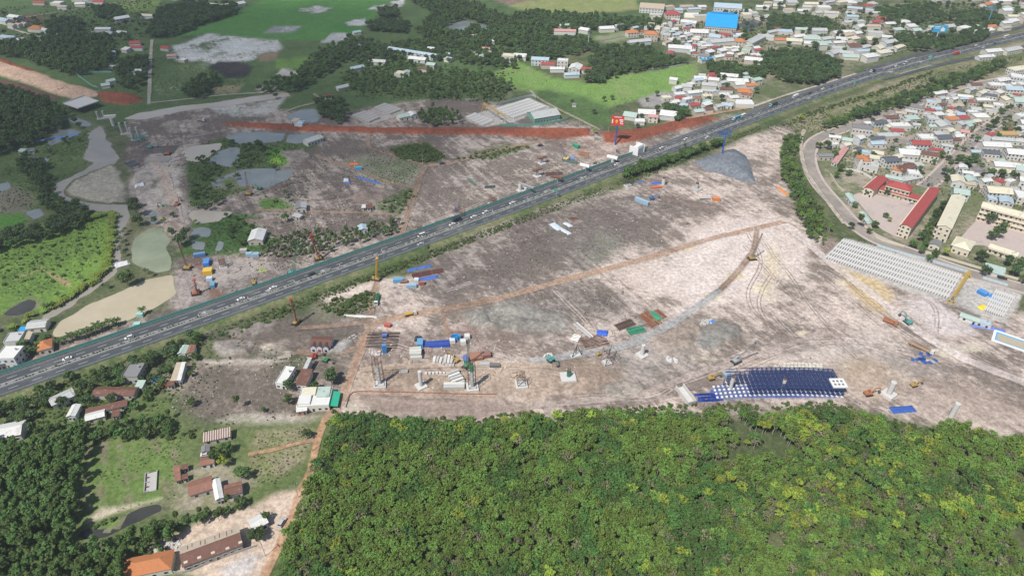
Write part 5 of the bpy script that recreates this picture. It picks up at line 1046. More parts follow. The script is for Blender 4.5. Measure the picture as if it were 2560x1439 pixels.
wood('scrub_wood', [(870,90),(960,110),(1090,90),(1200,120),(1300,125),(1290,170),(1200,160),(1120,150),(1000,148),(900,160),(840,140)], ['dark','town'], 8.0, .75, 1.1, 'trees around the long pale blue warehouse')
wood('far_wood', [(770,250),(850,243),(872,285),(840,308),(790,280)], ['dark','town'], 7, .8, 1.05, 'green grove beside the blue grey pond')
wood('far_wood', [(1040,285),(1095,265),(1152,283),(1150,310),(1070,308)], ['town','acacia'], 6, .75, 1.0, 'round green grove between the girder yards')
wood('far_wood', [(1010,-10),(1180,5),(1270,45),(1330,28),(1585,48),(1660,52),(1640,78),(1560,72),(1400,78),(1290,110),(1180,118),(1090,108),(1040,75),(1090,35)], ['dark','acacia','town'], 7.0, .9, 1.25, 'wide dark forest across the far middle')
wood('far_wood', [(915,60),(960,48),(1025,58),(1020,78),(925,74)], ['dark'], 6, .85, 1.05, 'dark rectangular grove among pale green fields')
wood('far_wood', [(945,25),(990,18),(995,40),(948,42)], ['dark'], 6, .85, 1.05, 'small dark grove behind the rectangular one')
wood('far_wood', [(1460,200),(1470,150),(1490,120),(1600,112),(1690,150),(1735,148),(1650,165),(1560,180),(1500,205)], ['dark','town'], 6.2, .8, 1.15, 'dense wood behind the bright meadow')
wood('far_wood', [(1280,105),(1350,92),(1480,95),(1500,120),(1400,140),(1300,150)], ['town','dark'], 7.2, .75, 1.05, 'scrubby wood left of the radio mast')
wood('far_wood', [(1902,135),(1960,122),(2050,135),(2105,158),(2100,188),(2040,208),(1960,200),(1920,175)], ['dark','town'], 6.2, .85, 1.15, 'round dark wood beside the highway ramp')
wood('far_wood', [(1920,38),(2070,45),(2090,65),(1990,80),(1920,74)], ['dark','town'], 7, .85, 1.15, 'dark wood among white town roofs')
wood('far_wood', [(2180,20),(2330,10),(2380,45),(2300,60),(2210,55)], ['town','dark'], 8, .8, 1.1, 'green wood around the far blue pole')
wood('far_wood', [(2380,25),(2480,30),(2520,55),(2440,75),(2390,60)], ['town','dark'], 8, .8, 1.1, 'green wood at the far right of town')
wood('verge_trees', [(2050,312),(2150,272),(2260,235),(2360,198),(2500,155),(2515,165),(2400,215),(2270,262),(2160,292),(2075,318)], ['town','town','rubber','town','dark'], 5.4, .5, 1.2, 'bushy tree in the belt between highway and town road', 3, True)
wood('strip_trees', [(1945,395),(1958,355),(1985,330),(2005,345),(1985,390),(2000,440),(2030,490),(2075,575),(2055,610),(2025,590),(1990,525),(1962,465)], ['town','rubber','rubber','town'], 4.8, .5, 1.15, 'light green tree in the strip beside the pale works ground', 3, True)
wood('clump', [(1655,290),(1660,262),(1690,255),(1720,272),(1718,292),(1690,302)], ['dark','town'], 5.5, .9, 1.15, 'dark tree in the clump behind the white houses by the billboard', 4, True)
wood('avenue', [(2292,612),(2310,575),(2360,515),(2392,490),(2402,500),(2345,565),(2310,620)], ['town','dark'], 5.5, .7, 1.0, 'tree in the row between red and cream school blocks', 3, True)
wood('far_wood', [(1755,165),(1790,150),(1850,165),(1900,170),(1905,190),(1850,200),(1800,195)], ['town','dark'], 7, .8, 1.1, 'trees beyond the meadow wall')
wood('far_wood', [(1870,165),(1905,150),(1918,185),(1900,205),(1875,200)], ['town','dark'], 7, .8, 1.1, 'trees left of the round dark wood')
wood('far_wood', [(2380,90),(2450,70),(2480,90),(2420,110),(2340,130)], ['town','dark'], 7, .8, 1.1, 'trees in front of the blue billboard')
wood('far_wood', [(2210,90),(2330,75),(2420,95),(2300,128),(2230,115)], ['town','dark'], 9, .8, 1.1, 'trees between highway ramp and town roofs')
wood('verge_shrubs', [(1555,440),(1600,418),(1690,392),(1760,372),(1800,355),(1805,362),(1700,402),(1600,435),(1560,450)], ['shrub','town'], 3.6, .8, 1.3, 'low green hedge on the highway verge near the rebar column', 1)
wood('verge_shrubs', [(770,740),(850,712),(1000,655),(1130,610),(1280,555),(1285,562),(1130,622),(1000,670),(860,722),(790,750)], ['shrub'], 4.0, .6, 1.1, 'weeds along the highway guard fence', 1)
wood('verge_shrubs', [(550,835),(700,775),(730,770),(720,790),(640,815),(560,845)], ['shrub'], 4.2, .6, 1.1, 'weeds on the verge above the red drill rig', 1)
wood('verge_shrubs', [(1950,310),(2060,265),(2200,225),(2330,175),(2335,182),(2200,235),(2070,275),(1960,318)], ['shrub'], 4.5, .7, 1.2, 'dry bushes on the verge under the street lamps', 1)
wood('scrub', [(975,372),(1065,358),(1115,395),(1062,405),(1000,395)], ['shrub'], 3.0, .9, 1.5, 'dense dark scrub at the track junction', 1)
wood('scrub', [(1140,395),(1260,365),(1330,366),(1230,398)], ['shrub'], 5.0, .6, 1.2, 'thin scrub along the haul track', 1)
wood('scrub', [(640,545),(560,540),(560,600),(600,620),(640,600)], ['shrub','town'], 7.0, .5, .8, 'green scrub beside the white roofed shed', 1)
wood('scrub', [(820,750),(930,725),(935,760),(870,785),(810,780)], ['shrub'], 4.0, .7, 1.4, 'green scrub beside the yellow drill rig', 1)
wood('scrub', [(950,505),(1030,475),(1035,490),(1000,535),(945,522)], ['shrub'], 5.0, .6, 1.1, 'weedy scrub beside the brown track bend', 1)
wood('scrub', [(480,390),(560,345),(660,360),(640,410),(560,425),(480,470)], ['shrub','town'], 8.0, .6, .9, 'green dyke bushes between the ponds', 1)
wood('scrub', [(470,480),(530,470),(560,500),(530,525),(480,520)], ['shrub','town'], 6.0, .6, .9, 'green bushes by the muddy haul road', 1)
wood('scrub', [(230,1100),(260,1062),(300,1075),(440,1080),(560,1070),(560,1085),(450,1092),(300,1100)], ['shrub'], 4.0, .7, 1.3, 'low bushes at the head of the ploughed field', 1)
wood('scrub', [(205,1330),(260,1300),(280,1290),(300,1300),(240,1330)], ['shrub'], 3.0, .7, 1.2, 'bushes at the end of the dark pond', 1)
wood('scrub', [(-60,600),(60,590),(180,565),(240,565),(260,600),(240,660),(160,700),(-60,720)], ['shrub'], 8.5, .5, 1.0, 'banana and vegetable plants dotted over the green field', 1)
wood('garden', [(230,1000),(330,1000),(335,1020),(320,1040),(225,1030)], ['shrub'], 3.2, .5, .9, 'vegetable garden between the two brown sheds', 1)
# ---- single trees placed one by one
for (x, y, sp, s, lb) in [(345,540,'dark',1.35,'big dark tree on the river bank beside the works'),(350,565,'town',1.3,'big round tree at the river corner'),(338,520,'dark',1.2,'tall dark tree above the river corner'),(322,715,'town',1.7,'large round green tree between the two ponds'),(305,705,'town',1.0,'smaller tree leaning on the large round one'),(455,615,'dark',1.2,'dark tree beside the grey green pond'),(470,600,'dark',1.1,'dark tree next to the square fish pond'),(430,590,'town',.9,'small tree above the grey green pond'),
 (412,560,'lime',.8,'lone lime green tree at the bulldozed clay fan'),(490,560,'lime',.6,'small lime tree by the muddy pond'),(610,1195,'town',1.15,'round green tree right of the rusty farmhouse'),(560,1165,'lime',1.0,'yellow flowering tree behind the farmhouse'),(545,1150,'town',1.1,'dark tree behind the striped roof'),(570,1130,'town',1.0,'tree between striped roof and farmhouse'),(770,1095,'town',.8,'tree beside the utility pole at the farm path'),(668,1300,'town',.75,'tree over the parked pickup'),(650,1345,'town',1.0,'dark tree below the pale green roof'),(640,1350,'dark',.8,'dark shrub tree beside the long shed'),
 (830,960,'dark',1.15,'dark tree at the haul road corner'),(835,945,'acacia',.8,'tall tree at the haul road corner'),(725,975,'dark',.95,'tree left of the white building'),(722,1010,'town',.9,'green tree at the white building corner'),(790,975,'town',.8,'small tree behind the white building'),(770,1015,'town',.6,'bush in front of the white building'),(598,1020,'acacia',.85,'lone tree on the bare lot'),(482,1015,'town',.8,'small tree on the bare grey lot'),(660,1030,'town',.5,'bush on the bare lot'),(340,1025,'town',.8,'tree at the corner of the dark fence'),(480,940,'town',.6,'tree beside the tin roofed farmhouse'),(450,880,'town',.7,'tree in front of the mint roofed house'),(460,905,'town',.7,'tree below the mint roofed house'),(490,900,'town',.8,'tree right of the mint roofed house'),
 (2000,308,'lime',1.2,'bright green tree at the tip of the verge'),(1710,375,'acacia',.6,'small pointed tree on the highway verge'),(435,545,'town',.7,'green tree on the clay works'),(1072,632,'acacia',.6,'dark pointed tree on the guard fence'),(2415,420,'dark',1.25,'big dark tree at the town crossroads'),(2430,408,'dark',1.1,'dark tree behind the big crossroads tree'),(2400,405,'town',1.0,'green tree left of the crossroads clump'),(2372,445,'dark',1.1,'round tree beside the pale green roofed house'),(2475,440,'town',1.1,'tree on the cross street corner'),(2500,445,'town',1.1,'second tree along the cross street'),(2530,455,'dark',1.1,'third tree along the cross street'),(2480,320,'dark',1.1,'tree at the street bend'),(2540,335,'town',1.0,'tree behind the ochre roof'),(2140,395,'town',1.0,'tree left of the orange roofed villa'),(2065,375,'dark',1.0,'dark tree at the road curve'),(2085,395,'town',.9,'tree beside the black tarpaulin shed'),(2045,372,'town',.9,'small tree at the curve corner'),
 (2100,430,'town',1.0,'tree along the school wall'),(2120,440,'town',.9,'second tree along the school wall'),(2090,445,'town',.8,'third tree along the school wall'),(2135,520,'town',.7,'tree by the school gatehouse'),(2150,550,'town',.7,'tree by the bicycle shed'),(2185,570,'dark',.8,'tree at the lower school gate'),(2215,490,'dark',.7,'dark tree in the red school yard'),(2212,545,'town',.7,'small tree cluster in the yard'),(2222,555,'lime',.6,'yellow green tree in the yard'),(2165,490,'dark',.6,'clipped tree beside the red school'),(2470,560,'dark',1.1,'dark tree in the cream school yard'),(2490,555,'dark',1.2,'bigger dark tree in the cream school yard'),(2505,575,'town',1.0,'green tree in the cream school yard'),(2475,600,'town',1.2,'round tree in front of the long cream hall'),(2490,595,'dark',1.1,'dark round tree near the long cream hall'),(2445,655,'dark',1.1,'dark tree at the cream school wall'),(2335,645,'town',.9,'tree on the verge below the school'),(2360,640,'lime',.9,'bright tree on the verge below the school'),(2280,620,'town',.9,'tree at the school corner'),(2300,635,'town',.9,'second tree at the school corner'),(2320,655,'town',.8,'bush on the school verge'),(2530,690,'dark',1.2,'dark tree by the green court'),(2550,670,'town',1.2,'tree behind the green court'),(2460,690,'dark',.9,'tree on the road verge by the court'),(2515,665,'dark',1.0,'dark tree left of the green court'),(2555,710,'town',1.0,'tree at the right edge of the road'),
 (1725,375,'shrub',1.6,'bush on the verge by the gravel pile'),(2170,585,'town',.7,'roadside tree by the school wall'),(2125,575,'dark',.7,'bush tree at the road bend'),(1487,410,'shrub',.9,'weed clump by the white pier'),(1487,335,'lime',.8,'small lime tree beside the red billboard'),(1510,255,'town',.8,'lone tree at the meadow edge'),(1530,250,'town',.8,'second lone tree at the meadow edge'),(1485,285,'dark',.6,'tree beside the small meadow shrine'),(1430,260,'town',.7,'tree over the small meadow shrine'),(690,505,'shrub',1.2,'bush by the white walled house'),(715,555,'town',1.0,'tree beside the ruined shed'),(660,390,'dark',1.0,'dark tree at the marsh'),(650,375,'dark',1.1,'tall dark tree at the marsh'),(595,440,'shrub',1.5,'bush on the pond dyke'),(390,560,'town',.9,'tree by the flooded clay pit'),(120,330,'dark',1.0,'dark tree at the flooded pond'),(190,310,'dark',.8,'thin tree in the flooded pond'),(200,322,'dark',.8,'second thin tree in the flooded pond')]:
    tree(sp, G(x,y), s, lb)
# ---- trees dotted through the town and villages
def dotted(px, n, mix, s0, s1, label, name='garden_tree'):
    poly = GP(px); lo, hi = poly.min(0), poly.max(0); k = 0
    while k < n:
        p = np.array([[R.uniform(lo[0],hi[0]), R.uniform(lo[1],hi[1])]])
        if sdist(p, poly)[0] < 0: continue
        k += 1
        if any(np.hypot(*(q.mean(0)-p[0])) < 14 and sdist(p, q)[0] > -1.0 for q in KEEP_OUT): continue
        tree(R.choice(mix), p[0], R.uniform(s0,s1), label, name, label)
dotted([(2060,350),(2280,270),(2480,225),(2600,200),(2600,560),(2440,480),(2300,450),(2200,430)], 170, ['town','dark'], .45,.9, 'small garden tree among the houses of the right hand town')
dotted([(1620,60),(1900,20),(2560,-10),(2560,55),(2400,95),(2180,150),(1960,120),(1760,150),(1680,110)], 200, ['town','dark'], .7,1.2, 'garden tree among the far town roofs beyond the highway')
dotted([(1560,330),(1620,240),(1760,190),(1900,190),(1900,250),(1700,295)], 40, ['town','dark'], .6,1.0, 'garden tree among the houses beside the meadow')
dotted([(-20,30),(240,60),(420,40),(360,110),(120,115),(-20,100)], 55, ['dark','town'], .7,1.1, 'garden tree of the far left village')
dotted([(930,130),(1130,110),(1300,140),(1280,175),(1050,180),(930,170)], 30, ['dark','town'], .7,1.1, 'garden tree of the warehouse village')
dotted([(30,830),(140,840),(120,880),(20,900)], 14, ['town','palm'] if 0 else ['town','dark'], .5,.8, 'garden tree around the riverside houses')
# ---- palms and bananas
def palm_meshes(seed):
    q = random.Random(seed); mb = MB(); h = 5.5; mb.bar((0,0,-.2),(.3,.1,h*.5),.2,M['bark_pale'],6,.16); mb.bar((.3,.1,h*.5),(.5,.2,h),.16,M['bark_pale'],6,.13); tr = mb.mesh('trunk'); c = MB()
    for k in range(17):
        a = k*2.4+q.uniform(-.2,.2); up = q.uniform(.1,1.0); L = q.uniform(2.6,3.5); P = []
        for t in np.linspace(0,1,6):
            r = L*t; P.append((.5+math.cos(a)*r, .2+math.sin(a)*r, h+up*L*t*.8-1.5*up*0-L*.55*t*t*(1.3-up*.4)))
        for i in range(5):
            for sgn in (-1, 1):
                wd = .62*math.sin(math.pi*(.15+.8*(i+.5)/5)); nx, ny = -math.sin(a)*sgn*wd, math.cos(a)*sgn*wd
                p, q2 = P[i], P[i+1]; c.add([p, q2, (q2[0]+nx,q2[1]+ny,q2[2]-.35), (p[0]+nx,p[1]+ny,p[2]-.35)], [(0,1,2,3)], M['leaf_palm'])
    return tr, c.mesh('fronds')
PALMS = [palm_meshes(k) for k in range(3)]
for (x, y, s) in [(150,862,.8),(165,858,.9),(178,852,.9),(192,850,.9),(205,846,1),(218,842,1),(230,838,.9),(240,832,1),(252,828,1.1),(262,825,.9),(275,818,.9),(288,815,.9),(300,812,.8),(362,785,.9),(60,870,.9),(75,890,.9),(95,885,.8),(110,855,.8),(368,685,.7),(382,690,.6),(205,705,.7),(120,775,.8),(135,768,.7),(308,590,.8),(305,605,.8),(303,628,.8),(312,615,.7),(315,640,.7),(318,580,.7),(250,715,.7),(270,722,.7),(590,450,.8),(715,490,.8),(720,505,.8),(150,745,.7),(100,870,.8)]:
    tr, fr = R.choice(PALMS); p = G(x,y); lab = 'coconut palm in the row along the tan pond' if 140 < x < 305 and y > 800 else 'coconut palm beside the muddy river and its houses'
    t = thing('coconut_palm', lab, 'palm', (float(p[0]),float(p[1]),0), R.uniform(0,6), lab); t.scale = (s,)*3; obj('trunk', tr, t); obj('fronds', fr, t)
def banana_mesh(seed):
    q = random.Random(seed); c = MB()
    for st in range(4):
        bx, by = q.uniform(-1.1,1.1), q.uniform(-1.1,1.1); h = q.uniform(1.2,2.2); c.bar((bx,by,-.1),(bx,by,h),.13,M['bark'],5,.08)
        for k in range(7):
            a = k*.9+q.uniform(-.2,.2); L = q.uniform(1.3,2.0); P = [(bx+math.cos(a)*L*t, by+math.sin(a)*L*t, h+L*(.7*t-.75*t*t)) for t in (0,.33,.66,1)]
            for i in range(3):
                wd = (.28,.4,.3)[i]; nx, ny = -math.sin(a)*wd, math.cos(a)*wd; p, r = P[i], P[i+1]; w2 = (.4,.3,.05)[i]/wd
                c.add([(p[0]-nx,p[1]-ny,p[2]),(p[0]+nx,p[1]+ny,p[2]),(r[0]+nx*w2,r[1]+ny*w2,r[2]),(r[0]-nx*w2,r[1]-ny*w2,r[2])], [(0,1,2,3)], M['leaf_banana'])
    return c.mesh('banana_clump')
BAN = [banana_mesh(k) for k in range(4)]
bp = spline(GP([(210,553),(250,543),(280,536),(283,560),(278,600),(272,640),(268,670),(250,690),(225,712),(200,730),(170,750),(130,770)]), 2.6)
for p in list(bp)+[q+NR.uniform(-2.5,2.5,2) for q in bp]:
    o = obj('banana_clump', R.choice(BAN), None, (float(p[0]+R.uniform(-1,1)), float(p[1]+R.uniform(-1,1)), 0), R.uniform(0,6)); o.scale = (R.uniform(.9,1.4),)*3; tag(o, 'yellow green banana clump in the hedge along the river field', 'banana plant', 'banana clumps along the river field')
bl = spline(GP([(0,830),(40,815),(90,790),(120,780)]), 3)
for p in bl:
    o = obj('banana_clump', R.choice(BAN), None, (float(p[0]+R.uniform(-2,2)), float(p[1]+R.uniform(-2,2)), 0), R.uniform(0,6)); o.scale = (R.uniform(.8,1.2),)*3; tag(o, 'banana clump below the dark pond', 'banana plant', 'banana clumps below the dark pond')
# median planting
ss = np.arange(4, SMAX-4, 1.7); ss = ss[(NR.random(len(ss)) > .22)]
scatter('median_hedge', np.array([[*hw(s, NR.uniform(-.4,.4))[:2], HZ+.1] for s in ss]), NR.uniform(.28,.5,len(ss)), NR.randint(0,4,len(ss)), 'shrub', [t[2] for t in TREES['shrub']], 'row of clipped green bushes planted in the highway median')

def weeds(px, spacing, label, s0=.15, s1=.45, cut=.5, seed=3):
    P = fill(px, spacing, 0, .48); P = P[fbm(P, 20, seed, 3) > cut-.12*NR.random(len(P))]
    if len(P): scatter('weeds', P, NR.uniform(s0,s1,len(P)), NR.randint(0,4,len(P)), 'shrub', [t[2] for t in TREES['shrub']], label)
weeds([(0,420),(150,335),(235,325),(225,400),(170,440),(130,480),(165,530),(0,580)], 3.2, 'rank weeds on the left river bank')
weeds([(0,610),(190,560),(265,545),(262,640),(180,712),(0,760)], 3.0, 'crop rows and weeds in the green river field', .12,.38, .42)
weeds([(470,370),(560,345),(760,350),(700,420),(640,470),(470,520)], 2.6, 'weeds on the dykes between the ponds', .15,.5, .4)
weeds([(440,620),(560,535),(640,535),(700,600),(640,640),(540,640)], 2.8, 'weeds round the fish ponds', .15,.5, .42)
weeds([(210,1110),(460,1085),(440,1250),(330,1270),(215,1300)], 2.2, 'weeds in the ploughed field', .1,.28, .5)
weeds([(640,1080),(780,1065),(760,1150),(690,1215),(620,1200)], 2.2, 'weeds on the farm meadow', .1,.32, .46)
weeds([(-20,1010),(300,950),(500,900),(430,1000),(330,1060),(60,1075)], 2.4, 'undergrowth round the farm sheds', .2,.6, .42)
weeds([(1900,320),(2060,275),(2330,185),(2560,125),(2560,150),(2300,245),(2060,335)], 3.2, 'dry scrub between highway and town road', .2,.55, .48)
weeds([(2050,350),(2280,275),(2600,190),(2600,600),(2300,460),(2100,430)], 4.0, 'weeds on empty plots of the right hand town', .2,.6, .5)
weeds([(860,400),(930,385),(1050,402),(1020,470),(920,440)], 2.6, 'grass tufts on the fallow plot', .12,.35, .45)
weeds([(1300,560),(1500,510),(1600,600),(1480,660),(1300,700),(1090,740)], 4.0, 'sparse weeds on the grey striped ground', .12,.32, .58)
weeds([(1300,720),(1560,700),(1600,780),(1440,810)], 3.8, 'sparse weeds behind the pipe stacks', .12,.32, .56)
weeds([(780,765),(940,725),(940,770),(860,795)], 2.0, 'thick weeds beside the yellow drill rig', .2,.55, .4)
weeds([(380,880),(560,830),(760,900),(740,1040),(560,1065),(360,1000)], 3.4, 'sparse weeds on the bare grey lot', .12,.4, .54)
weeds([(380,110),(560,160),(640,200),(540,240),(385,240)], 5.0, 'plants in the far vegetable plots', .2,.5, .5)
weeds([(1230,190),(1380,200),(1750,155),(1690,228),(1460,320),(1300,225)], 6.0, 'tussocks in the meadow', .15,.4, .56)
weeds([(850,180),(1290,180),(1260,255),(860,245)], 4.0, 'undergrowth between village and girder yards', .3,.8, .42)
weeds([(-20,20),(420,0),(350,120),(-20,110)], 6.0, 'bushes of the far left village', .3,.9, .5)
weeds([(1600,60),(2560,0),(2560,55),(2200,150),(1760,160)], 6.0, 'bushes between the far town roofs', .4,1.0, .48)

weeds([(0,1008),(500,838),(780,738),(1280,551),(1700,397),(1900,314),(1900,326),(1700,412),(1280,568),(790,758),(520,853),(0,1035)], 2.0, 'rank grass along the guard fence verge', .2,.6, .42)
dotted([(0,1000),(330,905),(500,860),(430,980),(300,1050),(60,1080)], 45, ['town','dark'], .45,.9, 'leafy tree among the farm sheds below the highway', 'farm_tree')
dotted([(60,300),(230,320),(200,400),(150,440),(60,420)], 14, ['town','dark'], .4,.8, 'small tree on the left river bank meadow', 'bank_sapling')
dotted([(480,400),(640,370),(760,360),(700,430),(500,520)], 22, ['town','dark'], .4,.8, 'small tree on the pond dykes', 'dyke_tree')

weeds([(830,1030),(1060,1048),(1560,1016),(2080,1004),(2290,1062),(2560,1084),(2560,1100),(2290,1085),(2080,1022),(1560,1034),(1060,1066),(830,1050)], 2.4, 'ragged scrub along the plantation edge', .3,1.0, .44, 9)
weeds([(640,480),(860,380),(1000,360),(1060,410),(1020,540),(860,640),(640,690)], 3.6, 'sparse weeds over the cleared land beyond the highway', .12,.42, .54)
weeds([(1060,420),(1400,340),(1520,370),(1380,465),(1060,590)], 4.2, 'sparse weeds on the striped land beyond the highway', .12,.32, .58)

# ------------------------------------------------------------------ construction works
def zat(Y, py):
    v = (py-719.5)/FPX; return CAM_H-Y*(math.sin(PITCH)+v*math.cos(PITCH))/(math.cos(PITCH)-v*math.sin(PITCH))
def up3(base, tip):
    """height and sideways shift of a thing standing at photo point base whose end is seen at tip"""
    b = G(*base); z = zat(b[1], tip[1]); dep = b[1]*math.cos(PITCH)-(z-CAM_H)*math.sin(PITCH)
    return (float((tip[0]-1280)/FPX*dep-b[0]), 0.0, float(z))
def at(p, z=0.0): return g3(p, z)
def dirang(a, b, z=0.0):
    p, q = G(*a, z), G(*b, z); return math.atan2(q[1]-p[1], q[0]-p[0]), float(np.linalg.norm(q-p))
# ---- piers
def pier(p, h, label, kind='column', r=1.1, foot=(6,6), rz=.6, rebar=0, name='bridge_pier', cap=(9,2.2,2.0), mat='concrete_new', pit=True):
    t = thing(name, label, 'pier', at(p), rz, None)
    if foot: MB().box(-foot[0]/2,foot[0]/2,-foot[1]/2,foot[1]/2,-.3,1.1,M[mat],.06).build('footing', t)
    z0 = 1.1 if foot else -.2
    cols = [(0,0)] if kind != 'twin' else [(-2.8,0),(2.8,0)]
    for cx, cy in cols:
        MB().cyl(cx,cy,z0,h,r,M[mat],18).build('column', t)
        if rebar:
            b = MB()
            for k in range(12): b.bar((cx+math.cos(k*.524)*r*.85,cy+math.sin(k*.524)*r*.85,h-.1),(cx+math.cos(k*.524)*r*.85,cy+math.sin(k*.524)*r*.85,h+rebar),.07,M['rust'],4)
            for z in np.arange(.3,rebar,.7): b.cyl(cx,cy,h+z,h+z+.06,r*.9,M['rust'],12)
            b.build('rebar', t)
    if kind == 'hammer':
        W, D, H = cap; MB().prism([(-1.6,h-.1),(1.6,h-.1),(W/2,h+H*.55),(W/2,h+H),(-W/2,h+H),(-W/2,h+H*.55)], -D/2, D/2, M[mat], 'y').build('cap', t)
    if kind == 'drum':
        W, D, H = cap; MB().prism([(math.cos(a)*D/2, h+D*.4+math.sin(a)*D*.5) for a in np.linspace(0,2*math.pi,13)[:-1]], -W/2, W/2, M['white']).build('cap', t)
    if kind == 'form':
        W, D, H = cap; b = MB().box(-W/2,W/2,-D/2,D/2,h,h+H*.6,M['rust'])
        for k in range(6): b.bar((-W/2+W*k/5,-D/2-.3,h-.4),(-W/2+W*k/5,-D/2-.3,h+H),.1,M['steel']); b.bar((-W/2+W*k/5,D/2+.3,h-.4),(-W/2+W*k/5,D/2+.3,h+H),.1,M['steel'])
        b.build('formwork', t)
    return t
def hpx(base, top): return up3(base, top)[2]
A_H = hang(hproj(1300,500)[0])
pier((1053,966), hpx((1053,960),(1051,922)), 'tall round pier on a square footing in the footing row', r=1.15)
pier((1605,888), hpx((1605,884),(1604,858)), 'round pier beside the blue grey gravel road', r=1.2)
pier((2221,986), hpx((2221,984),(2229,953)), 'thick round pier beside the red excavator at the plantation edge', r=1.5, foot=(7,7))
pier((2378,1040), hpx((2378,1040),(2384,1008)), 'round pier half hidden by the plantation', r=1.4, foot=None)
pier((1658,462), hpx((1658,460),(1658,444)), 'round pier with rebar near the highway hedge', r=1.5, rebar=1.2, foot=None)
pier((1741,473), hpx((1741,471),(1741,457)), 'round pier with rebar below the gravel pile', r=1.5, rebar=1.5, foot=(8,8), mat='concrete')
pier((1355,409), hpx((1355,406),(1355,392)), 'pier with rusty cap formwork beside the haul track', 'form', r=1.2, rz=A_H, cap=(9,3,1.6))
pier((1343,441), hpx((1343,438),(1344,422)), 'pier with rusty cap formwork nearer the highway', 'form', r=1.2, rz=A_H, cap=(9,3,1.6))
pier((1391,457), hpx((1391,455),(1391,443)), 'pier with dark rusty formwork against the teal barrier', 'form', r=1.6, rz=A_H-1, cap=(10,3,2.2))
pier((1461,431), hpx((1461,430),(1461,416)), 'white pier with rounded cap next to the teal barrier', 'drum', r=1.5, foot=None, rz=A_H-1.15, cap=(9,3,2))
pier((1530,407), hpx((1530,406),(1529,396)), 'white pier with rounded cap and footing near the abutment', 'drum', r=2.0, foot=(6,6), rz=A_H-1.15, cap=(10,3.4,2))
pier((1300,477), hpx((1300,474),(1298,457)), 'left column of the pair under a steel cross beam', r=1.5, foot=(5,5))
pier((1314,482), hpx((1314,480),(1313,466)), 'right column of the pair under a steel cross beam', r=1.5, foot=(5,5))
t = thing('cross_beam', 'grey steel beam laid across the pier pair', 'beam', (*at((1300,477))[:2], hpx((1300,474),(1298,457))), dirang((1300,477),(1314,482))[0])
MB().box(-1,14,-.6,.6,.02,1.1,M['galv']).build('web', t); MB().box(-1.2,14.2,-.9,.9,1.1,1.3,M['galv']).build('flange', t)
t = thing('abutment', 'big white concrete abutment block at the end of the red fill', 'abutment', at((1594,386)), A_H+.2)
MB().box(-5,5,-3,3,-.3,8.5,M['white']).build('wall', t); MB().box(-5.6,-5,-3.5,6,-.3,9.2,M['white']).build('wing_wall', t); MB().box(5,5.6,-3.5,6,-.3,9.2,M['white']).build('wing_wall', t); MB().box(-4.8,4.8,-2.6,-1.6,8.5,9.4,M['concrete']).build('bearing_shelf', t)
for x, y, h, lb in ((255,297,8,'first twin column pier by the unfinished bridge deck'),(315,335,12,'second twin column pier on the viaduct line'),(342,350,13,'third twin column pier beside the teal shoring')):
    pier((x,y), h, lb, 'twin', r=1.1, foot=(9,5), rz=.35, mat='concrete')
pier((284,314), 8, 'white hammerhead pier between the twin column piers', 'hammer', r=1.6, foot=None, rz=.2, cap=(11,3,3))
# bare rebar starters and scaffold towers
def rebar_block(p, W, D, h, label, rz, foot=True, n=7, mat='rust', name='rebar_cage'):
    t = thing(name, label, 'rebar cage', at(p), rz)
    if foot: MB().box(-W/2-.8,W/2+.8,-D/2-.8,D/2+.8,-.3,.9,M['concrete_new']).build('footing', t)
    for j in range(2):
        b = MB(); y = -D/2+D*j
        for k in range(n): b.bar((-W/2+W*k/(n-1),y,.8 if foot else 0),(-W/2+W*k/(n-1),y,h),.13,M[mat],4)
        for z in np.linspace(1.5,h-.3,max(2,int(h/1.6))): b.bar((-W/2,y,z),(W/2,y,z),.09,M[mat],4)
        b.build('bar_curtain', t)
    b = MB()
    for x in (-W/2,W/2):
        for z in np.linspace(1.5,h-.3,max(2,int(h/1.6))): b.bar((x,-D/2,z),(x,D/2,z),.09,M[mat],4)
    b.build('tie', t); return t
rebar_block((1148,540),9,4,6.5,'dense rusty rebar block on a dark footing beside the teal barrier',A_H-1.1,True,9)
rebar_block((1232,510),6,2.5,8,'tall thin rebar cage on a white footing by the teal barrier',A_H-1.15)
rebar_block((1047,577),5,2.5,5,'rebar starters on a white footing at the track end',A_H-1.15)
rebar_block((559,668),4,2.5,8,'rebar cage on a white footing in the mud beside the rig',.3)
rebar_block((1572,466),5,5,6.5,'blue capped rebar cage by the highway hedge',.4,True,6,'steel')
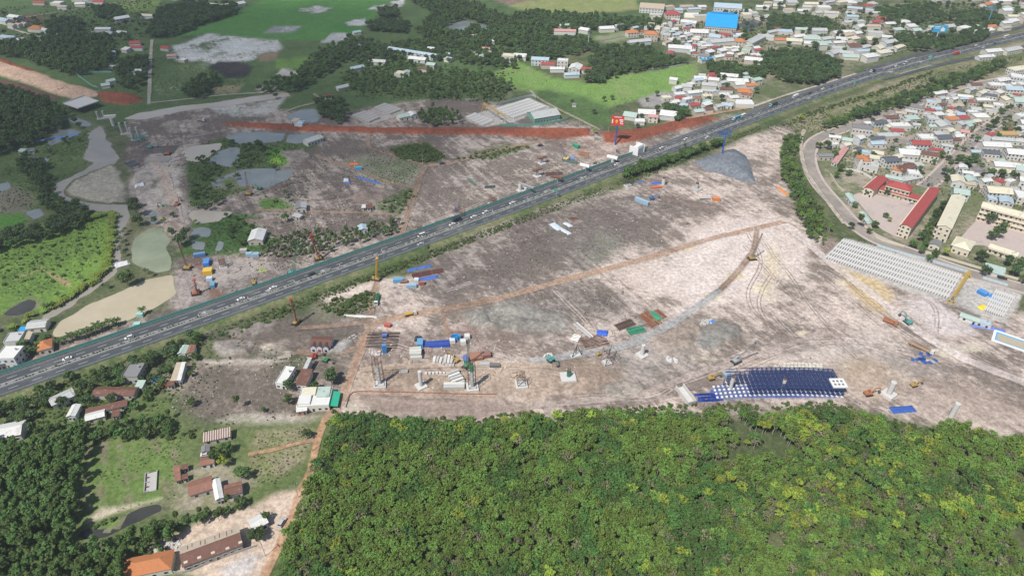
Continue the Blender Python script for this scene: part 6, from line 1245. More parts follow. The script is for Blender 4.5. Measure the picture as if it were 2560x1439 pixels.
def scaffold(p, h, W, label, lean=(0,0), col=True, fw=7, nlev=4, green=False, rz=.15):
    t = thing('scaffold_tower', label, 'scaffold', at(p), rz)
    MB().box(-fw/2,fw/2,-fw/2,fw/2,-.3,1.2,M['concrete_new'],.06).build('footing', t)
    if col: MB().cyl(0,0,1.2,h*.72,1.1,M['concrete_new'],16).build('column', t)
    for sx in (-1,1):
        for sy in (-1,1): MB().bar((sx*W/2,sy*W/2,1.1),(sx*W/2+lean[0],sy*W/2+lean[1],h),.12,M['steel'],5).build('post', t)
    for lv in range(nlev):
        z = 1.6+(h-2)*lv/(nlev-1); f = (z-1.1)/(h-1.1); dx, dy = lean[0]*f, lean[1]*f; b = MB()
        for a, c in (((-1,-1),(1,-1)),((1,-1),(1,1)),((1,1),(-1,1)),((-1,1),(-1,-1))): b.bar((a[0]*W/2+dx,a[1]*W/2+dy,z),(c[0]*W/2+dx,c[1]*W/2+dy,z),.08,M['rust'],4)
        b.bar((-W/2+dx,-W/2+dy,z),(W/2+dx,W/2+dy,z),.1,M['steel'],4); b.build('platform', t)
    b = MB()
    for k in range(10): b.bar((math.cos(k*.63)*1.0,math.sin(k*.63)*1.0,h*.7),(math.cos(k*.63)*1.0,math.sin(k*.63)*1.0,h*1.08),.08,M['rust'],4)
    b.build('rebar', t)
    if green: MB().cyl(0,0,h*.72,h*.95,1.35,M['obj_paint'],14).build('form_shell', t, col=(.03,.22,.12))
    return t
scaffold((950,961),hpx((950,958),(948,893)),5.2,'tall dark scaffold tower round a pier at the haul road corner',green=False,nlev=5)
scaffold((1181,969),hpx((1181,966),(1178,905)),4.2,'scaffold tower topped by a green form shell in the footing row',green=True,nlev=6)
scaffold((1303,962),9,4.5,'short scaffold round a rebar starter in the footing row',col=False,nlev=4)
scaffold((1517,908),11,5.5,'leaning dark scaffold frame beside the gravel road',lean=(1.5,.5),col=False,fw=5,nlev=4,rz=.4)
t = thing('pier_base', 'square footing with green form drum and rebar in the footing row', 'pier', at((1420,944)), .1)
MB().box(-4.5,4.5,-4,4,-.3,1.2,M['concrete_new'],.06).build('footing', t); MB().cyl(.5,.5,1.2,4.2,1.3,M['obj_paint'],16).build('form_drum', t, col=(.02,.16,.10))
b = MB(); [b.bar((.5+math.cos(k*.63),.5+math.sin(k*.63),4.2),(.5+math.cos(k*.63),.5+math.sin(k*.63),8),.09,M['rust'],4) for k in range(10)]; b.build('rebar', t)
t = thing('tripod_brace', 'white footing with a three legged rusty brace beside the gravel road', 'brace', at((1440,890)), .35)
MB().box(-3.5,3.5,-1.5,1.5,-.3,1.2,M['concrete_new']).build('footing', t)
for a in ((-3,-1,1.2),(3,-1,1.2),(.3,1.4,1.2)): MB().bar(a,(.4,.2,9),.35,M['steel'],5,.15).build('leg', t)
# unfinished deck and teal shoring at the creek
t = thing('bridge_deck', 'unfinished concrete bridge deck on dark shoring above the creek', 'bridge deck', at((200,274)), dirang((172,272),(207,284))[0])
MB().box(-13,13,-8,16,6,7,M['concrete_new']).build('slab', t); MB().box(-13.5,-13,-8,16,6,8,M['concrete']).build('parapet', t)
for k in range(7):
    b = MB()
    for j in range(5): b.bar((-12+4*k,-7+5.5*j,-.2),(-12+4*k,-7+5.5*j,6),.22,M['steel'],4)
    b.bar((-12+4*k,-10,5.6),(-12+4*k,17,5.6),.25,M['steel'],4); b.bar((-12+4*k,-7,0),(-12+4*k,15,5.6),.15,M['steel'],4); b.build('shoring_frame', t)
t = thing('shoring', 'teal steel shoring beside the third twin column pier', 'shoring', at((352,352)), .5)
for k in range(5):
    b = MB(); x = -6+3*k
    for j in range(3): b.bar((x,-3+3*j,-.2),(x,-3+3*j,6),.2,M['teal_panel'],4)
    b.bar((x,-3,6),(x,3,6),.2,M['teal_panel'],4); b.bar((x,-3,0),(x,3,6),.14,M['teal_panel'],4); b.build('frame', t)
b = MB(); [b.bar((-6,-3+3*j,z),(6,-3+3*j,z),.15,M['teal_panel'],4) for j in range(3) for z in (2,4,6)]; b.build('rail', t)
# ---- blue falsework for the deck segment
a0, len0 = dirang((1793,992),(2104,990)); base = G(1793,994)
t = thing('falsework', 'long dark blue steel falsework grid on rows of white base blocks', 'falsework', (float(base[0]),float(base[1]),0), a0)
BLU = simple('blue_steel', (.040,.062,.165), .6, .4, 1.0); nb = 26; dx = len0/nb; blk = MB().box(-.65,.65,-.65,.65,-.2,.75,M['white'],.1).mesh('base_block'); dep = [0,2.8,5.6,8.4,11.2,14.0,16.8]
def bend(k): u = k/nb; return 3.2*u*(1-u)*4*.6
for k in range(nb+1):
    sk_ = min(6, 3+k//3) if k < 10 else 6
    for j in range(sk_+1): obj('base_block', blk, t, (k*dx, dep[j]+bend(k), 0), R.uniform(-.05,.05))
    if k < 2: continue
    b = MB(); j0 = 3 if k < 7 else 0
    for j in range(j0, sk_+1): b.bar((k*dx,dep[j]+bend(k),.7),(k*dx,dep[j]+bend(k),5.4),.17,BLU,4)
    for z in (1.6,3.2,4.8,5.4): b.bar((k*dx,dep[j0]+bend(k)-.8,z),(k*dx,dep[sk_]+bend(k)+.8,z),.13,BLU,4)
    for j in range(j0, sk_): b.bar((k*dx,dep[j]+bend(k),.9),(k*dx,dep[j+1]+bend(k),5.2),.09,BLU,4)
    b.build('shoring_frame', t)
for j in range(7):
    b = MB()
    for k in range(7 if j < 3 else 3, nb):
        for z in (1.6,3.2,5.4,5.6): b.bar((k*dx,dep[j]+bend(k),z),((k+1)*dx,dep[j]+bend(k+1),z),.11,BLU,4)
        if k % 2: b.bar((k*dx,dep[j]+bend(k),.9),((k+1)*dx,dep[j]+bend(k+1),5.2),.08,BLU,4)
    b.build('ledger', t)
for j in range(34):
    b = MB(); y = dep[0]+16.8*j/33
    for k in range(8, nb): b.bar((k*dx,y+bend(k),5.75),((k+1)*dx,y+bend(k+1),5.75),.09,BLU,4)
    b.build('deck_joist', t)
patch('blue_sheeting', [(1768,975),(1800,960),(2095,958),(2110,992),(2000,996),(1790,998)], ((.07,.10,.24),(.13,.15,.24)), .45, z0=.16, soft=1.2, label='blue sheeting on the ground under the falsework', kind='structure')
pier((1826,972), 9, 'concrete pier rising through the falsework left end', r=1.0, foot=None, rebar=1.0); pier((1955,974), 8, 'concrete pier rising through the falsework middle', r=1.0, foot=None, rebar=.8)
t = thing('white_deck_block', 'white concrete deck block with square pockets at the falsework end', 'concrete block', (*at((2092,985))[:2],5.86), a0)
MB().box(-4,4,-1,6,0,.9,M['white']).build('slab', t)
for i in range(3):
    for j in range(2): MB().box(-3+2.2*i,-1.6+2.2*i,.3+2.6*j,2+2.6*j,.9,.95,M['concrete_dark']).build('pocket_shade', t)  # dark plates on the slab stand for the shade inside the holes
t = thing('precast_trough', 'grey concrete trough left of the blue falsework', 'trough', at((1713,990)), 1.9)
MB().box(-7,7,-2.2,2.2,-.1,.5,M['concrete_new']).build('floor', t); MB().box(-7,7,-2.6,-2.2,-.1,3,M['concrete_new']).build('side', t); MB().box(-7,7,2.2,2.6,-.1,3,M['concrete_new']).build('side', t); MB().box(-7.4,-7,-2.6,2.6,-.1,3,M['concrete']).build('end', t)
# ---- girder yards
def girders(A, D, B, C, n, label, h=1.5, mat='concrete_new', fill_=.62):
    A, D, B, C = [G(*q) for q in (A,D,B,C)]; out = []
    for k in range(n):
        u = (k+.5)/n; p, q = A+(D-A)*u, B+(C-B)*u; e = q-p; L_ = float(np.linalg.norm(e)); ang = math.atan2(e[1],e[0]); sp = float(np.linalg.norm((D-A))/n)*abs(math.sin(ang-math.atan2(*(D-A)[::-1])))
        key = (round(L_,0), round(sp,1))
        w_ = sp*fill_/2; prof = [(-w_*.9,0),(w_*.9,0),(w_*.9,.3),(w_*.45,.5),(w_*.45,h-.35),(w_,h-.2),(w_,h),(-w_,h),(-w_,h-.2),(-w_*.45,h-.35),(-w_*.45,.5),(-w_*.9,.3)]
        b = MB().prism(prof, -L_/2, L_/2, M[mat]); nd = 5
        for i in range(nd): x = -L_/2+L_*(i+.5)/nd; b.box(x-L_*.03,x+L_*.03,-sp*.5,sp*.5,.4,h-.02,M[mat])
        c = (p+q)/2; o = b.build('girder', None, (float(c[0]),float(c[1]),.35), ang); tag(o, label, 'girder', label)
        for s in (-.42,.42): MB().box(-.5,.5,-w_,w_,-.6,-.01,M['concrete_dark']).build('bearer', o, (L_*s,0,0))
YARD1 = [(2107,600),(2410,690),(2372,752),(2058,648)]
patch('concrete_pad', [(2045,650),(2110,592),(2440,690),(2560,735),(2520,812),(2380,765)], ((.42,.40,.375),(.30,.285,.27)), .45, z0=.13, soft=2, label='pale concrete pad under the big girder yard')
girders((2107,600),(2404,690),(2060,648),(2368,750),46,'white precast bridge girder in the long row below the school road')
girders((2487,727),(2537,744),(2457,779),(2506,797),9,'white precast bridge girder in the short row beyond the yellow gantry')
patch('concrete_pad', [(870,292),(915,276),(965,258),(1012,276),(1000,288),(925,312)], ((.33,.30,.28),(.24,.22,.2)), .45, z0=.13, label='bare pad under the twin girder stacks')
girders((880,291),(912,280),(923,308),(951,296),11,'grey precast girder in the stack beside the blue grey pond lane',mat='concrete'); girders((935,272),(962,261),(975,288),(1005,276),11,'grey precast girder in the second stack near the mint site office',mat='concrete')
patch('concrete_pad', [(1155,296),(1190,283),(1325,243),(1380,268),(1280,308),(1210,320)], ((.38,.36,.34),(.27,.255,.24)), .45, z0=.13, label='pale pad under the gantry girder yard')
girders((1164,295),(1187,285),(1207,317),(1235,305),8,'white precast girder left of the small yellow gantry'); girders((1240,275),(1320,249),(1284,298),(1366,270),20,'white precast girder in the wide yard by the grey roofed workshop')
def gantry(p, q, h, label, col=(.50,.33,.06)):
    ang, L_ = dirang(p, q); c = (G(*p)+G(*q))/2; t = thing('gantry_crane', label, 'gantry crane', (float(c[0]),float(c[1]),.1), ang)
    for s in (-1,1):
        b = MB(); x = s*L_/2
        for y in (-2.6,2.6): b.bar((x,y,.1),(x,y*.35,h),.28,M['obj_paint'],4)
        b.bar((x,-3,.3),(x,3,.3),.35,M['obj_paint'],4); b.bar((x,-1.8,h*.45),(x,1.8,h*.45),.18,M['obj_paint'],4); b.build('leg_frame', t, col=col)
    b = MB()
    for y, z in ((-.9,h),(.9,h),(0,h+1.7)): b.bar((-L_/2-1.5,y,z),(L_/2+1.5,y,z),.2,M['obj_paint'],4)
    n = int(L_/2)
    for k in range(n):
        x0 = -L_/2+L_*k/n; x1 = x0+L_/n
        for y in (-.9,.9): b.bar((x0,y,h),((x0+x1)/2,0,h+1.7),.1,M['obj_paint'],4); b.bar(((x0+x1)/2,0,h+1.7),(x1,y,h),.1,M['obj_paint'],4)
        b.bar((x0,-.9,h),(x0,.9,h),.1,M['obj_paint'],4)
    b.build('truss', t, col=col); MB().box(-1.2,1.2,-.9,.9,h-1.0,h-.25,M['steel']).build('trolley', t, (L_*.2,0,0))
    return t
gantry((2416,694),(2376,758),5,'yellow gantry crane at the end of the long girder row'); gantry((1210,278),(1262,312),8,'yellow gantry crane in the yard by the grey roofed workshop')
# ---- machines
def tracks(t, L_, w_, g, h=.9):
    for s in (-1,1):
        MB().prism([(-L_/2,.25),(-L_/2+.3,0),(L_/2-.3,0),(L_/2,.25),(L_/2,h-.2),(L_/2-.3,h),(-L_/2+.3,h),(-L_/2,h-.2)], s*g/2-w_/2, s*g/2+w_/2, M['rubber'], 'y').build('track', t)
def excavator(p, rz, col, label, s=1.0, reach=1.0, name='excavator'):
    t = thing(name, label, 'excavator', at(p,.05), rz); t.scale = (s*.88,)*3; tracks(t, 4.2,.65,2.6)
    MB().box(-1.9,1.5,-1.4,1.4,.95,1.15,M['steel']).box(-2.4,-.2,-1.4,1.4,1.15,2.2,M['obj_paint'],.08).box(-.2,1.3,-1.4,-.2,1.15,1.7,M['obj_paint']).build('body', t, col=col)
    cb = MB().box(-.2,1.4,.2,1.4,1.15,2.9,M['obj_paint'],.06).build('cab', t, col=col); MB().box(1.36,1.44,.32,1.28,1.6,2.7,M['glass']).box(.1,1.2,1.36,1.44,1.7,2.7,M['glass']).build('window', cb)
    MB().bar((1.0,-.3,1.5),(3.2,-.3,4.6),.30,M['obj_paint'],4,.34).bar((3.2,-.3,4.6),(5.6*reach,-.3,4.4),.34,M['obj_paint'],4,.24).build('boom', t, col=col)
    MB().bar((5.6*reach,-.3,4.5),(6.6*reach,-.3,1.6),.26,M['obj_paint'],4,.18).build('arm', t, col=col)
    MB().prism([(6.1*reach,1.7),(6.9*reach,1.5),(6.8*reach,.4),(5.9*reach,.2),(5.6*reach,.8)], -.85, .25, M['steel'], 'y').build('bucket', t); return t
TEAL, YEL, REDM, ORG, GRN, BLUE = (.09,.29,.27), (.38,.26,.085), (.32,.065,.055), (.36,.15,.075), (.07,.24,.10), (.06,.14,.33)
for a in [((2268,807),1.9,TEAL,'teal excavator digging beside the orange dump truck',1.3),((1138,903),2.5,YEL,'yellow excavator beside the stacked concrete slabs',1.2),((1377,902),-.9,TEAL,'teal excavator behind the footing row',1.2),((2170,986),.2,ORG,'orange red excavator at the plantation edge beside the thick pier',1.2),((1778,947),.3,YEL,'yellow excavator left of the blue falsework',1.1),((635,709),2.0,YEL,'yellow excavator in the mud near the teal barrier',1.0),((785,894),.4,REDM,'red excavator in front of the demolished villa',1.1),((377,371),.2,TEAL,'teal excavator on the viaduct line',1.2),((444,513),1.5,ORG,'orange excavator on the clay haul road',1.2),((649,473),3.0,GRN,'bright green excavator beside the fallen boom',1.1),((1630,498),.2,BLUE,'blue excavator beside the pale blue container',1.1),((155,228),.6,YEL,'yellow excavator on the orange embankment',1.3),((2284,964),.3,YEL,'yellow loader frame on the brown bare ground',1.0),((815,902),-.4,GRN,'green excavator beside the walled yard house',1.0),((412,518),3.1,GRN,'green excavator at the clay pit',1.0),((1140,527),1.2,BLUE,'blue excavator on top of the rebar block site',.9),((1300,459),.5,YEL,'small yellow excavator behind the pier pair',.8),((1497,886),.6,YEL,'yellow excavator beside the leaning scaffold',.8)]: excavator(*a)
def lattice(mb, a, b, w0, w1, mat, n=None):
    a, b = Vector(a), Vector(b); d = b-a; L_ = d.length; q = d.to_track_quat('Z','Y'); n = n or max(4, int(L_/1.8)); rows = []
    for k in range(n+1):
        w_ = w0+(w1-w0)*k/n; rows.append([a+d*(k/n)+q@Vector((sx*w_/2,sy*w_/2,0)) for sx, sy in ((-1,-1),(1,-1),(1,1),(-1,1))])
    for k in range(n):
        for i in range(4):
            mb.bar(rows[k][i],rows[k+1][i],.09,mat,3); mb.bar(rows[k][i],rows[k+1][(i+1)%4],.06,mat,3)
    return mb
def crane(p, tip, body, boomc, label, kind='lattice', rz=0.0, name='crawler_crane', cat='crane'):
    t = thing(name, label, cat, at(p,.05), 0); d = up3(p, tip); 
    MB().box(-2.6,1.8,-1.3,1.3,1.06,2.2,M['obj_paint'],.08).build('body', t, rz=rz, col=body)
    for s in (-1,1): MB().prism([(-3.2,.25),(-2.9,0),(2.9,0),(3.2,.25),(3.2,.8),(2.9,1.05),(-2.9,1.05),(-3.2,.8)], s*1.6-.4, s*1.6+.4, M['rubber'],'y').build('track', t, rz=rz)
    MB().box(.6,2.4,.5,1.7,1.2,3.1,M['obj_paint']).box(2.35,2.45,.6,1.6,1.9,2.9,M['glass']).build('cab', t, rz=rz, col=body); MB().box(-3.3,-2.61,-1.2,1.2,1.1,2.1,M['steel']).build('counterweight', t, rz=rz)
    L_ = math.hypot(d[0], d[2]); e = (d[0], .6, d[2]); foot = (.3*d[0]/L_*2, 0, 1.8)
    if kind == 'lattice':
        lattice(MB(), foot, e, 1.2, .6, M['obj_paint']).build('boom', t, col=boomc)
        MB().bar((d[0]*.0-1.5*math.cos(rz),-1.5*math.sin(rz),2.5),e,.05,M['steel'],3).bar(e,(e[0]+.3,e[1],max(2,e[2]*.35)),.05,M['steel'],3).build('cable', t); MB().box(e[0]-.3,e[0]+.3,e[1]-.3,e[1]+.3,e[2]-.5,e[2]+.5,M['steel']).build('boom_head', t)
    else:
        lattice(MB(), foot, e, 1.1, 1.0, M['obj_paint']).bar(foot,e,.30,M['obj_paint'],4).build('mast', t, col=boomc)
        MB().bar((foot[0]*1.0+.9,-1,0.1),(e[0]+.5,-.6,e[2]*.8),.28,M['steel'],6).build('kelly_bar', t); MB().bar((-1.5*math.cos(rz),-1.5*math.sin(rz),2.4),(e[0]*.5,0,e[2]*.5),.2,M['obj_paint'],4).build('strut', t, col=body); MB().box(e[0]-.8,e[0]+.8,-.6,1.2,e[2]-.4,e[2]+.5,M['obj_paint']).build('mast_head', t, col=boomc)
    return t
crane((623,487),(612,432),YEL,(.30,.04,.05),'crawler crane with dark red boom beside the grey pond')
crane((470,672),(445,608),YEL,(.32,.04,.05),'yellow crawler crane with dark red boom by the grey green pond')
crane((798,648),(777,587),YEL,(.42,.03,.04),'drill rig with bright red mast leaning over the young trees','mast',.4,'drill_rig','drill rig')
crane((731,685),(745,605),TEAL,(.04,.26,.12),'teal crawler crane with thin green boom beside the teal barrier')
crane((941,699),(942,646),YEL,(.58,.33,.04),'yellow drill rig standing upright beside the highway guard fence','mast',2.8,'drill_rig','drill rig')
crane((742,808),(727,749),YEL,(.34,.03,.04),'drill rig with dark red mast below the guard fence','mast',1.2,'drill_rig','drill rig')
crane((1880,648),(1906,586),YEL,(.12,.12,.12),'yellow crawler crane with black lattice boom on the rust brown track',rz=.2)
crane((420,387),(417,362),ORG,(.45,.10,.03),'orange crawler crane on the viaduct line'); crane((492,735),(485,700),ORG,(.40,.06,.04),'red drill rig in the dark mud by the tan pond','mast',.3,'drill_rig','drill rig')
crane((1415,400),(1402,362),(.60,.5,.2),(.2,.2,.21),'small mobile crane with grey boom among the formwork piers',rz=-.5)
crane((1168,915),(1172,850),GRN,(.10,.12,.11),'green crane standing behind the scaffold tower',rz=1.0)
crane((1840,905),(1890,858),(.35,.38,.40),(.12,.12,.12),'grey crane with low black boom beside the falsework',rz=.5)
t = thing('fallen_boom', 'rusty lattice boom lying on the ground by the grey pond', 'boom', at((703,468),.6), dirang((680,473),(728,452))[0]); lattice(MB(), (-12,0,0),(12,0,0),1.2,1.2,M['rust'],12).build('lattice', t)
# ---- vehicles
def wheels(t, xs, g, r, w_=.32, m=None):
    wm = m or MB().bar((0,-w_/2,0),(0,w_/2,0),r,M['rubber'],12).bar((0,-w_/2-.02,0),(0,w_/2+.02,0),r*.5,M['galv'],8).mesh('wheel')
    for x in xs:
        for s in (-1,1): obj('wheel', wm, t, (x,s*g/2,r))
    return wm
CARW = MB().bar((0,-.12,0),(0,.12,0),.34,M['rubber'],12).bar((0,-.13,0),(0,.13,0),.2,M['galv'],8).mesh('wheel')
def car_meshes(kind):
    L_, H, rf = {'car':(4.6,1.45,(-1.5,-1.0,.75,1.35)),'suv':(4.8,1.75,(-2.1,-1.8,.7,1.3)),'van':(5.6,2.2,(-2.7,-2.6,1.6,2.3))}[kind]; b = MB(); x = L_/2; W = .9
    b.prism([(-x,.35),(x,.35),(x,.72),(x-.2,.85),(rf[3],.98),(rf[0],.98),(-x,.9)], -W, W, M['obj_paint'],'y'); body = b.mesh('body')
    g = MB().add([(rf[0],-W+.06,.98),(rf[3],-W+.06,.98),(rf[3],W-.06,.98),(rf[0],W-.06,.98),(rf[1],-W+.2,H-.06),(rf[2],-W+.2,H-.06),(rf[2],W-.2,H-.06),(rf[1],W-.2,H-.06)], [(0,1,5,4),(1,2,6,5),(2,3,7,6),(3,0,4,7)], M['glass']).mesh('window')
    r = MB().box(rf[1]-.04,rf[2]+.04,-W+.17,W-.17,H-.06,H,M['obj_paint'],.04).mesh('roof'); return body, g, r, L_
CARM = {k: car_meshes(k) for k in ('car','suv','van')}
LAMP = MB().box(-.03,.03,-.16,.16,-.08,.08,M['white']).mesh('headlight')
def car(loc, rz, kind, col, label, group=None, name='car', cat='car'):
    t = thing(name, label, cat, loc, rz, group); bd, g, r, L_ = CARM[kind]; obj('body',bd,t,col=col); obj('window',g,t); obj('roof',r,t,col=col)
    for x in (-L_*.31,L_*.31):
        for s in (-1,1): obj('wheel', CARW, t, (x,s*.82,.34))
    for s in (-1,1): obj('headlight', LAMP, t, (L_/2,s*.6,.66))
    t.scale = (1.12,)*3; return t
def truck(loc, rz, cabc, bedc, label, kind='box', L_=8.0, name='truck'):
    t = thing(name, label, 'truck', loc, rz); x = L_/2
    cb = MB().prism([(x-2.1,.6),(x,.6),(x,1.7),(x-.35,2.9),(x-2.1,2.9)], -1.2, 1.2, M['obj_paint'],'y').build('cab', t, col=cabc); MB().add([(x+.02,-1.05,1.75),(x+.02,1.05,1.75),(x-.3,1.05,2.75),(x-.3,-1.05,2.75)], [(0,1,2,3)], M['glass']).build('windscreen', cb)
    MB().box(-x,x-1.9,-.5,.5,.6,.9,M['steel']).build('chassis', t)
    if kind == 'box': MB().box(-x,x-2.3,-1.25,1.25,.95,3.5,M['obj_paint'],.03).build('cargo_box', t, col=bedc)
    elif kind == 'dump':
        b = MB().box(-x,x-2.4,-1.25,1.25,.95,1.1,M['obj_paint'])
        for s in (-1,1): b.box(-x,x-2.4,s*1.25-.06,s*1.25+.06,1.1,2.3,M['obj_paint'])
        b.box(-x,-x+.1,-1.19,1.19,1.1,2.2,M['obj_paint']).box(x-2.5,x-2.4,-1.19,1.19,1.1,2.6,M['obj_paint']).build('dump_bed', t, col=bedc)
    elif kind == 'flat': MB().box(-x,x-2.3,-1.25,1.25,.95,1.2,M['obj_tin_rust']).build('flatbed', t, col=bedc)
    elif kind == 'tank': MB().bar((-x,0,2.0),(x-2.5,0,2.0),1.1,M['obj_paint'],14).build('tank', t, col=bedc)
    elif kind == 'bus':
        MB().box(-x,x-2.1,-1.24,1.24,.55,3.1,M['obj_paint'],.05).build('coach_body', t, col=bedc)
        for s in (-1,1): MB().box(-x+.4,x-2.4,s*1.24-.03,s*1.24+.03,1.7,2.6,M['glass']).build('side_window', t)
    elif kind == 'pipes':
        MB().box(-x,x-2.3,-1.25,1.25,.95,1.15,M['steel']).build('flatbed', t)
        for k in range(5): MB().bar((-x-1,-1+.5*k,1.5+.35*(k%2)),(x-2.4,-1+.5*k,1.5+.35*(k%2)),.26,M['obj_paint'],8).build('pipe', t, col=(.03,.16,.07))
    wheels(t, (-x+1,-x+2.3,x-1.2), 2.1, .5); return t
WHT, DRK, SIL = (.58,.58,.57), (.035,.038,.045), (.42,.43,.44)
for (x, y, k, c, lb) in [(170,906,'car',WHT,''),(322,852,'suv',WHT,''),(607,752,'car',WHT,''),(686,725,'car',WHT,''),(779,687,'suv',DRK,'dark SUV driving past the white road arrows'),(1056,592,'van',WHT,'white van driving along the teal barrier'),(1132,566,'car',WHT,''),(1187,547,'car',WHT,''),(1221,536,'suv',WHT,''),(1285,511,'car',WHT,''),(1547,415,'car',WHT,''),(1655,371,'car',WHT,''),(1052,609,'car',SIL,'silver car on the carriageway facing the works yard'),(1590,412,'car',SIL,'grey car passing the highway hedge'),(1770,346,'suv',WHT,''),(1722,351,'car',WHT,''),(2024,237,'suv',DRK,'dark car beyond the white truck'),(2064,225,'car',WHT,''),(2077,217,'car',(.06,.10,.22),'blue car on the highway beside the round dark wood'),(2267,161,'van',WHT,'white van at the painted ramp nose'),(2229,181,'car',WHT,''),(2445,116,'car',WHT,''),(2491,110,'car',DRK,'dark car near the far ramp'),(2465,122,'car',WHT,''),(2247,168,'car',WHT,''),(2300,155,'car',WHT,'')]:
    s, o = hproj(x,y); n = o > 0; o = (3.4 if o < 5.2 else 6.9) if n else (-3.4 if o > -5.2 else -6.9)
    car(hw(s,o,HZ+.02), hang(s)+(math.pi if n else 0), k, c, lb or 'white car driving on the highway', None if lb else 'white cars on the highway')
for (x, y, cc, bc, kd, L_, lb) in [(1146,557,DRK,DRK,'box',7,'black box truck on the highway beside the rebar block'),(1842,300,(.5,.6,.6),(.06,.30,.42),'bus',11,'blue and white coach on the highway'),(1858,292,WHT,WHT,'bus',7,'white minibus ahead of the blue coach'),(1940,267,(.30,.50,.45),(.05,.06,.07),'box',12,'long black trailer truck with pale green cab'),(1995,246,WHT,WHT,'box',9,'white box truck on the highway'),(2182,180,WHT,DRK,'dump',9,'dark dump truck at the ramp merge'),(2395,137,WHT,(.45,.04,.03),'box',12,'red trailer truck with white cab on the far highway'),(2514,94,WHT,WHT,'bus',11,'white coach at the far end of the highway')]:
    s, o = hproj(x,y); n = o > 0; truck(hw(s, 6.6 if n else -6.6, HZ+.02), hang(s)+(math.pi if n else 0), cc, bc, lb, kd, L_)
for a in [((2225,808),-.75,ORG,ORG,'orange dump truck beside the teal excavator','dump',9),((2302,872),dirang((2275,858),(2325,882))[0],WHT,(.35,.22,.13),'long flatbed truck with brown bed beside blue mats','flat',15),((943,752),-1.55,WHT,WHT,'white lorry loaded with dark green pipes','pipes',11),((1027,788),.35,(.5,.5,.45),(.50,.30,.07),'yellow tank truck on the orange haul road','tank',8),((1762,497),.02,WHT,(.42,.43,.43),'grey flatbed truck below the gravel pile','flat',9),((503,303),-.2,WHT,(.35,.3,.28),'white dump truck at the start of the red embankment','dump',9),((143,225),-.6,(.5,.5,.5),(.45,.45,.45),'grey truck on the orange embankment','dump',9)]: truck(at(a[0],.2), *a[1:])
for a in [((706,1307),1.3,'suv',SIL,'grey pickup parked under the tree by the plantation lane'),((1106,410),.5,'suv',(.05,.07,.11),'dark blue car at the haul track junction'),((1351,365),.4,'suv',DRK,'dark car on the haul track by the formwork piers'),((2506,697),-.45,'suv',DRK,'dark pickup on the road below the schools'),((2321,463),.9,'car',DRK,'dark car on the street end by the school'),((1492,348),.1,'suv',(.35,.42,.38),'pale green pickup below the red billboard'),((2270,422),.2,'car',(.05,.18,.4),'blue car beside the white L shaped house'),((2277,509),.3,'car',WHT,'white car parked in the red school yard'),((2435,352),.6,'car',WHT,'white car on the town street'),((2152,562),-.9,'car',DRK,'dark car by the bicycle shed'),((2480,268),-.1,'car',WHT,'white car parked on the side street'),((515,1137),.2,'car',WHT,'white car parked in the farmyard')]: car(at(a[0],.3), *a[1:])
# ---- lamp posts, signs, poles, billboards
lp = thing('street_lamp', 'tall grey street lamp on the highway verge facing the works', 'street lamp', (0,0,0), 0, 'street lamps along the highway')
MB().bar((0,0,-.2),(0,0,9.2),.13,M['galv'],6,.08).build('pole', lp); MB().bar((0,0,9.1),(0,1.6,9.7),.07,M['galv'],5).build('arm', lp); MB().box(-.16,.16,1.4,2.3,9.6,9.75,M['white']).build('lamp_head', lp)
LPX = [(189,970),(345,905),(521,837),(640,794),(755,747),(865,705),(971,667),(1070,630),(1161,596),(1247,565),(1332,532),(1481,477),(1554,442),(1622,425),(1687,402),(1751,381),(1812,360),(1872,339),(1929,317),(1981,299),(2027,281),(2076,264),(2125,246),(2171,230),(2216,215),(2262,195),(2306,182),(2350,170)]
for i, p in enumerate(LPX):
    s, _ = hproj(*p); q = hw(s, -11.6, .7); (copy_tree(lp, q, hang(s)) if i else (setattr(lp,'location',q), setattr(lp,'rotation_euler',(0,0,hang(s)))))
def sign(s, off, label, w_, h_, z, col, rz=0):
    t = thing('highway_sign', label, 'road sign', hw(s,off,HZ-.3), hang(s)+rz); MB().bar((0,0,0),(0,0,z+h_),.16,M['galv'],6).build('post', t); MB().box(-.08,.08,-w_*.2,w_*.8,z,z+h_,M['obj_paint']).build('panel', t, col=col)
    b = MB(); [b.box(.085,.10,-w_*.1,w_*(.5-.1*k),z+h_*(.7-.3*k),z+h_*(.8-.3*k),M['white']) for k in range(2)]; b.build('lettering_bar', t) if 0 else None
    return t
sign(hproj(1407,505)[0],-11.4,'green highway direction sign on the works side verge',4,3,6,(.03,.28,.16)); sign(hproj(1552,402)[0],10.9,'dark backed highway sign at the teal barrier',5,3,6,(.10,.12,.13)); sign(hproj(2150,222)[0],-11.2,'small green exit sign before the ramp',3,2,5,(.05,.32,.25)); sign(hproj(2340,160)[0],-8,'green gore sign between the ramps',4,3,5,(.05,.35,.28))
def upole(p, h, label, rz=0, cross=True):
    t = thing('utility_pole', label, 'utility pole', at(p), rz); MB().bar((0,0,-.2),(0,0,h),.17,M['concrete'],6,.11).build('pole', t)
    if cross: MB().box(-1.3,1.3,-.1,.1,h-.6,h-.4,M['steel']).build('crossarm', t); [MB().cyl(x,0,h-.4,h-.1,.08,M['white'],6).build('insulator', t) for x in (-1.1,0,1.1)]
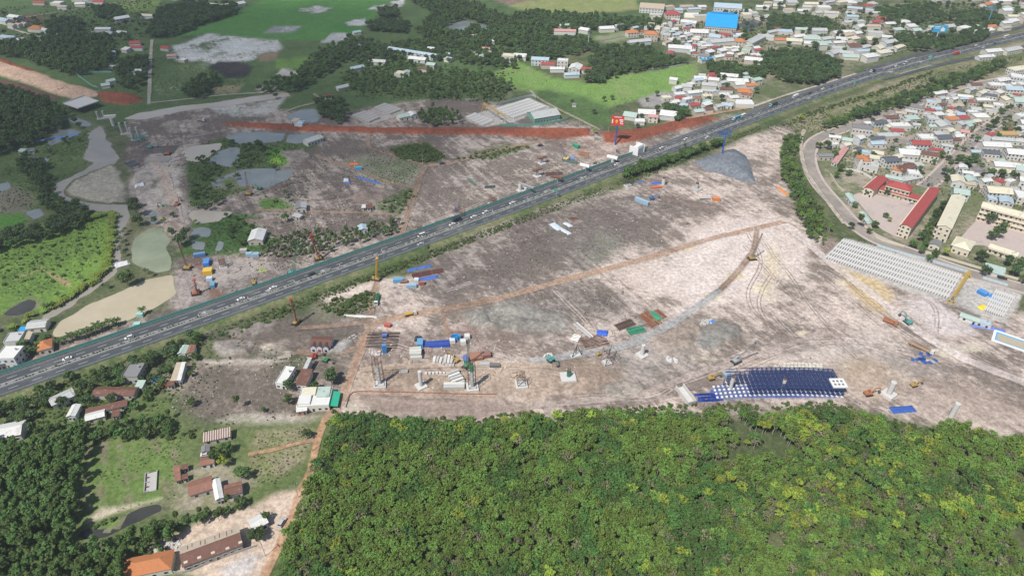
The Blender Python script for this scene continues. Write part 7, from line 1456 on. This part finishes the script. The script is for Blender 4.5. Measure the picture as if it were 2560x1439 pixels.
for a in [((781,1127),11,'utility pole at the farm path end'),((746,1243),11,'utility pole at the bend of the plantation lane'),((664,1389),11,'utility pole on the bare ground by the long shed'),((1057,410),9,'utility pole at the haul track junction'),((1475,341),10,'utility pole left of the red billboard'),((1520,338),9,'short utility pole right of the lime tree'),((1717,292),11,'utility pole beside the dark tree clump'),((823,973),10,'utility pole at the dark tree by the white building'),((645,908),9,'utility pole on the bare lot path'),((190,1000),9,'utility pole among the highway thicket'),((2066,203),10,'utility pole in front of the round dark wood'),((1448,318),10,'white lattice post by the red embankment'),((1697,160),10,'utility pole at the meadow wall'),((1371,140),9,'utility pole behind the white meadow houses'),((254,240),12,'utility pole beside the red earth mound'),((346,100),12,'tall pole at the head of the village lane')]: upole(a[0],a[1],a[2],R.uniform(0,3))
t = thing('radio_mast', 'slim white lattice radio mast above the scrubby wood', 'mast', at((1470,121))); lattice(MB(), (0,0,-.2),(0,0,20),1.2,.5,M['white'],10).build('lattice', t); MB().bar((0,0,20),(0,0,24),.08,M['galv'],4).build('antenna', t)
def billboard(base, tl, br, rz, label, post, panel, marks, frame_only=False):
    b = G(*base); zt, zb = zat(b[1], tl[1]), zat(b[1], br[1]); sc = FPX/(b[1]*math.cos(PITCH)+(CAM_H-zb)*math.sin(PITCH)); W = (br[0]-tl[0])/sc; cx = ((tl[0]+br[0])/2-1280)/sc-b[0]
    t = thing('billboard', label, 'billboard', (float(b[0]),float(b[1]),0), rz); MB().bar((0,0,-.3),(0,0,zb+.5),.75,M['obj_paint'],14,.6).build('post', t, col=post)
    H = zt-zb; fr = MB()
    for z in np.linspace(zb,zt,4): fr.bar((cx-W/2,.5,z),(cx+W/2,.5,z),.13,M['obj_paint'],4); fr.bar((cx-W/2,1.3,z),(cx+W/2,1.3,z),.13,M['obj_paint'],4)
    for x in np.linspace(-W/2,W/2,7): fr.bar((cx+x,.5,zb),(cx+x,.5,zt),.13,M['obj_paint'],4); fr.bar((cx+x,1.3,zb),(cx+x,1.3,zt),.13,M['obj_paint'],4); fr.bar((cx+x,.5,zb),(cx+x,1.3,zt),.09,M['obj_paint'],4)
    fr.build('frame', t, col=post)
    if not frame_only:
        pn = MB().box(cx-W/2-.3,cx+W/2+.3,.12,.34,zb-.2,zt+.2,panel).build('panel', t)
        for i, (u0,u1,v0,v1,m) in enumerate(marks): MB().box(cx+W*(u0-.5),cx+W*(u1-.5),.06+.012*(i%3),.115,zb+H*v0,zb+H*v1,m).build('printed_mark', pn)
    return t
yel = simple('print_yellow', (.75,.45,.05), .6, .1, 1)
billboard((1538,362),(1528,290),(1558,314),-.18,'red billboard on a blue post above the red earth fill',(.02,.09,.36),M['red_sheet'],[(.04,.13,.22,.62,M['white']),(.15,.17,.3,.34,M['white']),(.2,.8,.84,.90,M['white']),(.33,.52,.36,.58,yel),(.36,.49,.24,.32,yel),(.64,.95,.55,.66,M['white']),(.70,.95,.40,.50,M['white']),(.72,.84,.18,.32,M['white']),(.88,.96,.16,.3,M['white'])])
billboard((2336,108),(2332,64),(2364,81),-.1,'bright blue billboard on a pale post beside the highway ramp',(.45,.48,.50),M['blue_sheet'],[(.06,.5,.75,.84,M['white']),(.06,.45,.55,.63,M['white']),(.55,.85,.15,.6,M['white']),(.62,.7,.6,.8,M['white'])])
billboard((1804,390),(1798,328),(1828,343),.2,'tall blue post with an empty lattice frame over the gravel pile',(.02,.10,.40),None,[],True)
billboard((2468,60),(2462,18),(2492,24),.2,'far pale blue post with an empty lattice frame in the woods',(.12,.28,.40),None,[],True)
# ---- fences and walls
def fence(px, h, label, mat, col=None, pl=3.0, name='fence', cat='fence', z=0.0, th=.06):
    L_ = spline(GP(px), 2.0) if len(px) > 2 else GP(px); S = np.concatenate([[0],np.cumsum(np.linalg.norm(np.diff(L_,axis=0),axis=1))]); n = max(1,min(int(S[-1]/pl),140)); c = L_.mean(0); t = thing(name, label, cat, (float(c[0]),float(c[1]),z))
    q = S[-1]/n; pm = MB().box(-q/2+.05,q/2-.05,-th,th,.05,h,M[mat]).mesh('panel'); po = MB().box(-.1,.1,-.12,.12,-.2,h+.15,M['galv' if th < .09 else mat]).mesh('post')
    for k in range(n):
        a = np.array([np.interp(q*k,S,L_[:,i]) for i in (0,1)]); b = np.array([np.interp(q*(k+1),S,L_[:,i]) for i in (0,1)]); m = (a+b)/2-c; an = math.atan2(*(b-a)[::-1])
        obj('panel', pm, t, (float(m[0]),float(m[1]),0), an, col=col); obj('post', po, t, (float(a[0]-c[0]),float(a[1]-c[1]),0), an, col=col)
    return t
fence([(2192,616),(2250,634),(2330,656),(2420,682)],2.2,'pale blue site hoarding between girder yard and road','obj_tin',(.45,.55,.60)); fence([(2455,697),(2490,707),(2518,716)],2.2,'second run of pale blue hoarding by the small girder row','obj_tin',(.45,.55,.60))
fence([(2075,437),(2090,462),(2108,480)],2,'cream wall along the upper school boundary','obj_wall',(.55,.50,.40),4,'boundary_wall','wall',th=.12); fence([(2140,515),(2165,550),(2185,590),(2215,606),(2260,618)],2,'cream wall along the lower school boundary','obj_wall',(.55,.50,.40),4,'boundary_wall','wall',th=.12); fence([(2300,628),(2380,652),(2460,676),(2560,705)],2,'cream wall of the second school along the road','obj_wall',(.55,.50,.40),4,'boundary_wall','wall',th=.12)
fence([(2115,425),(2150,432),(2180,448)],2,'white garden wall below the orange villa','obj_wall',(.6,.58,.55),4,'boundary_wall','wall',th=.12)
fence([(865,1018),(872,995),(885,980),(960,980),(1060,982),(1160,985),(1240,986)],0.8,'orange red safety mesh around the footing row','obj_cloth',(.33,.13,.09),3,'safety_fence','fence'); fence([(354,962),(340,990),(322,1020),(312,1032)],2,'dark green mesh fence beside the brown sheds','obj_cloth',(.03,.06,.045)); fence([(820,626),(870,608),(930,588),(990,570)],1.8,'grey tin fence behind the young trees','obj_tin',(.36,.38,.40))
fence([(1250,314),(1330,314),(1400,305),(1430,295)],2,'teal site fence around the grey roofed workshop','obj_tin',(.10,.34,.28)); fence([(1240,263),(1325,242),(1340,246)],2.5,'grey site fence behind the wide girder yard','obj_tin',(.38,.42,.46)); fence([(195,190),(230,215),(245,220)],2,'teal fence of the small scrap yard','obj_tin',(.15,.38,.32)); fence([(196,188),(240,182),(280,182)],2,'teal rear fence of the small scrap yard','obj_tin',(.15,.38,.32))
fence([(1620,175),(1680,168),(1740,155)],1.6,'grey wall at the top of the meadow','obj_wall',(.40,.40,.38),4,'boundary_wall','wall',th=.12); fence([(1500,105),(1560,92)],1.8,'grey wall of the empty lot beside the radio mast','obj_wall',(.42,.42,.40),4,'boundary_wall','wall',th=.12); fence([(380,1415),(455,1432),(540,1400),(640,1365)],1.4,'low concrete fence along the long shed','obj_wall',(.36,.34,.31),3,'boundary_wall','wall',th=.1); fence([(1800,235),(1840,262)],1.8,'grey wall beside the orange roofed house','obj_wall',(.42,.41,.39),4,'boundary_wall','wall',th=.12)
# ruined foundation, swimming pool
t = thing('ruined_foundation', 'roofless brick foundation with cross walls in the ploughed field', 'ruin', at((378,1204)), dirang((360,1229),(390,1221))[0])
q = [G(*x) for x in ((360,1229),(390,1221),(395,1174))]; w_ = float(np.linalg.norm(q[1]-q[0])); d_ = float(np.linalg.norm(q[2]-q[1])); MB().box(-w_/2,w_/2,-d_/2,d_/2,-.2,.15,M['concrete']).build('floor', t)
for k in range(5): MB().box(-w_/2,-w_/2+1.8,-d_/2+d_*k/4-.12,-d_/2+d_*k/4+.12,.15,1.0,M['rust'] if k % 2 else M['concrete']).build('cross_wall', t)
for s in (-1,1): MB().box(s*w_/2-.15,s*w_/2+.15,-d_/2-.2,d_/2+.2,-.2,1.1,M['concrete']).build('side_wall', t)
pa, pl_ = dirang((2485,850),(2600,890)); pb = G(2485,850); t = thing('swimming_pool', 'tan watered pool with bright blue rim at the yard edge', 'pool', (float(pb[0]),float(pb[1]),.02), pa)
for nm, bx_, mt in (('rim',(-1.5,pl_,-1.5,0,0,.5),'white'),('rim',(-1.5,pl_,10,11.5,0,.5),'white'),('rim',(-1.5,0,.001,9.999,0,.5),'white'),('inner_edge',(.001,pl_,.001,1,0,.35),'pool_blue'),('inner_edge',(.001,pl_,9,9.999,0,.35),'pool_blue'),('inner_edge',(.001,1,1.001,8.999,0,.35),'pool_blue'),('water',(1.001,pl_,1.001,8.999,0,.15),'water_tan')): MB().box(*bx_,M[mt]).build(nm, t)
# ---- materials and small things lying about
def crate(p, W, D, h, col, label, rz=0, name='container', cat='container', tarp=False, z=.05):
    t = thing(name, label, cat, at(p,z), rz)
    if tarp:
        n, m_ = 9, 5; V = []; F = []
        for j in range(m_):
            for i in range(n):
                e = min(i,n-1-i,(j)*2,(m_-1-j)*2); V.append((-W/2+W*i/(n-1)+R.uniform(-.2,.2), -D/2+D*j/(m_-1)+R.uniform(-.2,.2), (0 if e == 0 else h*R.uniform(.6,1))))
        F = [(j*n+i,j*n+i+1,(j+1)*n+i+1,(j+1)*n+i) for j in range(m_-1) for i in range(n-1)]; obj('sheet', me_new('sheet',V,F,M['obj_cloth']), t, col=col)
    else:
        b = MB().box(-W/2,W/2,-D/2,D/2,0,h,M['obj_paint'])
        for k in range(int(W/.9)): x = -W/2+.45+k*.9; b.box(x-.18,x+.18,-D/2-.07,-D/2,.15,h-.15,M['obj_paint'])
        b.build('body', t, col=col); MB().box(-W/2-.05,W/2+.05,-D/2-.05,D/2+.05,h+.002,h+.12,M['obj_paint']).build('roof', t, col=tuple(c*.9+.05 for c in col)); MB().box(-W/2-.08,-W/2-.02,-D/2+.2,D/2-.2,.1,h-.1,M['obj_paint']).build('door', t, col=tuple(c*.8 for c in col))
    return t
LBL, RST, BT = (.27,.40,.50), (.20,.11,.08), (.06,.13,.38)
for a in [((1605,507),13,3,3,LBL,'pale blue container beside the blue excavator',-.75),((1440,368),8,3,3,(.04,.26,.14),'dark green container beside the formwork piers',-.9),((897,424),6,2.5,2.6,(.08,.33,.55),'row of blue portable toilets beside the brown track',.1),((996,704),7,3,2.6,(.10,.30,.50),'blue roofed container near the yellow drill rig',.1),((1029,718),7,2.6,2.6,LBL,'pale blue container beside the white cabin',.05),((1042,709),3,3,4.2,WHT,'white square cabin among the containers',.05),((1055,711),3.5,2.6,2.6,(.30,.10,.08),'rust red container beside the white cabin',.1),((1010,706),5,2.6,1.6,RST,'open rusty bin beside the blue roofed container',.1),((1051,862),3.5,6,3,(.08,.28,.50),'blue site tent cabin in the equipment yard',.1),((962,880),2.4,2.4,6,(.04,.20,.48),'upright blue cement silo by the white sacks',.2),((1190,893),8,6,1.8,(.30,.13,.07),'rusty steel form tray beside the green crane',.2),((1214,890),6,4,2.4,(.22,.10,.07),'open rusty steel box at the yard end',.2),((1212,912),6,2.4,1.5,(.40,.40,.40),'grey skip at the yard end',0),((1237,915),6,2.4,1.5,(.12,.12,.12),'black skip at the yard end',0),((1165,903),2.6,5,3,BT,'blue generator beside the green crane',.2),((962,842),3,2.5,2,BT,'small blue water tank by the haul road',.2),((970,815),4,2.5,2,(.42,.08,.06),'small red container by the haul road',-.3),((1790,500),6,3.5,2.4,(.60,.20,.05),'orange container beside the grey flatbed',-.1),((1640,470),10,2,1.4,(.55,.13,.06),'orange beam stack near the rebar pier',.2),((625,639),5,3,2.5,LBL,'pale blue cabin at the edge of the young trees',.1),((640,640),5,3,2.5,LBL,'second pale blue cabin at the edge of the young trees',.1),((610,630),5,3,2.5,(.45,.40,.36),'tan cabin at the edge of the young trees',.1),((500,640),8,3,2.6,(.10,.22,.42),'dark blue container beside the crawler crane',.3),((518,660),4,7,3,(.05,.22,.60),'tall blue silo lying in the mud yard',.2),((521,682),6,5,3,(.65,.42,.03),'yellow batching hopper in the mud yard',.2),((525,700),4,3,2.4,(.45,.55,.65),'pale blue tank in the mud yard',.1),((533,715),3,5,2.4,(.10,.28,.42),'blue pump in the mud yard',.2),((345,815),4,3,2.5,(.30,.55,.50),'mint cabin beside the palm',.1),((352,790),4,3,2.4,(.30,.52,.45),'teal roofed hut at the tan pond corner',.1),((1820,940),6,4,2.5,(.3,.36,.4),'grey generator shed left of the falsework',.4),((2455,735),4,6,2.5,(.05,.25,.6),'blue steel form in the small girder yard',.5)]: crate(*a)
for a in [((919,450),26,3,.8,BT,'long blue tarpaulin strip on the cleared land',-.5),((866,452),5,4,2.5,(.55,.56,.58),'white tent heap beside the long blue tarpaulin',0),((868,457),6,3,1,BT,'small blue tarpaulin beside the white tent heap',0),((1049,670),18,3.5,1,BT,'blue tarpaulin over bars near the rusty pipes',.4),((1066,696),17,4.5,1.2,BT,'broad blue tarpaulin beside the containers',.3),((1506,832),7,6,1.2,(.04,.12,.52),'square royal blue tarpaulin by the white beam',-.2),((1390,566),12,6,.6,(.48,.56,.62),'large pale tin sheet on the dark ground',-1.0),((1419,561),8,4,.6,(.50,.56,.62),'small pale tin sheet near the red earth stain',-.9),((1415,579),9,4,.6,(.50,.56,.62),'pale tin sheet below the large one',-.9),((2257,1023),14,5,1,(.04,.10,.35),'crumpled dark blue tarpaulin at the plantation edge',.1),((1780,805),4,4,1,(.06,.2,.55),'blue tarpaulin on the rubble heap',.2),((1640,458),9,3,1,(.05,.12,.45),'blue tarpaulin beside the orange beams',.2),((1600,455),6,2.5,1,(.10,.12,.4),'dark blue bundle behind the rebar cage',.2),((1432,395),4,3,1.2,(.10,.25,.65),'blue tarpaulin beside the small mobile crane',.2),((885,410),9,4,1.2,(.60,.14,.05),'bright orange netting heap in the scrub',.1),((392,948),6,5,1,(.05,.2,.5),'blue barrels sheet beside the double farmhouse',.2),((409,962),6,4,2.2,(.62,.24,.10),'orange awning beside the dark brown lean-to',.1),((2043,562),6,3,2.2,(.60,.18,.05),'orange tarpaulin under the roadside trees',.1),((2020,560),3,2,2,(.05,.2,.55),'small blue tarpaulin under the roadside trees',0),((1957,478),3,16,.5,(.60,.22,.06),'orange netting strip beside the tree strip',.25),((2490,745),6,10,.8,(.05,.25,.6),'blue tarpaulin over forms in the small girder yard',.6),((2457,768),7,5,.8,(.75,.55,.04),'yellow tarpaulin in the small girder yard',.5),((2470,820),20,3,1,(.14,.20,.50),'blue tarpaulin row below the site cabins',-.3),((900,790),22,2,.7,(.55,.54,.52),'white sheet strip beside the haul road',-.1),((1046,848),5,4,2.5,(.03,.04,.05),'black tarpaulin hut beside the blue tent',0),((305,660),10,6,1.5,(.60,.60,.62),'white tarpaulin shelter by the river tree',.6),((350,465),9,8,2.5,(.55,.56,.60),'white tarpaulin shelter on the viaduct works',.5),((140,345),40,3,.8,(.10,.2,.5),'blue netting strip along the flooded pond',.45)]: crate(a[0],a[1],a[2],a[3],a[4],a[5],a[6],'tarpaulin','tarpaulin',True)
def stack(p, rz, n, L_, r, col, label, layers=1, mat='obj_paint', name='pipe_stack', piece='pipe', cat='pipes', square=False, gap=1.4, z=.05):
    t = thing(name, label, cat, at(p,z), rz); pm = MB().box(-L_/2,L_/2,-r,r,-r,r,M[mat]).mesh(piece) if square else MB().bar((-L_/2,0,0),(L_/2,0,0),r,M[mat],8).mesh(piece)
    for l in range(layers):
        for k in range(n-l): obj(piece, pm, t, (R.uniform(-.3,.3), (k-(n-l-1)/2)*2*r*gap, r+l*2*r*(.9 if not square else 1.0)), R.uniform(-.05,.05), col=(lambda f: tuple(c*f for c in col))(R.uniform(.65,1.1)))
    return t
stack((1625,798),-1.05,7,14,.45,(.26,.11,.06),'rusty pipes stacked beside the gravel road'); stack((1638,790),-1.0,4,9,.45,(.05,.36,.20),'bright green pipes on top of the rusty stack yard'); stack((1590,826),.35,6,11,.4,(.06,.28,.17),'green and tan pipes beside the gravel road'); stack((1562,812),.5,6,13,.4,(.13,.09,.07),'dark brown pipes laid beside the green ones'); stack((1650,785),-1.0,4,9,.4,(.24,.10,.06),'short rusty pipes beyond the green ones')
stack((1069,683),.3,6,22,.28,(.14,.06,.05),'long rusty bars between the blue tarpaulins',1,'obj_tin_rust','bar_bundle','bar','steel bars',True,1.6); stack((956,850),.0,11,20,.22,(.07,.05,.045),'dark rebar mat laid out by the haul road',1,'obj_paint','rebar_mat','bar','rebar mat',True,3.2); stack((1487,853),.3,9,16,.18,(.16,.08,.06),'rusty rebar mat beside the tripod brace',1,'obj_paint','rebar_mat','bar','rebar mat',True,3.5); stack((1458,826),-1.0,3,17,.4,(.58,.57,.55),'white lattice beam lying by the gravel road',1,'obj_paint','beam_stack','beam','beam',True,1.4); stack((1440,845),-.4,5,5,.5,(.60,.59,.56),'white pipes bundled beside the long white beam'); stack((1640,800),.4,3,6,.4,(.06,.33,.2),'short green pipes across the rusty stack')
stack((1091,861),.08,7,16,.3,(.05,.10,.40),'blue beam rack in the equipment yard',2,'obj_paint','beam_rack','beam','beams',True,1.5); stack((1040,887),.1,4,7,1.0,(.50,.50,.46),'pale concrete slab stack in the equipment yard',2,'obj_wall','slab_stack','slab','slabs',True,1.1); stack((1098,902),1.5,4,5,.75,(.60,.58,.55),'white slab stack beside the yellow excavator',1,'obj_wall','slab_stack','slab','slabs',True,1.3); stack((1122,905),1.5,4,7,.75,(.60,.58,.55),'taller white slab stack right of the yellow excavator',2,'obj_wall','slab_stack','slab','slabs',True,1.3)
stack((1138,946),.5,5,7,.85,(.62,.61,.58),'white concrete pipes piled in the footing row',2); stack((1135,967),0,2,12,1.0,(.62,.61,.58),'white concrete beams at the front of the footing row',1,'obj_wall','beam_stack','beam','beam',True,1.15); stack((1010,930),.1,2,5,.6,(.4,.38,.36),'short concrete pieces behind the tall round pier',1,'obj_wall','slab_stack','slab','slabs',True,1.3); stack((300,925),.3,3,5,.5,(.4,.38,.36),'concrete pieces by the bare concrete house',1,'obj_wall','slab_stack','slab','slabs',True,1.3); stack((710,893),.3,2,8,.5,(.50,.45,.38),'pale log lying beside the demolished villa',1)
stack((975,410) if 0 else (1180,455),-1.0,2,14,.4,(.10,.25,.17),'thin green pipe lying on the striped ground',1); stack((1225,468),.1,5,9,.3,(.06,.10,.09),'dark green mats on the striped ground',1,'obj_paint','mat_stack','mat','mats',True,1.4); stack((1460,385),-.3,8,9,.3,(.35,.17,.09),'orange rusty beams beside the dark green container',1,'obj_tin_rust','beam_stack','beam','beam',True,1.5); stack((1425,405),-.5,3,14,.5,(.08,.14,.13),'dark teal beams beside the small mobile crane',1,'obj_paint','beam_stack','beam','beam',True,1.2); stack((1385,435),.1,5,15,.35,(.12,.07,.06),'dark rusty formwork beams between the piers',1,'obj_tin_rust','beam_stack','beam','beam',True,1.6)
stack((330,410),.9,12,9,.3,(.12,.12,.14),'dark steel piles heaped on the viaduct works',1,'obj_paint','beam_stack','beam','beam',True,1.8); stack((400,375),.1,9,30,.4,(.16,.14,.13),'long dark timber mats on the viaduct works',1,'obj_paint','mat_stack','mat','mats',True,2.4); stack((395,400),.05,6,22,.4,(.38,.36,.33),'pale timber mats on the viaduct works',1,'obj_paint','mat_stack','mat','mats',True,2.6)
stack((460,325),.55,8,5,1.0,(.40,.38,.33),'row of concrete blocks on the sand bank by the haul road',1,'obj_wall','block_row','block','blocks',True,1.4); stack((435,312),.55,2,28,.6,(.32,.31,.29),'long concrete beam beds on the sand bank',1,'obj_wall','beam_stack','beam','beam',True,1.6); stack((500,340),.5,2,24,.5,(.34,.33,.31),'long concrete beams beside the pond bank',1,'obj_wall','beam_stack','beam','beam',True,1.6)
def singles(pts, W, D, h, col, label, name, cat, mat='obj_wall'):
    m = MB().box(-W/2,W/2,-D/2,D/2,-.1,h,M[mat],.08).mesh(name)
    for (x, y, rz, z) in pts: o = obj(name, m, None, (*[float(v) for v in G(x,y,z)],z+.05), rz, col=col); tag(o, label, cat, label)
singles([(1065+9*k,934+R.uniform(-.6,1),.1,0) for k in range(9)],1.6,1.4,1.2,(.58,.56,.53),'pale concrete block in the line behind the tall round pier','concrete_block','block')
singles([(1960+9.2*k+R.uniform(-1,1),912+j*6.5+R.uniform(-1,1)+abs(k-5)*.3,.15+R.uniform(-.1,.1),z) for k in range(11) for j in range(3) for z in (0,1.4) if not (z and R.random() < .35)],1.7,1.6,1.4,(.60,.57,.49),'white bulk bag in the wall of bags behind the falsework','bulk_bag','bag','obj_cloth')
singles([(1942+R.uniform(-5,14),922+R.uniform(-8,8),R.random()*3,0) for k in range(9)],1.6,1.5,1.2,(.56,.52,.43),'slumped bulk bag at the left end of the bag wall','bulk_bag','bag','obj_cloth')
singles([(2280+R.uniform(0,62),882+R.uniform(0,26),R.random()*3,0) for k in range(14)],2.8,2.0,.35,(.04,.10,.33),'dark blue mat on the ground beside the flatbed truck','blue_mat','mat','obj_paint')
singles([(1746+8*(k%6)+R.uniform(-3,3)+(k//6)*5,986+(k//6)*7+R.uniform(-1,1),.1,0) for k in range(18)],4.5,1.8,.3,(.03,.06,.27),'dark blue form panel laid in front of the falsework','form_panel','panel','obj_paint')
singles([(1678+R.uniform(-14,14),900+R.uniform(-7,7),R.random()*3,0) for k in range(16)],1.2,1.1,.8,(.62,.61,.6),'white sack scattered beside the grey swampy ground','sack','sack','obj_cloth'); singles([(942+R.uniform(-10,10),884+R.uniform(-6,6),R.random()*3,0) for k in range(16)],1.5,1.2,1.0,(.60,.57,.54),'white sack heaped beside the blue cement silo','sack','sack','obj_cloth'); singles([(1768+R.uniform(-15,10),806+R.uniform(-6,6),R.random()*3,0) for k in range(22)],1.5,1.2,.9,(.50,.49,.46),'broken concrete lump in the rubble heap','concrete_lump','rubble'); singles([(1690+R.uniform(-9,18),845+R.uniform(-8,7),R.random()*3,0) for k in range(7)],1.2,1.2,1.1,(.38,.32,.26),'bored pile head in the muddy pit','pile_head','pile'); singles([(1370+R.uniform(-10,12),888+R.uniform(-5,5),R.random()*3,0) for k in range(8)],1.3,1.1,.9,(.58,.57,.55),'white sack beside the teal excavator','sack','sack','obj_cloth')
singles([(1650+6*k+R.uniform(-1,1),500+R.uniform(-1.5,1.5),1.4,0) for k in range(8)],.8,2.4,.5,(.55,.55,.52),'short white pipe in the row beside the blue excavator','short_pipe','pipe'); singles([(1060+R.uniform(-8,20),872+R.uniform(-5,10),R.random()*3,0) for k in range(14)],1.4,1.2,.8,(.40,.30,.26),'scrap heap piece in the equipment yard','scrap_piece','scrap'); singles([(1135+R.uniform(-5,22),848+R.uniform(-4,5),.1,0) for k in range(5)],3,2.4,3.2,(.04,.25,.55),'blue batching plant bin beside the equipment yard','batching_bin','bin','obj_paint'); singles([(1131,855,.2,0),(1168,845,.2,0),(1158,858,.2,0)],3.4,3.4,2.6,(.60,.60,.58),'white cabin of the batching plant','plant_cabin','cabin','obj_paint')
for (x0, x1, y0, y1, n, W, D, h, c, lb, nm, ct) in [(920,1330,850,945,45,3.2,.35,.25,(.20,.11,.07),'rusty plank lying in the equipment yard','steel_plank','plank'),(920,1330,850,950,40,.9,.8,.5,(.55,.54,.51),'small pale block lying in the equipment yard','loose_block','block'),(930,1560,895,975,40,2.6,.3,.25,(.36,.30,.22),'timber plank lying along the footing row','timber_plank','plank'),(1430,1660,790,870,30,4,.3,.25,(.17,.10,.075),'rusty bar lying by the pipe stacks','loose_bar','bar'),(1000,1090,660,720,16,3,.4,.3,(.17,.09,.07),'rusty bar lying by the containers','loose_bar','bar'),(480,640,630,740,36,2.4,.9,.6,(.26,.22,.20),'dark scrap piece in the mud yard','scrap_piece','scrap'),(330,470,350,430,40,5,.6,.5,(.22,.19,.18),'timber mat strewn over the viaduct works','timber_mat','mat'),(1380,1500,360,450,26,4,.5,.4,(.22,.13,.10),'rusty beam strewn between the formwork piers','loose_beam','beam'),(1700,1900,900,985,22,3,.35,.25,(.16,.13,.12),'dark bar lying beside the falsework','loose_bar','bar')]:
    singles([(R.uniform(x0,x1),R.uniform(y0,y1),R.random()*3.1,0) for _ in range(n)],W,D,h,c,lb,nm,ct)
# rubble and clods over the bare ground: beyond counting
ROCK = []
for k in range(4):
    q = np.random.RandomState(k); b = MB(); V = unit(q.normal(size=(8,3)))*q.uniform(.5,1,(8,1)); bm_v = [(sx*(1+V[i][0]*.4),sy*(1+V[i][1]*.4),sz*.6*(1+V[i][2]*.4)) for i,(sx,sy,sz) in enumerate([(-1,-1,-1),(1,-1,-1),(1,1,-1),(-1,1,-1),(-1,-1,1),(1,-1,1),(1,1,1),(-1,1,1)])]
    b.add(bm_v, [(3,2,1,0),(4,5,6,7),(0,1,5,4),(1,2,6,5),(2,3,7,6),(3,0,4,7)], M['concrete_new' if k < 2 else 'concrete' if k == 2 else 'rust']); ROCK.append(b.mesh('stone'))
def rubble(px, n, label, s0=.1, s1=.38):
    poly = GP(px); lo, hi = poly.min(0), poly.max(0); P = NR.uniform(lo,hi,(n*4,2)); P = P[(sdist(P,poly) > 0)&(fbm(P,18,33,3) > NR.uniform(.25,.75,len(P)))][:n]; scatter('rubble', P, s0+(s1-s0)*NR.random(len(P))**3, NR.randint(0,4,len(P)), 'stone', ROCK, label, .08)
rubble([(880,770),(1500,500),(1700,420),(1960,330),(1960,500),(2080,640),(2560,830),(2560,1040),(1560,1000),(1060,1010),(900,950)], 1500, 'pale stones and litter strewn over the works yard'); rubble([(700,370),(1400,310),(1560,380),(1380,470),(1050,600),(850,650),(640,690),(640,480)], 2000, 'pale rubble strewn over the cleared land beyond the highway'); rubble([(830,860),(900,830),(895,860),(850,885),(820,885)], 260, 'demolition rubble beside the half demolished villa', .15,.5); rubble([(500,900),(850,890),(740,1050),(450,1060),(380,1000)], 350, 'rubble over the bare grey lot', .1,.3); rubble([(385,1375),(450,1340),(450,1365),(400,1400)], 260, 'broken brick by the beige roofed shed', .2,.5); rubble([(320,380),(470,330),(480,600),(340,520)], 500, 'clods on the viaduct works')
# ------------------------------------------------------------------ clouds that shade the land, and the air
def cloud(cx, cy, rx, ry, th, dens, label, alt=900.0, rz=0.0):
    k = alt/math.tan(SUN_EL); ox, oy = cx-math.sin(SUN_AZ)*k, cy-math.cos(SUN_AZ)*k; n1, n2 = 48, 25; V = []
    for j in range(n2):
        ph = math.pi*j/(n2-1)
        for i in range(n1):
            a = 2*math.pi*i/n1; q = np.array([[math.cos(a)*2.1+cx*.01, math.sin(a)*2.1+cy*.01+ph*.35]]); f = .72+.62*float(fbm(q, 1.1, 77, 4)[0])
            x, y = math.cos(a)*math.sin(ph)*rx*f, math.sin(a)*math.sin(ph)*ry*f; V.append((x*math.cos(rz)-y*math.sin(rz), x*math.sin(rz)+y*math.cos(rz), math.copysign(1,math.cos(ph))*th*(1-math.sin(ph))**.8*(.8+.5*f)))
    F = [(j*n1+i, j*n1+(i+1)%n1, (j+1)*n1+(i+1)%n1, (j+1)*n1+i) for j in range(n2-1) for i in range(n1)]
    m, nt, b_, N, L = nmat('cloud'); co = N('TexCoord').outputs['Object']
    ln = N('VectorMath', operation='LENGTH'); sc_ = N('VectorMath', operation='MULTIPLY'); sc_.inputs[1].default_value = (1/(rx*1.05), 1/(ry*1.05), 0); L(co, sc_.inputs[0]); L(sc_.outputs[0], ln.inputs[0])
    nz = N('TexNoise', iScale=.008, iDetail=5, iRoughness=.6); L(co, nz.inputs['Vector'])
    rr = mathn(N, L, 'ADD', ln.outputs['Value'], mathn(N, L, 'MULTIPLY_ADD', nz.outputs[0], 1.0, -.5))
    mr = N('MapRange', interpolation_type='SMOOTHSTEP'); mr.inputs[1].default_value = .95; mr.inputs[2].default_value = .25; mr.inputs[3].default_value = 0; mr.inputs[4].default_value = dens; L(rr, mr.inputs[0])
    tr = N('BsdfTransparent'); df = N('BsdfDiffuse', i0=(.9,.9,.9,1)); mx = N('MixShader'); L(mr.outputs[0], mx.inputs[0]); L(tr.outputs[0], mx.inputs[1]); L(df.outputs[0], mx.inputs[2]); L(mx.outputs[0], nt.nodes['Material Output'].inputs[0])
    struct(obj('cloud', me_new('cloud', V, F, m, True), None, (ox,oy,alt)), 'structure', label)
cloud(-340,650,450,300,60,.42,'drifting thin cloud shading the works beyond the highway')
cloud(-420,1000,500,230,60,.36,'drifting thin cloud shading the far paddies')
hz = bpy.data.materials.new('haze'); hz.use_nodes = True; nt = hz.node_tree; nt.nodes.clear()
o_ = nt.nodes.new('ShaderNodeOutputMaterial'); v = nt.nodes.new('ShaderNodeVolumePrincipled'); v.inputs['Color'].default_value = (.86,.93,1,1); v.inputs['Density'].default_value = 0.00011; v.inputs['Anisotropy'].default_value = .2; nt.links.new(v.outputs[0], o_.inputs['Volume'])
struct(MB().box(-12200,12200,-4200,12200,-1.6,283,hz).build('haze'), 'stuff', 'thin pale haze in the air')
